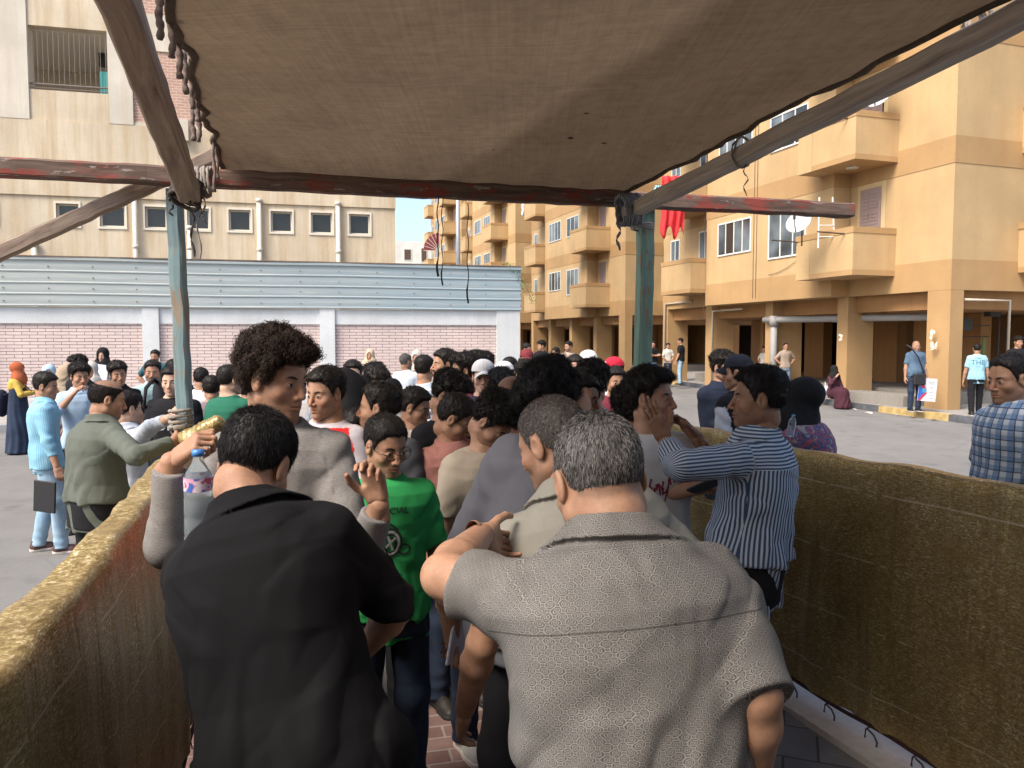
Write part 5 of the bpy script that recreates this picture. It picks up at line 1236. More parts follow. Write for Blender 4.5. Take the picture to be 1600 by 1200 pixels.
    g.add(vs, [(2*i, 2*i+2, 2*i+3, 2*i+1) for i in range(K)]); g.build('curtain', simple('turquoise_cloth', (.10, .38, .38), .9), root)
    g = MB(); g.tube([(x0, .05, zo0 + .20), (x1, .05, zo0 + .20)], .03, 6); g.tube([(x0, .05, zo0 + .08), (x1, .05, zo0 + .08)], .015, 6); g.tube([(X(-120), .05, zo0 + .2), (X(15), .05, zo0 + .2)], .03, 6)
    g.build('rail', simple('dull_metal', (.20, .17, .15), .5, .5), root); g = MB()
    for x in np.arange(x0 + .1, x1, .155): g.tube([(x, .12, zo0), (x, .12, zo1)], .0045, 4, caps=False)
    for x in np.arange(X(-120) + .1, X(15), .155): g.tube([(x, .12, zo0), (x, .12, zo1)], .007, 4, caps=False)
    g.build('wire', simple('pale_wire', (.5, .46, .4), .5, .3), root)
    g = MB(); cx = (x0 + x1) / 2 + .5; g.box((cx - .10, 2.0, 11.45), (cx + .10, 2.15, 11.9)); g.tube([(cx, 2.07, 11.9), (cx, 2.07, 12.0)], .02, 6); g.build('lantern', simple('dark_metal', (.05, .04, .035), .5, .5), root)
    g = MB(); bx0, bx1 = X(219) + .002, xe
    for k in range(4):
        b0 = zof(260, 200) + 3.55 * k; g.box((bx0, .02, b0), (bx1, .3, b0 + (zof(260, 92) - zof(260, 200))))
    g.build('brick_panel', rb_, root); g = MB()
    for k in range(4):
        b0 = zof(260, 92) + 3.55 * k; g.box((bx0, -.02, b0 + .001), (bx1, .3, b0 + 3.55 - (zof(260, 92) - zof(260, 200)) - .001))
    g.box((bx0, -.02, 8.953), (bx1, .3, zof(260, 200) - .001)); g.build('white_band', wm, root)
    g = MB(); g.box((X(292), -.28, 8.5), (X(305), -.06, 9.2)); g.build('bracket', wm, root)
def build_flats(C, name, label, detail=True, storeys=6, hue=1.0):
    """apartment block on pillars. local: x = into the block (right), y = receding along the street front"""
    rz = math.atan2(.316, .949); root = empty(name, C, rz); tag(root, label, 'building')
    base = (.53 * hue, .365 * hue, .185 * hue); dark = (.44, .275, .125); pl = plaster('yellow_plaster', base, (.75, .68, .6), .35, 55); dk = plaster('ochre_plaster', dark, (.8, .7, .6), .3, 55)
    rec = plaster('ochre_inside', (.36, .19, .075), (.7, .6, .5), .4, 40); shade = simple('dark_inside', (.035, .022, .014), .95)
    PH = 2.95; Z0 = .146; zb, zl = 3.08, 3.82; Ltot = 13.9; Wd = 12.0; top = zl + PH * storeys
    # walls: one storey = light wall from zl to zl+2.3 and ochre band 2.3..2.95; joints stand 3 mm apart
    blocks = [((0, 0), (Wd, Ltot)), ((-.6, 3.4), (-.004, 9.8))]
    g1 = MB(); g2 = MB()
    for (x0, y0), (x1, y1) in blocks:
        g2.box((x0, y0, zb), (x1, y1, zl))
        for k in range(storeys):
            z = zl + PH * k; g1.box((x0 + .012, y0 + .012, z + .001), (x1 - (.012 if x0 == 0 else 0), y1 - .012, z + 2.299)); g2.box((x0, y0, z + 2.30), (x1, y1, z + PH - .001))
    g1.build('wall', pl, root); g2.build('floor_band', dk, root)
    # ceiling soffit and interior of the open ground floor
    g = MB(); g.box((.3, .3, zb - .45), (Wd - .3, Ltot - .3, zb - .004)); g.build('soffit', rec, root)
    g = MB()
    piers = [(0, 0, .42, .68), (0, 3.4, .92, 3.82), (-.1, 6.62, 1.05, 7.0), (0, 10.3, .95, 10.7), (0, 13.5, .95, 13.88)]
    for (x0, y0, x1, y1) in piers: g = MB(); g.box((x0 + .003, y0 + .003, Z0), (x1, y1 - .003, zb - .002)); g.build('pier', dk, root)
    g = MB()
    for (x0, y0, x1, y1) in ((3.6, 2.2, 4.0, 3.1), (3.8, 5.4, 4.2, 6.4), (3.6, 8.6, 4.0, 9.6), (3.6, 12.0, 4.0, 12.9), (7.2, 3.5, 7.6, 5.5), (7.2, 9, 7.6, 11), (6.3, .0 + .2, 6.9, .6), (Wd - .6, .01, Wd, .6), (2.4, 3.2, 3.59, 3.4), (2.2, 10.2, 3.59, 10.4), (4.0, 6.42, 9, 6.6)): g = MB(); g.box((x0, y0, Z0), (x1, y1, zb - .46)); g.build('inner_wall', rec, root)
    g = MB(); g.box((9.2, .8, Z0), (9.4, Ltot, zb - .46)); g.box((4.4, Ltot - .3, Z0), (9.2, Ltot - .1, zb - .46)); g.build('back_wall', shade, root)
    g = MB(); g.box((1.2, 1.2, Z0), (7, Ltot - .6, Z0 + .32)); g.build('plinth', plaster('plinth_concrete', (.27, .25, .22), (.7, .65, .6), .5, 30), root)
    cop = dk
    def balcony(y0, y1, xo, z, x_in=0.0):
        """projecting balcony with solid parapet; bottom at z-.28, top at z+1.0"""
        g = MB(); t = .12; zb_, zt_ = z - .28, z + .96
        g.prism([(x_in - .003, y0), (x_in - .003, y1), (xo, y1), (xo, y0)], zb_, zb_ + .14)
        b_ = g.build('balcony', dk, root)
        g = MB(); g.box((xo + .004, y0 + .004, zb_ + .141), (xo + t, y1 - .004, zt_ - .16)); g.box((xo + t + .001, y0 + .004, zb_ + .141), (x_in - .004, y0 + t, zt_ - .16)); g.box((xo + t + .001, y1 - t, zb_ + .141), (x_in - .004, y1 - .004, zt_ - .16)); g.build('parapet', pl, b_)
        g = MB(); e = .03; g.box((xo - e + .02, y0 - e + .02, zt_ - .159), (xo + t + .02, y1 + e - .02, zt_)); g.box((xo + t + .021, y0 - e + .02, zt_ - .159), (x_in - .004, y0 + t + .02, zt_)); g.box((xo + t + .021, y1 - t - .02, zt_ - .159), (x_in - .004, y1 + e - .02, zt_)); g.build('coping', cop, b_)
        return b_
    white = simple('white_frame', (.62, .62, .58), .5); pn = pane_mat()
    def window(x, y0, y1, z0, z1, n_=4, openp=None):
        g = MB(); t = .05
        g.box((x - .035, y0, z0), (x - .002, y0 + t, z1)); g.box((x - .035, y1 - t, z0), (x - .002, y1, z1)); g.box((x - .035, y0 + t, z0), (x - .002, y1 - t, z0 + t)); g.box((x - .035, y0 + t, z1 - t), (x - .002, y1 - t, z1))
        for i in range(1, n_): y = y0 + (y1 - y0) * i / n_; g.box((x - .030, y - .022, z0 + t), (x - .004, y + .022, z1 - t))
        w_ = g.build('window', white, root); g = MB()
        for i in range(n_):
            a_ = y0 + (y1 - y0) * i / n_ + .024 + (t if i == 0 else 0) * .5; b_ = y0 + (y1 - y0) * (i + 1) / n_ - .024
            g.box((x - .016, a_, z0 + t), (x - .010, b_, z1 - t), mi=(1 if openp == i else 0))
        g.build('pane', [pn, shade], w_); return w_
    shut = simple('mauve_shutter', (.30, .22, .20), .7)
    def shutter(x, y0, y1, z0, z1):
        g = MB(); g.box((x - .05, y0, z0), (x - .003, y1, z1)); m_ = (y0 + y1) / 2
        o = g.build('shutter', shut, root); g = MB()
        for (a_, b_) in ((y0 + .07, m_ - .04), (m_ + .04, y1 - .07)):
            for (c_, d_) in ((z0 + .08, (z0 + z1) / 2 - .04), ((z0 + z1) / 2 + .04, z1 - .08)):
                for q in range(5): zz = c_ + (d_ - c_) * q / 5; g.box((x - .062, a_, zz), (x - .052, b_, zz + (d_ - c_) / 5 * .7))
        g.build('louvre', shut, o)
        g = MB(); p_ = .14; g.box((x - .012, y0 - p_, z0 - .03), (x - .0025, y1 + p_, z1 + p_)); g.build('surround', plaster('patch_plaster', (.66, .50, .27), (.8, .8, .8), .3, 50), o)
    nst = storeys
    for k in range(nst):
        z = zl + PH * k
        balcony(1.75, 3.38, -1.38, z, 0.012); 
        g = MB(); g.box((-1.38, 3.385, z - .28), (-.604, 3.95, z - .14)); g.box((-1.376, 3.385, z - .139), (-1.26, 3.95, z + .80)); g.box((-1.259, 3.83, z - .139), (-.604, 3.95, z + .80)); b_ = g.build('balcony_return', pl, root); g = MB(); g.box((-1.39, 3.385, z + .801), (-1.24, 3.97, z + .96)); g.box((-1.239, 3.81, z + .801), (-.604, 3.97, z + .96)); g.build('coping', cop, b_)
        balcony(9.82, 11.9, -1.22, z, 0.012)
        window(-.588, 4.5, 6.25, z + (.9 if k else .55), z + 2.0, 3, 1 if k == 5 else None); window(-.588, 7.15, 9.05, z + .92, z + 2.05, 4, 2 if k == 0 else None)
        shutter(.012, 2.28, 3.0, z + 1.0, z + 2.15)
        window(.012, 10.4, 11.2, z + .4, z + 2.1, 2)
        window(.012, 12.6, 13.3, z + .9, z + 2.0, 2)
    # balconies on the face towards the camera
    for k in range(nst):
        z = zl + PH * k; g = MB(); g.box((2.15, -1.0, z - .28), (5.2, -.004, z - .14)); b_ = g.build('balcony', dk, root); g = MB(); g.box((2.154, -.996, z - .139), (5.196, -.88, z + .80)); g.box((2.154, -.879, z - .139), (2.27, .008, z + .80)); g.box((5.08, -.879, z - .139), (5.196, .008, z + .80)); g.build('parapet', pl, b_); g = MB(); g.box((2.13, -1.02, z + .801), (5.22, -.86, z + .96)); g.box((2.13, -.859, z + .801), (2.29, .008, z + .96)); g.build('coping', cop, b_)
    g = MB(); g.box((-.2, -.2, top - .01), (Wd + .2, Ltot + .2, top + .25)); g.build('roof', dk, root)
    if not detail: return root
    pg = simple('grey_drain_pipe', (.27, .26, .25), .6); pc = simple('tan_pipe', (.46, .40, .32), .6)
    g = MB(); g.tube([(-.18, 6.45, .15), (-.18, 6.45, 2.45)], .11, 12); g.tube([(-.22, 6.9, 2.5), (-.12, 6.2, 2.5), (.4, 5.6, 2.5), (.6, 3.0, 2.48), (.8, .8, 2.46)], .10, 12); g.tube([(-.18, 6.45, 2.3), (-.18, 6.45, 2.62)], .15, 12); g.build('drainpipe', pg, root, True)
    g = MB(); g.tube([(-.08, 10.1, .2), (-.08, 10.1, 2.9), (-.08, 8.3, 2.92)], .04, 8); g.build('pipe', pc, root, True); g = MB(); g.tube([(-.05, 13.6, .2), (-.05, 13.6, 3.3), (-.05, 11.6, 3.32)], .04, 8); g.build('pipe', pc, root, True); g = MB(); g.tube([(.35, 7.4, .9), (.35, 7.4, 2.7), (.1, 6.9, 2.72)], .035, 8); g.build('pipe', pc, root, True); g = MB(); g.tube([(.5, .06, 2.85), (2.0, .06, 2.85), (2.0, .06, .3)], .035, 8); g.build('pipe', pc, root, True)
    # gas meters and pipework under the block
    g = MB(); mm_ = simple('meter_dark', (.03, .032, .03), .5)
    for (x, z) in ((1.5, 2.1), (2.1, 2.12), (3.1, 2.5)): g.box((x, 1.5, z), (x + .38, 1.7, z + .32))
    for z in (1.95, 2.25): g.tube([(1.1, 1.6, z), (3.2, 1.6, z)], .015, 6)
    for x in (3.5, 3.8): g.tube([(x, 1.55, .3), (x, 1.55, 3.0)], .02, 6)
    g.build('gas_meter', mm_, root)
    g = MB(); g.tube([(2.9, 1.5, .6), (2.9, 1.5, 1.9)], .05, 8); g.tube([(2.3, 1.45, 1.1), (4.2, 1.45, 1.15)], .03, 6); g.tube([(2.3, 1.45, .8), (4.2, 1.45, .8)], .03, 6); g.build('green_pipe', simple('green_paint', (.13, .17, .04), .6), root)
    g = MB()  # dryings arms by the balconies
    am = simple('iron_arm', (.05, .03, .02), .7)
    for k in range(nst):
        z = zl + PH * k
        for y in (3.9, 2.05): g = MB(); g.tube([(-1.38, y, z + .80), (-2.05, y + .25, z + .86)], .018, 6); g.build('drying_arm', am, root)
        g = MB(); g.tube([(2.3, -1.0, z + .95), (2.1, -1.8, z + .97)], .018, 6); g.build('drying_arm', am, root)
    g = MB(); g.tube([(-.7, 2.6, zl + PH - .281), (-.7, 2.6, zl + PH - .31)], .17, 16); g.build('ceiling_lamp', white, root, True)
    g = MB(); c0 = simple('cable', (.12, .08, .06), .8)
    for (y, za, zb2) in ((7.0, 3.2, 10), (6.85, 3.2, 10), (9.9, 2.9, 9)): g.tube([(-.615, y, za + (zb2 - za) * i / 10 ) for i in range(11)], .008, 4)
    g.tube([(-.62, 6.2 - 1.8 * i / 10, 3.9 + .6 * (i / 10) ** 2) for i in range(11)], .008, 4); g.build('cable', c0, root)
    return root
def build_far():
    build_flats((10.63, 18.7, 0), 'apartment_block', 'nearest ochre apartment block on pillars with balconies at the right')
    build_flats((5.70, 38.9, 0), 'apartment_block', 'second ochre apartment block partly behind the green post', False)
    build_flats((.25, 57.7, 0), 'apartment_block', 'third ochre apartment block above the end of the blue hoarding', False)
    build_flats((-5.0, 76.5, 0), 'apartment_block', 'farthest ochre apartment block beside the patch of sky', False)
    # white blocks at the end of the street
    root = empty('white_apartment_house', (-17.5, 104, 0), 0.2); tag(root, 'distant white apartment house at the end of the street under the sky', 'building'); wm = plaster('far_white', (.72, .70, .64), (.8, .75, .7), .3, 10)
    g = MB(); g.box((0, 0, 0), (9, 9, 11.2)); g.box((0, -.9, 11.2), (9, 9, 11.6)); g.box((0, 0, 11.6), (6.8, 9, 15.0)); g.build('wall', wm, root)
    for (x, z, w, h) in ((2.9, 12.4, 1.1, 1.6), (5.2, 12.2, .9, 2.0), (2.5, 9.1, 1.6, 1.5), (4.9, 8.6, .9, 2.2), (2.6, 6, 1.6, 1.4)):
        g = MB(); g.box((x, -.06, z), (x + w, -.01, z + h)); f_ = g.build('window', simple('white_frame', (.6, .6, .58)), root); g = MB(); g.box((x + .12, -.09, z + .12), (x + w - .12, -.07, z + h - .12)); g.build('pane', simple('brown_pane', (.10, .06, .04), .4), f_)
    g = MB(); g.box((2.0, -1.2, 10.4), (7.0, -.02, 10.55)); g.build('awning_slab', wm, root)
    # lamp pole
    p = PX(716, 420, 44); root = empty('lamp_pole', (p.x, 44, 0)); tag(root, 'tall pale grey lamp pole rising behind the blue hoarding', 'lamp pole')
    g = MB(); g.tube([(0, 0, 0), (0, 0, 6), (0, 0, 13)], [.16, .13, .10], 12); g.build('pole', simple('galvanised', (.42, .45, .48), .45, .3), root, True); g = MB(); g.tube([(0, 0, 13), (-.3, 0, 13.6), (-1.2, 0, 13.9)], .05, 8); g.build('arm', simple('galvanised', (.42, .45, .48)), root, True); g = MB(); g.box((-1.9, -.12, 13.82), (-1.2, .12, 13.98)); g.build('lamp_head', simple('lamp_grey', (.3, .3, .3)), root)
    # red fan awning
    c_ = PX(687, 392, 70); root = empty('window_awning', (c_.x, 70, c_.z)); tag(root, 'dome shaped dark red window awning with white ribs on the farthest block', 'awning'); g = MB(); vs = [(0, 0, 0)]; n_ = 12; fs = []
    for i in range(n_ + 1):
        a_ = math.pi / 2 * i / n_; vs.append((-1.45 * math.cos(a_), -.2, 1.6 * math.sin(a_))); 
    fs = [(0, i + 1, i + 2) for i in range(n_)]; g.add(vs, fs); vs2 = [v for v in vs[1:]] + [(v[0], 1.2, v[2]) for v in vs[1:]]; g.add(vs2, [(i, i + 1, n_ + 2 + i, n_ + 1 + i) for i in range(n_)]); g.build('cover', simple('maroon_canvas', (.22, .045, .05), .8), root)
    g = MB()
    for i in range(0, n_ + 1, 2): g.tube([(0, -.06, 0), (vs[i + 1][0], -.24, vs[i + 1][2])], .025, 4)
    g.build('rib', simple('white_frame', (.6, .6, .58)), root)
    # satellite dishes
    def dish(p, r_, face, label):
        root = empty('satellite_dish', p); tag(root, label, 'satellite dish'); q = Vector(face).normalized().to_track_quat('Z', 'Y').to_matrix().to_4x4(); g = MB(); vs = [(0, 0, 0)]; fs = []
        for j in range(1, 6):
            for i in range(20): a_ = 2 * math.pi * i / 20; rr = r_ * j / 5; vs.append((rr * math.cos(a_), rr * math.sin(a_), .35 * rr * rr / r_))
        fs = [(0, 1 + i, 1 + (i + 1) % 20) for i in range(20)]
        for j in range(4):
            for i in range(20): a_ = 1 + j * 20 + i; b_ = 1 + j * 20 + (i + 1) % 20; fs.append((a_, a_ + 20, b_ + 20, b_))
        g.add([q @ Vector(v) for v in vs], fs); o = g.build('reflector', simple('dish_white', (.40, .41, .42), .4), root, True); md = o.modifiers.new('s', 'SOLIDIFY'); md.thickness = .015
        g = MB(); g.tube([q @ Vector((0, -r_, .1)), q @ Vector((0, -r_ * .2, r_ * 1.1))], .014, 6); g.tube([q @ Vector((0, -r_ * .25, r_ * 1.0)), q @ Vector((0, -.0, r_ * 1.15))], .035, 8); g.build('feed_arm', simple('iron_arm', (.05, .03, .02)), root); g = MB(); g.tube([q @ Vector((0, 0, -.02)), q @ Vector((0, 0, -.15)), q @ Vector((0, 0, -.15)) + Vector((0, 0, -.5))], .02, 6); g.build('mount', simple('iron_arm', (.05, .03, .02)), root)
    dish(PX(1250, 350, 20.7), .34, (-.6, -.6, .45), 'white satellite dish on the lower balcony just above the parapet')
    dish(PX(1376, 152, 20.3), .36, (-.7, -.5, .4), 'white satellite dish high up beside the upper balcony window'); 
    # ladder-like rack on the balcony
    root = empty('folding_rack', PX(1292, 352, 20.6)); tag(root, 'white folding rack standing on the lower balcony behind the parapet', 'rack'); g = MB()
    for x in (-.22, .22): g.tube([(x, 0, -.6), (x * .8, .1, .75)], .022, 6)
    for z in (-.3, .0, .3, .6): g.tube([(-.21, .02, z), (.21, .02, z)], .016, 6)
    g.build('rack_frame', simple('white_frame', (.6, .6, .58)), root)
    # laundry
    def cloth(p, w, h, c, label, name='laundry_cloth'):
        g = MB(); K, J = 16, 12; vs = []
        for i in range(K + 1):
            for j in range(J + 1):
                x = (i / K - .5) * w; z = -j / J * h * (1 + .12 * math.sin(i * .8)); vs.append(p + Vector((x * .8 + .02 * math.sin(j), .10 * math.sin(i * 1.25 + .2 * j), z)))
        g.add(vs, [(i * (J + 1) + j, (i + 1) * (J + 1) + j, (i + 1) * (J + 1) + j + 1, i * (J + 1) + j + 1) for i in range(K) for j in range(J)]); o = g.build(name, simple('laundry_' + name + str(c[0]), c, .85, var=.08), None, True); o.modifiers.new('s', 'SOLIDIFY').thickness = .01; tag(o, label, 'laundry')
    cloth(PX(1052, 275, 27.0), 1.0, 1.95, (.62, .030, .035), 'bright red cloth hanging out to dry beyond the green post')
    cloth(PX(1028, 290, 27.3), .30, .3, (.35, .60, .66), 'small pale blue cloth hanging beside the red cloth', 'small_laundry_cloth')
    cloth(PX(825, 312, 52), 1.1, 1.0, (.55, .52, .58), 'pale washing hung over a balcony of the third block', 'balcony_laundry_cloth')
    # plastic bags on the step
    for i, (px, lb) in enumerate(((1266, 'leftmost white plastic bag on the step'), (1279, 'white plastic bag with red print in the middle of the row'), (1293, 'greyish plastic bag beside the seated woman'))):
        p = PX(px, 604, 21.6)
        def bag(P):
            q = P - V3((p.x, p.y, .33)); d = ell(q, (0, 0, .10), (.13, .10, .13)); d = smin(d, seg(q, (-.05, 0, .18), (-.07, 0, .34), .03, .015), .05); d = smin(d, seg(q, (.05, 0, .18), (.03, 0, .33), .03, .015), .05); return smax(d + .010 * wav(P, 45, i), -q[:, 2], .01)
        V, Q = nets(bag, V3((p.x, p.y, .33)) - .25, V3((p.x, p.y, .33)) + .4, .016); m = simple('plastic_bag_' + str(i), ((.62, .62, .60), (.66, .55, .53), (.45, .47, .48))[i], .35); o = link('plastic_bag', np_mesh('plastic_bag', V, Q, m)); tag(o, lb, 'bag', 'plastic bags on the step')
    # low step beside the nearest block
    Ms = Matrix.Translation((10.63, 18.7, 0)) @ Matrix.Rotation(math.atan2(.316, .949), 4, 'Z'); g = MB(); g.box((-.35, 1.0, .147), (.55, 6.2, .42), Ms); o = g.build('low_step', plaster('plinth_concrete', (.27, .25, .22), (.7, .65, .6), .5, 30)); tag(o, 'low grey concrete step between the pillars of the nearest block', 'step')
    # torn poster remains on the corner pier and its neighbour
    for (px, py, d, w, h, lb) in ((1461, 526, 18.95, .20, .40, 'white scraps of a torn poster on the corner pier'), (1314, 528, 21.3, .14, .16, 'small torn white paper scrap on the second pier'), (1460, 544, 18.95, .20, .08, 'thin strip of torn paper under the poster scraps')):
        root = PX(px, py, d); rr = Matrix.Rotation(math.atan2(.316, .949), 4, 'Z'); g = MB()
        for q in range(9):
            a_ = random.uniform(-.5, .5) * w; z_ = random.uniform(-.5, .5) * h; k = 6; pts = [root + rr @ Vector((-.02 - .001 * q, a_ + .045 * math.cos(i_ * 1.05) * random.uniform(.4, 1.3), z_ + .08 * (h / .4) * math.sin(i_ * 1.05) * random.uniform(.4, 1.3))) for i_ in range(k)]; g.add(pts, [tuple(range(k))])
        tag(g.build('torn_poster', simple('paper_scrap', (.62, .58, .50), .9)), lb, 'paper')
# ------------------------------------------------------------------ the people
def F_(name, c, *a, **k): return fabric(name, c, *a, **k)
def build_people():
    init_trous()
    white = F_('white_cotton', (.56, .56, .56)); offw = F_('offwhite_cotton', (.52, .50, .45)); black = F_('black_cotton', (.011, .011, .013)); navy = F_('navy_cotton', (.018, .024, .042)); maroon = F_('maroon_cotton', (.14, .025, .04))
    beige = F_('beige_cotton', (.36, .30, .235)); khaki = F_('khaki_cotton', (.34, .30, .225)); teal = F_('teal_cotton', (.03, .10, .12)); mint = F_('mint_cotton', (.30, .46, .43)); dgrey = F_('dark_grey_cotton', (.07, .07, .08)); lblue = F_('pale_blue_cotton', (.33, .45, .58))
    green = F_('bright_green_jersey', (.035, .33, .095)); dgreen = F_('dark_green_jersey', (.02, .12, .075)); salmon = F_('salmon_linen', (.34, .14, .115), 'heather', (.42, .20, .17)); purple = F_('dark_purple_cotton', (.05, .03, .055))
    scarf_black = F_('black_scarf', (.012, .012, .013)); blackshirt = F_('matt_black_shirting', (.0045, .004, .0052), crease=.6, seam=True)
    def P(px, py, d, yaw, label, **k): return person(dict(px=px, py=py, d=d, yaw=yaw, label=label, **k))
    FAR = 'people waiting in the street'; CR = 'people crowding towards the queue pen'; PEN = 'people inside the queue pen'
    # ---- foreground in the pen
    dm = F_('patterned_shirting', (.066, .061, .058), 'damask', (.245, .23, .215), crease=.7, seam=True)
    sp_grey = lambda Pn: .30 + .62 * sstep(-Pn[:, 1] + -.2 * Pn[:, 2] + np.abs(Pn[:, 0]) * .8, -.06, .06) * (1 - sstep(Pn[:, 2], .06, .125) * .75)
    man = P(936, 645, 1.50, 8, 'heavy grey haired man in a grey patterned shirt, back to the camera, in front', near=2, hair='close', neckl=.118, head='fat', grey=.62, greyf=sp_grey, dens=5.0, hairc=(.022, .021, .022), shirt=dm, collar=True, wide=1.12, shz=.845, slope=.02, belly=.55, lean=14, face=16, nod=22, roll=-4,
        tilt=-3, hdirL=(.45, 1, -.5), armL=((752, 836, 1.76), (-1, -.3, -.2), 'relax', (694, 900, 1.46)), armR=((1172, 1240, 1.34), (1, -.3, 0), 'relax', (1180, 1085, 1.27)), slenR=1.06, slen=.74, skin='b', stubble=.5, scalp=.3, ease=.022, hem=-.10, foldscale=1.5, group=PEN, trousers='grey', neck=26, twist=0, hscale=1.02)
    blk = P(398, 640, 1.86, -8, 'man in a plain black short sleeved shirt, back to the camera, searching the curly man', near=2, hair='crop', dens=5.0, hairc=(.011, .010, .011), shirt=blackshirt, collar=True, wide=1.02, shz=.85, slope=.015, belly=.4, lean=16, tilt=-18, neckl=.125, face=-12, nod=34, roll=6,
        armL=((430, 1010, 2.12), (-1, -.3, -.3), 'relax', (350, 985, 1.84)), armR=((575, 1010, 2.12), (1, -.4, -.2), 'relax', (618, 950, 1.84)), skin='b', stubble=.1, ease=.020, hem=-.30, flare=.03, foldscale=1.5, group=PEN, neck=30, slen=.95)
    curly = P(432, 517, 2.42, 186, 'tall curly haired young man in a grey T-shirt raising both hands to be searched', near=2, hair='mop', dens=5, head='y', hairc=(.030, .017, .011), shirt=F_('heather_grey_jersey', (.155, .143, .135), 'heather', (.25, .235, .225)), face=246, nod=10, sleeve='long', slen=.90, wide=.93,
        armR=((268, 722, 2.12), (-1, -.3, -.9), 'grip', (262, 852, 2.16)), armL=((592, 790, 2.20), (1, 0, -.9), 'pinch', (560, 905, 2.28)), hdirR=(.65, -.1, .5), hbackR=(-.35, -.6, .6), hdirL=(-.15, -.1, 1), hbackL=(.1, 1, .1), skin='b', stubble=.3, scalp=.5, group=PEN, trousers='navy', want_bvh=True, roll=0)
    gk = P(862, 620, 2.06, 12, 'man with cropped grey brown hair and pale khaki shirt, half hidden behind the patterned shirt', near=2, hair='buzz', dens=5, hairc=(.06, .05, .045), grey=.45, greyf=lambda Pn: .25 + .5 * sstep(-Pn[:, 2], -.08, .0), shirt=F_('pale_khaki_shirting', (.235, .222, .190), crease=.6, seam=True), collar=True, wide=1.02, lean=12, tilt=-12, face=52, nod=22, neck=20, arm='relaxf', skin='b', stubble=.25, scalp=.45, group=PEN, ease=.022, trousers='grey', armR=((1000, 1000, 2.1), (1, -.4, -.3), 'relax'))
    biggrey = P(866, 562, 2.72, 42, 'large young man with a big head of black curls, bowed, in a slate grey T-shirt', near=1, hair='curly', dens=2.6, hairc=(.009, .008, .008), shirt=F_('slate_grey_jersey', (.105, .105, .122), crease=.6), wide=1.28, belly=.3, lean=8, tilt=15, face=100, nod=44, neck=18, skin='b', glasses=True, armL=((706, 1000, 2.85), (-.6, -.8, 0), 'grip', (700, 905, 2.80)), hdirL=(.08, 0, -1), hbackL=(-1, -.3, 0), armR='relaxf', group=PEN, trousers='black', shoes='blue', slen=1.0, ease=.026, stance=.03, stride=-.05, hem=-.05)
    red = P(507, 572, 3.75, 165, 'young man in a red football shirt with pale grey sleeves behind the curly haired man', near=1, hair='short', head='s', face=150, nod=6, skin='b', shirt=None or white, group=PEN, trousers='light', want_bvh=True, arm='relaxf', shcolor=lambda V, t, u, v, g, F: np.where(((g[:, 2] > .5) | (t > .965) | ((t > .80) & (np.abs(u) > .40 - .27 * t)))[:, None], V3((.44, .40, .43)), V3((.50, .022, .022))))
    strp = F_('blue_striped_shirting', (.46, .51, .58), 'stripes', (.045, .085, .15), crease=.8)
    sman = P(1184, 570, 3.10, 62, 'man in a blue and white striped shirt holding the boy\'s face in both hands', near=2, hair='short', hairc=(.012, .010, .010), dens=3, head='old', shirt=strp, sleeve='long', slen=.80, collar=True, face=80, nod=0, skin='c', stubble=.3, wide=1.03, belly=.35, ease=.022, hem=.20, foldscale=1.6, lean=-2, neck=2,
        armL=((1040, 690, 3.02), (-.2, -.6, -1), 'flat', (1062, 728, 2.80)), armR=((1090, 684, 3.30), (.4, .5, -1), 'relax'), hdirL=(-.42, .1, .9), hbackL=(-.3, -1, 0), hdirR=(-.75, .05, .75), hbackR=(.7, .3, .5), group=PEN, trousers='black', waist=.30)
    boy = P(1020, 573, 3.32, 188, 'boy in a white T-shirt with red lettering whose face the striped shirt man holds', near=2, hair='curlyside', dens=2, head='y', shirt=white, face=235, nod=-4, skin='b', scalp=.4, group=PEN, want_bvh=True, armL=((1098, 762, 3.20), (1, -.2, -.6), 'grip'), armR='down', trousers='black', ease=.026, wide=.98, shoes='white')
    greenb = P(603, 650, 3.00, 196, 'boy in glasses and a bright green T-shirt with a small black print', near=2, hair='crop', dens=2.5, head='y', shirt=green, face=222, nod=16, glasses=True, skin='b', hairc=(.013, .011, .010), group=PEN, want_bvh=True, arm='down', trousers='navy', ease=.022, shoes='black', armR='relaxf')
    jac = P(590, 597, 3.80, 168, 'lean man with a moustache in a dark grey shirt, in profile', near=1, hair='short', head='old', recede=.012, shirt=dgrey, sleeve='short', face=88, nod=0, skin='b', must=.6, stubble=.3, group=PEN, trousers='black')
    P(712, 617, 3.90, 216, 'young man in glasses and salmon pink button shirt looking down', near=1, hair='short', shirt=salmon, sleeve='long', collar=True, face=262, nod=32, neck=14, glasses=True, skin='b', group=PEN, trousers='navy', ease=.022, hem=-.1)
    P(771, 612, 3.42, 214, 'curly haired boy in a beige T-shirt with his head bowed', near=1, hair='curly', dens=1.6, shirt=beige, face=240, nod=46, neck=16, lean=6, skin='b', group=PEN, trousers='navy', ease=.030, wide=1.08, shoes='white')
    # ---- behind the pen, middle of the crowd
    P(702, 580, 4.30, 216, 'curly haired boy in a black T-shirt looking down to the right', hair='curly', shirt=black, face=250, nod=30, neck=12, skin='b', group=CR)
    P(560, 593, 5.05, 140, 'boy with thick wavy hair just behind the moustached man', hair='wavy', shirt=black, face=200, nod=20, skin='b', group=CR)
    P(541, 586, 4.90, 20, 'boy seen from behind with a dark backpack strap, next to the football shirt', hair='short', shirt=black, face=10, nod=8, skin='b', group=CR)
    P(613, 593, 5.50, 170, 'boy in a cream T-shirt with his cropped head bowed', hair='buzz', shirt=offw, face=172, nod=48, neck=18, skin='c', group=CR)
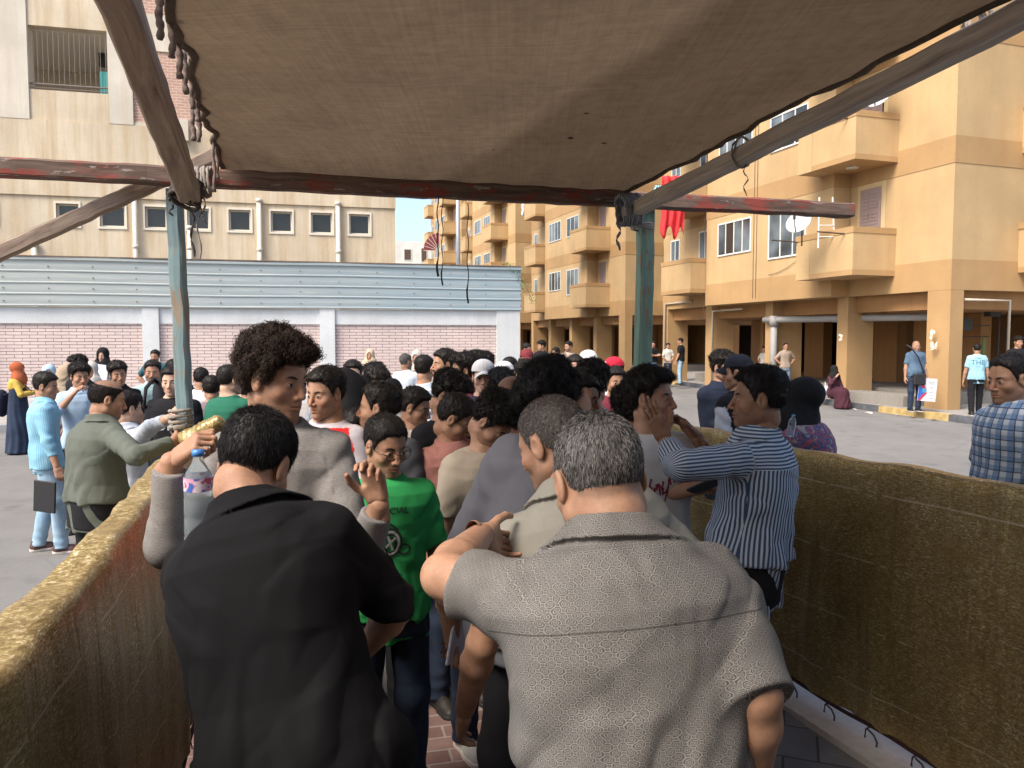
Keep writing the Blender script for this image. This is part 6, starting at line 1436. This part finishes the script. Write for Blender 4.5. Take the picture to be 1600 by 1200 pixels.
    P(585, 569, 6.00, 205, 'boy with tousled black hair looking down at the middle of the crowd', hair='quiff', shirt=white, face=225, nod=30, neck=20, skin='b', group=CR)
    P(551, 563, 6.80, 184, 'young man in thin glasses facing the camera by the white pillar', hair='short', head='y', shirt=black, face=188, nod=2, glasses=True, skin='d', group=CR)
    P(516, 573, 7.40, 10, 'boy in a black and white striped shirt seen from behind', hair='crop', shirt=F_('bw_striped_shirting', (.5, .52, .55), 'stripes', (.02, .03, .06)), face=20, nod=5, skin='d', group=CR)
    P(650, 606, 4.70, 216, 'boy in glasses and a pale pink top looking down to the right', hair='short', shirt=F_('pale_pink_cotton', (.50, .42, .38)), face=252, nod=14, glasses=True, skin='b', group=CR)
    P(553, 640, 4.60, 200, 'person in a pale mint shirt with a hand raised behind the moustached man', hair='short', shirt=mint, face=200, nod=24, skin='b', group=CR, armL='face', armR='face')
    P(693, 544, 6.40, 140, 'tall smiling boy in a grey and white barred T-shirt', hair='short', head='s', shirt=F_('grey_barred_jersey', (.27, .32, .40), 'bars', (.6, .6, .62)), face=116, nod=-2, skin='b', scalp=.75, group=CR)
    P(664, 555, 7.20, 4, 'boy in a plain white T-shirt seen from behind', hair='short', shirt=white, face=-30, nod=4, skin='b', group=CR)
    P(635, 553, 11.5, -14, 'bearded man in a white shirt standing side on near the brick wall', hair='crop', recede=.02, shirt=F_('white_check_shirting', (.50, .53, .57), 'mini', (.36, .42, .50)), sleeve='short', face=-50, nod=4, beard=.9, skin='c', group=FAR, gz=.0, grey=.4, trousers='grey')
    P(651, 549, 13.0, 190, 'woman in a pale headscarf and black and white patterned dress beside the bearded man', fem=True, hair=None, hijab=F_('pale_pink_scarf', (.48, .40, .36)), shirt=F_('bw_print_cloth', (.05, .05, .05), 'print', (.5, .5, .5)), sleeve='long', skirt=True, trousers='black', face=170, group=FAR, gz=.1)
    P(578, 547, 15.5, 182, 'woman in a beige headscarf and grey green patterned dress at the brick wall', fem=True, hair=None, hijab=F_('beige_scarf', (.44, .35, .25)), shirt=F_('grey_print_cloth', (.12, .14, .12), 'print', (.36, .38, .34)), sleeve='long', skirt=True, trousers='grey', face=182, group=FAR, gz=.13)
    P(708, 550, 7.70, 150, 'boy half hidden behind the tall smiling boy', hair='short', shirt=white, face=110, skin='b', group=CR)
    P(724, 551, 5.90, 120, 'boy in a maroon polo shirt with thick black hair, in profile', hair='wavy', head='s', shirt=maroon, collar=True, face=100, nod=0, skin='b', scalp=.7, group=CR)
    P(741, 548, 7.60, 80, 'boy with thick black hair just left of the white cap, behind the maroon polo', hair='wavy', shirt=black, face=70, skin='b', group=CR)
    P(757, 550, 8.30, 40, 'boy with black hair whose head shows right above the white cap', hair='curly', shirt=dgrey, face=30, skin='b', group=CR)
    P(755, 563, 5.70, 182, 'smiling boy in a white cap and dark purple T-shirt', hair='crop', head='s', cap=(.60, .60, .61), shirt=purple, face=184, nod=0, skin='d', group=CR)
    P(783, 577, 5.50, 200, 'boy with short spiky hair looking down beside the white cap', hair='quiff', shirt=beige, face=215, nod=26, neck=18, skin='b', group=CR)
    P(786, 566, 8.00, 92, 'boy in a white cap with a dark brim turned to the left', hair='crop', cap=(.55, .56, .58), shirt=white, face=95, skin='b', group=CR)
    P(795, 558, 9.00, 160, 'boy in a green T-shirt with short hair in front of the wall end', hair='crop', shirt=F_('sea_green_cotton', (.03, .24, .17)), face=130, skin='b', group=CR)
    P(800, 590, 4.70, 60, 'bald man seen from above and behind next to a black cap', hair=None, shirt=dgrey, face=60, nod=40, neck=30, skin='c', scalp=.12, group=CR)
    P(813, 612, 4.00, 180, 'boy in a black cap looking down beside the big black curls', hair='crop', cap=(.012, .012, .013), shirt=beige, face=200, nod=40, neck=26, skin='b', group=CR)
    P(823, 546, 9.60, 182, 'boy in a dark red cap facing the camera at the end of the brick wall', hair='crop', cap=(.16, .03, .035), shirt=black, face=182, skin='b', group=CR)
    P(822, 563, 6.60, 200, 'boy with black hair over his brow and a black face mask under his chin', hair='wavy', shirt=black, face=195, skin='d', group=CR)
    P(926, 562, 4.30, -14, 'boy in a pale teal T-shirt seen from behind with thick swept back hair', near=1, hair='wavy', shirt=mint, face=-14, nod=2, skin='b', group=CR, ease=.02)
    P(912, 583, 3.80, 180, 'young man with dark brows and a thin moustache looking out past the grey haired man', near=1, hair='short', head='y', shirt=black, face=196, nod=2, skin='b', must=.7, stubble=.3, group=CR)
    P(899, 554, 7.00, 190, 'boy with a pale headband cap and white shirt facing the camera', hair='crop', shirt=white, collar=True, face=186, skin='d', stubble=.15, group=CR)
    P(918, 548, 8.60, 186, 'boy in a white cap with a small badge turned away to the left', hair='crop', cap=(.62, .62, .62), shirt=white, face=60, skin='b', group=CR, capmark=[([(-.012, .088), (0, .100), (.012, .088)], .003, 0)])
    P(958, 559, 7.60, 186, 'boy in a bright red cap and white T-shirt turned to the left', hair='crop', cap=(.50, .02, .045), shirt=white, face=110, skin='b', group=CR, capmark=[([(-.020, .085), (-.006, .100), (.010, .086), (.020, .096)], .005, 0), ([(-.015, .075), (.0, .082)], .005, 0)])
    mb = P(962, 573, 6.60, 186, 'boy in a maroon T-shirt frowning beside the green post', hair='short', head='y', shirt=maroon, face=194, nod=6, skin='b', group=CR)
    P(984, 601, 3.70, 10, 'boy in a maroon T-shirt seen from behind beside the held boy', near=1, hair='curly', shirt=F_('wine_cotton', (.10, .022, .04)), face=0, nod=6, skin='b', group=CR)
    P(846, 532, 19.0, 150, 'young man with swept black hair and dark vest over white collar, by the dark doorway', hair='wavy', shirt=black, collar=True, face=110, skin='b', group=FAR, gz=.15)
    P(868, 543, 17.5, 176, 'boy in a pink T-shirt near the far pillars', hair='short', shirt=F_('rose_cotton', (.42, .20, .24)), face=130, skin='b', group=FAR, gz=.15)
    P(888, 533, 18.0, 200, 'young man in a beige T-shirt with folded arms near the far pillars', hair='short', shirt=F_('sand_cotton', (.44, .33, .26)), arm='cross', face=130, skin='b', stubble=.4, group=FAR, gz=.15)
    P(823, 536, 16.0, 140, 'boy in the shadow just above the dark red cap', hair='short', shirt=black, face=240, skin='b', group=FAR)
    # ---- left of the pen
    P(28, 568, 12.6, -70, 'woman in a rust headscarf, yellow sleeves and a long black dress with a backpack', fem=True, hair=None, hijab=F_('rust_scarf', (.36, .095, .04)), shirt=F_('mustard_cloth', (.50, .33, .07)), sleeve='long', hem=.62, skirt=True, skirt_top=1.40, trousers='navy', arm='phone', face=-72, skin='d', group=FAR, bag='pack')
    lb = P(72, 582, 6.75, -62, 'young man in a turquoise checked shirt and pale jeans holding a black folder', hair='short', head='s', shirt=F_('turquoise_check_shirting', (.16, .38, .52), 'mini', (.45, .62, .70)), sleeve='long', slen=.62, collar=True, face=-84, nod=8, skin='b', trousers='light', shoes='brown', group=FAR, stride=.10, armL='down', armR=((92, 745, 6.55), (.3, -1, 0), 'grip'), hem=-.06)
    P(124, 567, 7.50, 205, 'young man in a pale blue shirt raising his hand, short black curls on top', hair='curly', head='s', shirt=F_('light_blue_shirting', (.33, .44, .56)), sleeve='long', slen=.5, collar=True, face=228, nod=6, skin='b', scalp=.7, arm='relaxf', armR='face', group=FAR)
    P(76, 572, 11.0, 186, 'woman in a light blue headscarf behind the turquoise shirt', fem=True, hair=None, hijab=F_('light_blue_scarf', (.34, .46, .56)), shirt=F_('grey_green_cloth', (.15, .17, .15)), sleeve='long', skirt=True, trousers='black', face=210, skin='d', group=FAR)
    P(103, 571, 10.0, 60, 'woman in a beige cape headscarf turned away behind the two young men', fem=True, hair=None, hijab=F_('tan_scarf', (.34, .26, .18)), drape=.55, shirt=F_('tan_cloth', (.34, .26, .18)), sleeve='long', skirt=True, trousers='brown', face=60, group=FAR)
    P(120, 555, 9.40, 150, 'boy with black hair standing just behind the pale blue shirt', hair='curly', shirt=black, face=150, skin='b', group=FAR)
    P(141, 567, 10.2, 186, 'woman in a white head cover and turquoise patterned blouse', fem=True, hair=None, hijab=F_('cream_scarf', (.45, .42, .38)), shirt=F_('turquoise_print_cloth', (.10, .30, .32), 'print', (.5, .55, .52)), sleeve='long', skirt=True, trousers='black', face=200, group=FAR)
    P(160, 545, 12.8, 184, 'woman in a black headscarf and pale grey patterned blouse against the brick wall', fem=True, hair=None, hijab=scarf_black, shirt=F_('pale_grey_print_cloth', (.46, .50, .50), 'print', (.20, .23, .24)), sleeve='long', skirt=True, trousers='black', face=186, skin='d', group=FAR, gz=.13)
    P(184, 565, 7.90, 206, 'young man in a black polo shirt looking to the right', hair='wavy', head='s', shirt=black, collar=True, face=218, nod=4, roll=6, skin='b', group=FAR)
    P(242, 547, 14.5, 190, 'boy in a dark teal shirt standing in front of the white pillar', hair='short', shirt=teal, face=186, skin='b', arm='akimbo', group=FAR, gz=.13, wide=1.15)
    P(238, 563, 8.30, 205, 'man with a moustache in an open pale teal shirt', hair='short', head='old', recede=.006, shirt=F_('pale_teal_shirting', (.30, .42, .42)), collar=True, sleeve='long', face=200, nod=4, skin='b', must=.8, stubble=.45, group=FAR)
    ot = P(168, 593, 4.66, -38, 'balding man in a grey green shirt reaching out to the blue post', near=2, hair='crop', bald=.078, dens=2.5, hairc=(.016, .012, .010), head='old', shirt=F_('grey_green_shirting', (.105, .118, .098), crease=.7), sleeve='long', slen=.96, collar=True, face=-58, nod=12, roll=0, skin='b', stubble=.15, scalp=.25, wide=1.10, belly=.35, ease=.020, armR=((268, 690, 4.50), (.2, -.3, -1), 'relax', (212, 712, 4.28)), armL='down', group=FAR, hem=.17, waist=.26, foldscale=1.3, trousers='black', neck=14, lean=6, want_bvh=True)
    P(200, 612, 5.30, -30, 'man in a white shirt reaching for the blue post, hidden behind the balding man', near=1, hair='short', shirt=F_('bluish_white_shirting', (.50, .53, .58), crease=.7), sleeve='long', slen=.62, face=-40, skin='d', armR=((272, 650, 4.72), (.2, -.5, -1), 'fist', (235, 668, 4.95)), arm='down', group=FAR, trousers='black', collar=True)
    bt = P(268, 572, 6.30, 184, 'boy in a black T-shirt with white lettering and a backpack behind the blue post', hair='short', head='y', shirt=black, face=188, nod=4, skin='d', group=FAR, want_bvh=True, wide=1.04)
    P(271, 562, 8.60, 20, 'boy with black hair partly hidden by the blue post', hair='short', shirt=navy, face=20, skin='b', group=FAR)
    P(314, 575, 8.30, 10, 'person in a loose white top just right of the blue post', hair='crop', shirt=white, face=20, skin='b', group=FAR, wide=1.1)
    P(330, 588, 7.20, 30, 'person in a mauve top next to the dark green T-shirt', hair='short', shirt=F_('mauve_cotton', (.17, .125, .14)), face=20, skin='b', group=FAR)
    P(360, 570, 6.20, -20, 'boy in a dark green T-shirt seen from behind with a cropped fade haircut', near=1, hair='crop', shirt=dgreen, face=-42, nod=2, skin='d', scalp=.4, group=FAR)
    P(388, 590, 7.00, 10, 'boy in a navy top half hidden by the curly hair', hair='short', shirt=navy, face=0, skin='b', group=FAR)
    # ---- right of the pen
    P(1131, 548, 6.50, 200, 'young man in a navy sweatshirt holding white paper beyond the right barrier', hair='curly', shirt=navy, sleeve='long', collar=True, face=215, skin='b', stubble=.3, group=FAR, armR=((1125, 668, 6.3), (-.4, -.9, 0), 'relax'))
    P(1152, 555, 5.60, 40, 'young man in a black vest with white sleeves and a navy cap', hair='crop', cap=(.016, .018, .028), shirt=black, face=66, nod=4, skin='b', group=FAR, shcolor=lambda V, t, u, v, g, F: np.where((g[:, 2] > .5)[:, None], V3((.48, .50, .53)), V3((.016, .016, .018))))
    wm = P(1251, 593, 4.6, 58, 'woman in a black headscarf and blue and red shawl looking up to the left', near=1, fem=True, hair=None, hijab=F_('black_crepe_scarf', (.013, .013, .014), crease=.8), shirt=F_('blue_red_print_cloth', (.045, .09, .21), 'print', (.32, .085, .095), (.30, .26, .25)), sleeve='long', skirt=True, trousers='maroon', face=66, nod=-14, skin='d', arm='phone', group=FAR, flare=.03, wide=1.12, ease=.035)
    pm = P(1576, 552, 3.95, 92, 'man in a navy and white checked shirt at the right edge of the photo', near=1, hair='crop', recede=.012, head='old', shirt=F_('blue_check_shirting', (.50, .54, .58), 'plaid', (.10, .19, .34), (.012, .018, .045), crease=.7), collar=True, face=104, nod=8, skin='b', stubble=.15, arm='down', group=FAR, belly=.3, ease=.02, hem=-.1, want_bvh=False, trousers='navy')
    P(1750, 1010, 1.02, 10, 'shoulder of someone in dark navy at the bottom right corner', near=1, hair='short', shirt=F_('ink_blue_cotton', (.012, .018, .04)), sleeve='long', face=0, group=PEN, wide=1.1)
    # ---- far right, under the flats
    bp = P(1432, 533, 18.3, 184, 'stout man in a blue polo shirt with a shoulder bag holding a poster', hair=None, head='fat', shirt=F_('steel_blue_jersey', (.085, .135, .20)), collar=True, belly=.5, wide=1.12, face=180, skin='b', must=.3, trousers='navy', shoes='black', group=FAR, gz=.15, armL=((1452, 600, 18.2), (1, -.5, 0), 'grip'), armR='down', scalp=.2, want_bvh=True)
    tb = P(1527, 537, 17.4, -20, 'young man in a light blue T-shirt with lettering on the back walking away', hair='crop', shirt=F_('sky_blue_jersey', (.28, .49, .58)), face=-24, skin='b', trousers='black', shoes='black', group=FAR, gz=.15, stride=.14, want_bvh=True)
    P(1592, 525, 17.8, 170, 'young man in dark clothes in the shade at the far right', hair='wavy', shirt=black, sleeve='long', face=176, skin='b', group=FAR, gz=.15)
    P(1304, 572, 21.0, 190, 'woman in a black face veil and maroon dress sitting on the low step', fem=True, hair=None, hijab=scarf_black, veil=True, shirt=F_('maroon_dress_cloth', (.07, .025, .035)), sleeve='long', skirt=True, trousers='maroon', seated=True, scale=.92, face=185, arm='lap', armR='face', group=FAR, gz=.15, noshoes=True)
    P(1228, 536, 24.6, 182, 'man in a beige polo shirt with his hands on his hips', hair='buzz', head='old', shirt=F_('taupe_jersey', (.30, .235, .19)), collar=True, face=184, arm='akimbo', skin='b', trousers='bluegrey', group=FAR, gz=.15, recede=.02)
    P(1021, 533, 29.5, 190, 'young man in a black T-shirt with crossed arms by the dark opening', hair='short', shirt=black, arm='cross', face=160, trousers='blue', group=FAR, gz=.15)
    P(1044, 536, 30.0, 182, 'young man in a white shirt between two friends in black', hair='short', shirt=offw, collar=True, face=186, arm='hold', trousers='navy', group=FAR, gz=.15)
    P(1063, 528, 29.0, 70, 'tall young man in a black T-shirt and pale jeans, side on', hair='short', shirt=black, face=80, arm='relaxf', trousers='light', group=FAR, gz=.15)
    P(1194, 541, 27.6, 120, 'person in a cream top mostly hidden behind a pier', hair='short', shirt=offw, face=120, arm='akimbo', group=FAR, gz=.15, trousers='beige')
    # ---------------------------------------------------------------- lettering and small things worn
    wt = simple('white_print', (.55, .55, .55), .7); rd = simple('dark_red_print', (.20, .02, .05), .7, var=.5, scale=60); bk = simple('black_print', (.02, .025, .02), .7); bl = simple('slate_blue_print', (.08, .19, .26), .7)
    def front(f, up_f, side_off, dist=.5): p = V3(f.A) + V3(f.up) * .61 * up_f + V3(f.side) * side_off; return Vector(p * f.s) + Vector(f.fwd) * .12
    def chest(f, t, so_, text, size, m, back=False, nm='lettering'):
        n = Vector(f.fwd) * (-1 if back else 1); at = Vector((V3(f.A) + V3(f.up) * .61 * t + V3(f.side) * so_) * f.s) + n * .14; return decal_text(f, text, size, at, n, f.up, m, nm)
    chest(bt, .62, .03, 'OR', .115, wt); 
    for t_, tx, sz in ((.86, 'TIME', .075), (.70, 'THE', .15), (.54, '-----', .05)): chest(tb, t_, 0, tx, sz, bl, True)
    chest(greenb, .80, 0, 'OFFICIAL', .036, bk); chest(greenb, .34, .0, 'original', .030, bk)
    def blob_decal(f, pts_list, t, so_, m, nm, w_, back=False):
        g = MB()
        for pts in pts_list:
            k = len(pts)
            for i in range(k - 1):
                a = Vector((*pts[i], 0)); b_ = Vector((*pts[i + 1], 0)); dd = (b_ - a); nn = Vector((-dd.y, dd.x, 0)).normalized() * w_ / 2; g.add([a - nn, b_ - nn, b_ + nn, a + nn], [(0, 1, 2, 3)])
        me = bpy.data.meshes.new(nm); me.from_pydata(g.v, [], g.f); n = Vector(f.fwd) * (-1 if back else 1); at = Vector((V3(f.A) + V3(f.up) * .61 * t + V3(f.side) * so_) * f.s) + n * .14; return place_decal(f, me, at, n, f.up, m, nm)
    circ = lambda cx, cy, rx, ry, a0=0, a1=360, k=18: [(cx + rx * math.cos(R(a0 + (a1 - a0) * i / k)), cy + ry * math.sin(R(a0 + (a1 - a0) * i / k))) for i in range(k + 1)]
    blob_decal(greenb, [circ(0, 0, .045, .055), circ(0, -.01, .022, .03), circ(.0, .05, .03, .02, 180, 360), [(-.03, .05), (0, .075), (.03, .05)], circ(.055, -.03, .022, .02)], .58, 0, bk, 'printed_emblem', .008)
    blob_decal(greenb, [circ(0, 0, .034, .044), [(-.02, -.02), (.02, .02)], [(-.01, .03), (.01, -.03)]], .58, 0, wt, 'printed_emblem', .009)
    # shield crest on the football shirt: red shield with white edge and a white gun barrel shape
    sh_ = [(-.034, .038), (0, .046), (.034, .038), (.032, -.005), (.018, -.032), (0, -.046), (-.018, -.032), (-.032, -.005), (-.034, .038)]
    blob_decal(red, [sh_, [(-.026, .022), (.026, .022)], [(-.022, .0), (.020, .006)], circ(-.006, -.008, .008, .008)], .76, -.075, wt, 'shield_crest', .0065)
    rr_ = random.Random(5); sc_ = []
    for i in range(34): x = -.17 + .34 * i / 33; y = rr_.uniform(-.03, .03); sc_.append([(x, y), (x + rr_.uniform(-.02, .03), y + rr_.uniform(-.045, .045)), (x + rr_.uniform(-.01, .03), y + rr_.uniform(-.04, .04))])
    blob_decal(boy, sc_, .63, .0, rd, 'scrawled_lettering', .0075)
    blob_decal(curly, [circ(-.02, 0, .010, .006), [(-.004, -.006), (.012, .006), (.022, -.003)]], .68, -.085, bk, 'small_logo', .004)
    gold_m = simple('gold_thread', (.55, .38, .08), .5)
    # ---------------------------------------------------------------- things held and carried
    # water bottle hanging from the curly haired man's right hand
    def bottle(loc, h, r, tilt, label, capc=(.05, .20, .55), lab=None, name='water_bottle'):
        root = empty(name, loc); root.rotation_euler = tilt; tag(root, label, 'bottle')
        m = MATS.get('bottle_plastic')
        if not m:
            m, n, b = new_mat('bottle_plastic'); b.inputs['Base Color'].default_value = (.78, .88, .94, 1); b.inputs['Transmission Weight'].default_value = .86; b.inputs['Roughness'].default_value = .12; b.inputs['IOR'].default_value = 1.2; MATS['bottle_plastic'] = m
        g = MB(); prof = [(0, .80), (.02, 1.0), (.09, 1.0), (.11, .94), (.13, 1), (.30, 1.0), (.32, .95), (.34, 1), (.50, 1), (.52, .95), (.54, 1), (.68, 1.0), (.78, .85), (.88, .45), (.92, .36), (.97, .36)]
        g.tube([(0, 0, p * h) for p, q in prof], [q * r for p, q in prof], 20); g.build('bottle_body', m, root, True)
        g = MB(); g.tube([(0, 0, h * .955), (0, 0, h * 1.02)], r * .44, 16); g.build('bottle_cap', simple('cap_plastic_%d' % int(capc[0] * 100), capc, .4), root, True)
        if lab:
            g = MB(); g.tube([(0, 0, h * .60), (0, 0, h * .74)], r * 1.02, 20, caps=False); lm, n, b = new_mat('bottle_label'); f = noise(n, coords(n, 'Object'), 30, 2, .5); sub(n, ramp(n, f, [(.40, (.05, .12, .42)), (.47, (.62, .30, .42)), (.53, (.6, .55, .6)), (.60, (.50, .08, .16))], 'CONSTANT'), b); g.build('bottle_label', lm, root, True)
        return root
    bottle(PX(311, 852, 2.10), .265, .038, (R(3), R(2), 0), 'clear plastic water bottle with a blue and pink label held by the curly haired man', lab=True)
    bottle(PX(1234, 682, 4.34), .125, .021, (R(8), R(6), 0), 'small water bottle with a light blue cap held by the woman in the shawl', (.12, .38, .62))
    # sheets of paper, folder, poster, phones, bags
    def slab(name, c_, w, h, t, rot, m, label, cat, parent=None):
        g = MB(); K = 6; 
        g.box((-w / 2, -t / 2, -h / 2), (w / 2, t / 2, h / 2)); o = g.build(name, m); o.location = c_; o.rotation_euler = rot; bv = o.modifiers.new('b', 'BEVEL'); bv.width = min(t * .4, .004); tag(o, label, cat); return o
    pap = simple('paper_white', (.55, .54, .60), .6, var=.06)
    slab('paper_sheets', PX(722, 990, 2.86), .15, .215, .012, (R(6), R(8), R(58)), pap, 'white papers in a clear sleeve held low by the large young man in slate grey', 'papers')
    slab('paper_sheet', PX(1139, 672, 6.2), .10, .24, .006, (0, R(8), R(60)), pap, 'white paper held by the young man in the navy sweatshirt', 'papers')
    slab('folder', PX(70, 776, 6.5), .215, .27, .02, (R(0), R(4), R(-12)), simple('black_folder', (.012, .012, .014), .5), 'flat black folder held against pale jeans', 'folder')
    ps = PX(1449, 609, 18.1); root = empty('poster', ps); root.rotation_euler = (0, R(4), R(-8)); tag(root, 'white poster with a blue and red corner held by the man in blue polo', 'poster')
    g = MB(); g.box((-.20, -.006, -.27), (.20, .006, .27)); g.build('board', simple('poster_white', (.60, .59, .62), .6), root)
    g = MB(); g.add([(-.198, -.009, -.26), (-.198, -.009, .12), (-.02, -.009, -.08)], [(0, 1, 2)]); g.build('blue_shape', simple('poster_blue', (.02, .10, .38), .6), root); g = MB(); g.add([(-.198, -.010, .14), (-.198, -.010, .26), (-.02, -.010, .02), (-.08, -.010, -.02)], [(0, 1, 2, 3)]); g.add([(-.198, -.010, -.268), (-.14, -.010, -.268), (.0, -.010, -.08), (-.05, -.010, -.04)], [(0, 1, 2, 3)]); g.build('red_shape', simple('poster_red', (.42, .03, .08), .6), root)
    g = MB(); k_ = [(-.07 + .055 * math.cos(a), -.013, -.02 + .055 * math.sin(a)) for a in np.linspace(0, 2 * math.pi, 18, endpoint=False)]; g.add(k_, [tuple(range(18))]); g.build('round_emblem', simple('poster_teal', (.05, .25, .42), .6), root)
    g = MB()
    for (x, z, w) in ((.0, .18, .15), (.03, .14, .10), (.05, .06, .08), (.05, .02, .07), (.05, -.06, .08), (.05, -.14, .09), (.03, -.20, .12)): g.box((x, -.0105, z), (x + w, -.0065, z + .012))
    g.build('printed_lines', simple('poster_grey', (.25, .27, .33), .6), root)
    # shoulder bag of the man in blue
    fgl = bp; root = empty('shoulder_bag', PX(1437, 592, 18.1)); tag(root, 'small black shoulder bag worn across the blue polo shirt', 'bag'); bm_ = simple('black_bag', (.014, .014, .015), .6)
    g = MB(); g.box((-.15, -.05, -.14), (.13, .05, .12)); o = g.build('bag_body', bm_, root); o.modifiers.new('b', 'BEVEL').width = .02; g = MB(); a = PX(1427, 546, 18.12) - Vector(root.location); g.tube([(.12, -.0, .10), (.03, -.03, .28), a * .6 + Vector((.02, -.06, .1)), a + Vector((-.06, -.02, .04)), a + Vector((-.10, .10, .10))], .018, 6); g.build('strap', bm_, root)
    # backpacks
    def pack(loc, rz, c, label):
        root = empty('backpack', loc, rz); tag(root, label, 'backpack')
        def f(P): return smin(ell(P, (0, 0, 0), (.16, .11, .23)), ell(P, (0, -.08, -.07), (.12, .07, .12)), .04) + .006 * wav(P, 20, 3)
        V, Q = nets(f, (-.25, -.25, -.3), (.25, .25, .3), .014); m = fabric('pack_%d' % int(c[2] * 1000), c); link('bag_body', np_mesh('bag_body', V, Q, m, None, V), root); g = MB()
        for x in (-.10, .10): g.tube([(x, .06, .14), (x, .13, .17), (x * 1.2, .24, .10), (x * 1.3, .26, -.04), (x * 1.2, .18, -.15), (x, .08, -.18)], .016, 6)
        g.build('strap', m, root, True)
    pack(PX(3, 630, 12.75), R(-70), (.015, .018, .035), 'dark navy backpack on the back of the woman in the rust headscarf'); pack(PX(538, 632, 4.72), R(18), (.016, .016, .018), 'black backpack worn by the boy beside the football shirt'); pack(PX(269, 622, 6.52), R(184), (.017, .017, .022), 'black backpack on the boy with white lettering behind the post')
    slab('phone', PX(44, 606, 12.2), .075, .15, .012, (R(40), 0, R(-60)), simple('phone_black', (.02, .02, .022), .3), 'dark phone held by the woman in the rust headscarf', 'phone')
    slab('phone', PX(1100, 760, 3.14), .07, .14, .012, (R(60), R(20), R(30)), simple('phone_black', (.02, .02, .022)), 'phone in the hand of the boy in the white T-shirt', 'phone')
    slab('paper_sheet', PX(155, 586, 12.2), .26, .34, .006, (R(-10), R(8), 0), pap, 'large white sheet held up by the woman in the black headscarf', 'papers')
M_ = build_ground(); build_wall(M_); build_school(); build_far(); build_pen(); build_people()
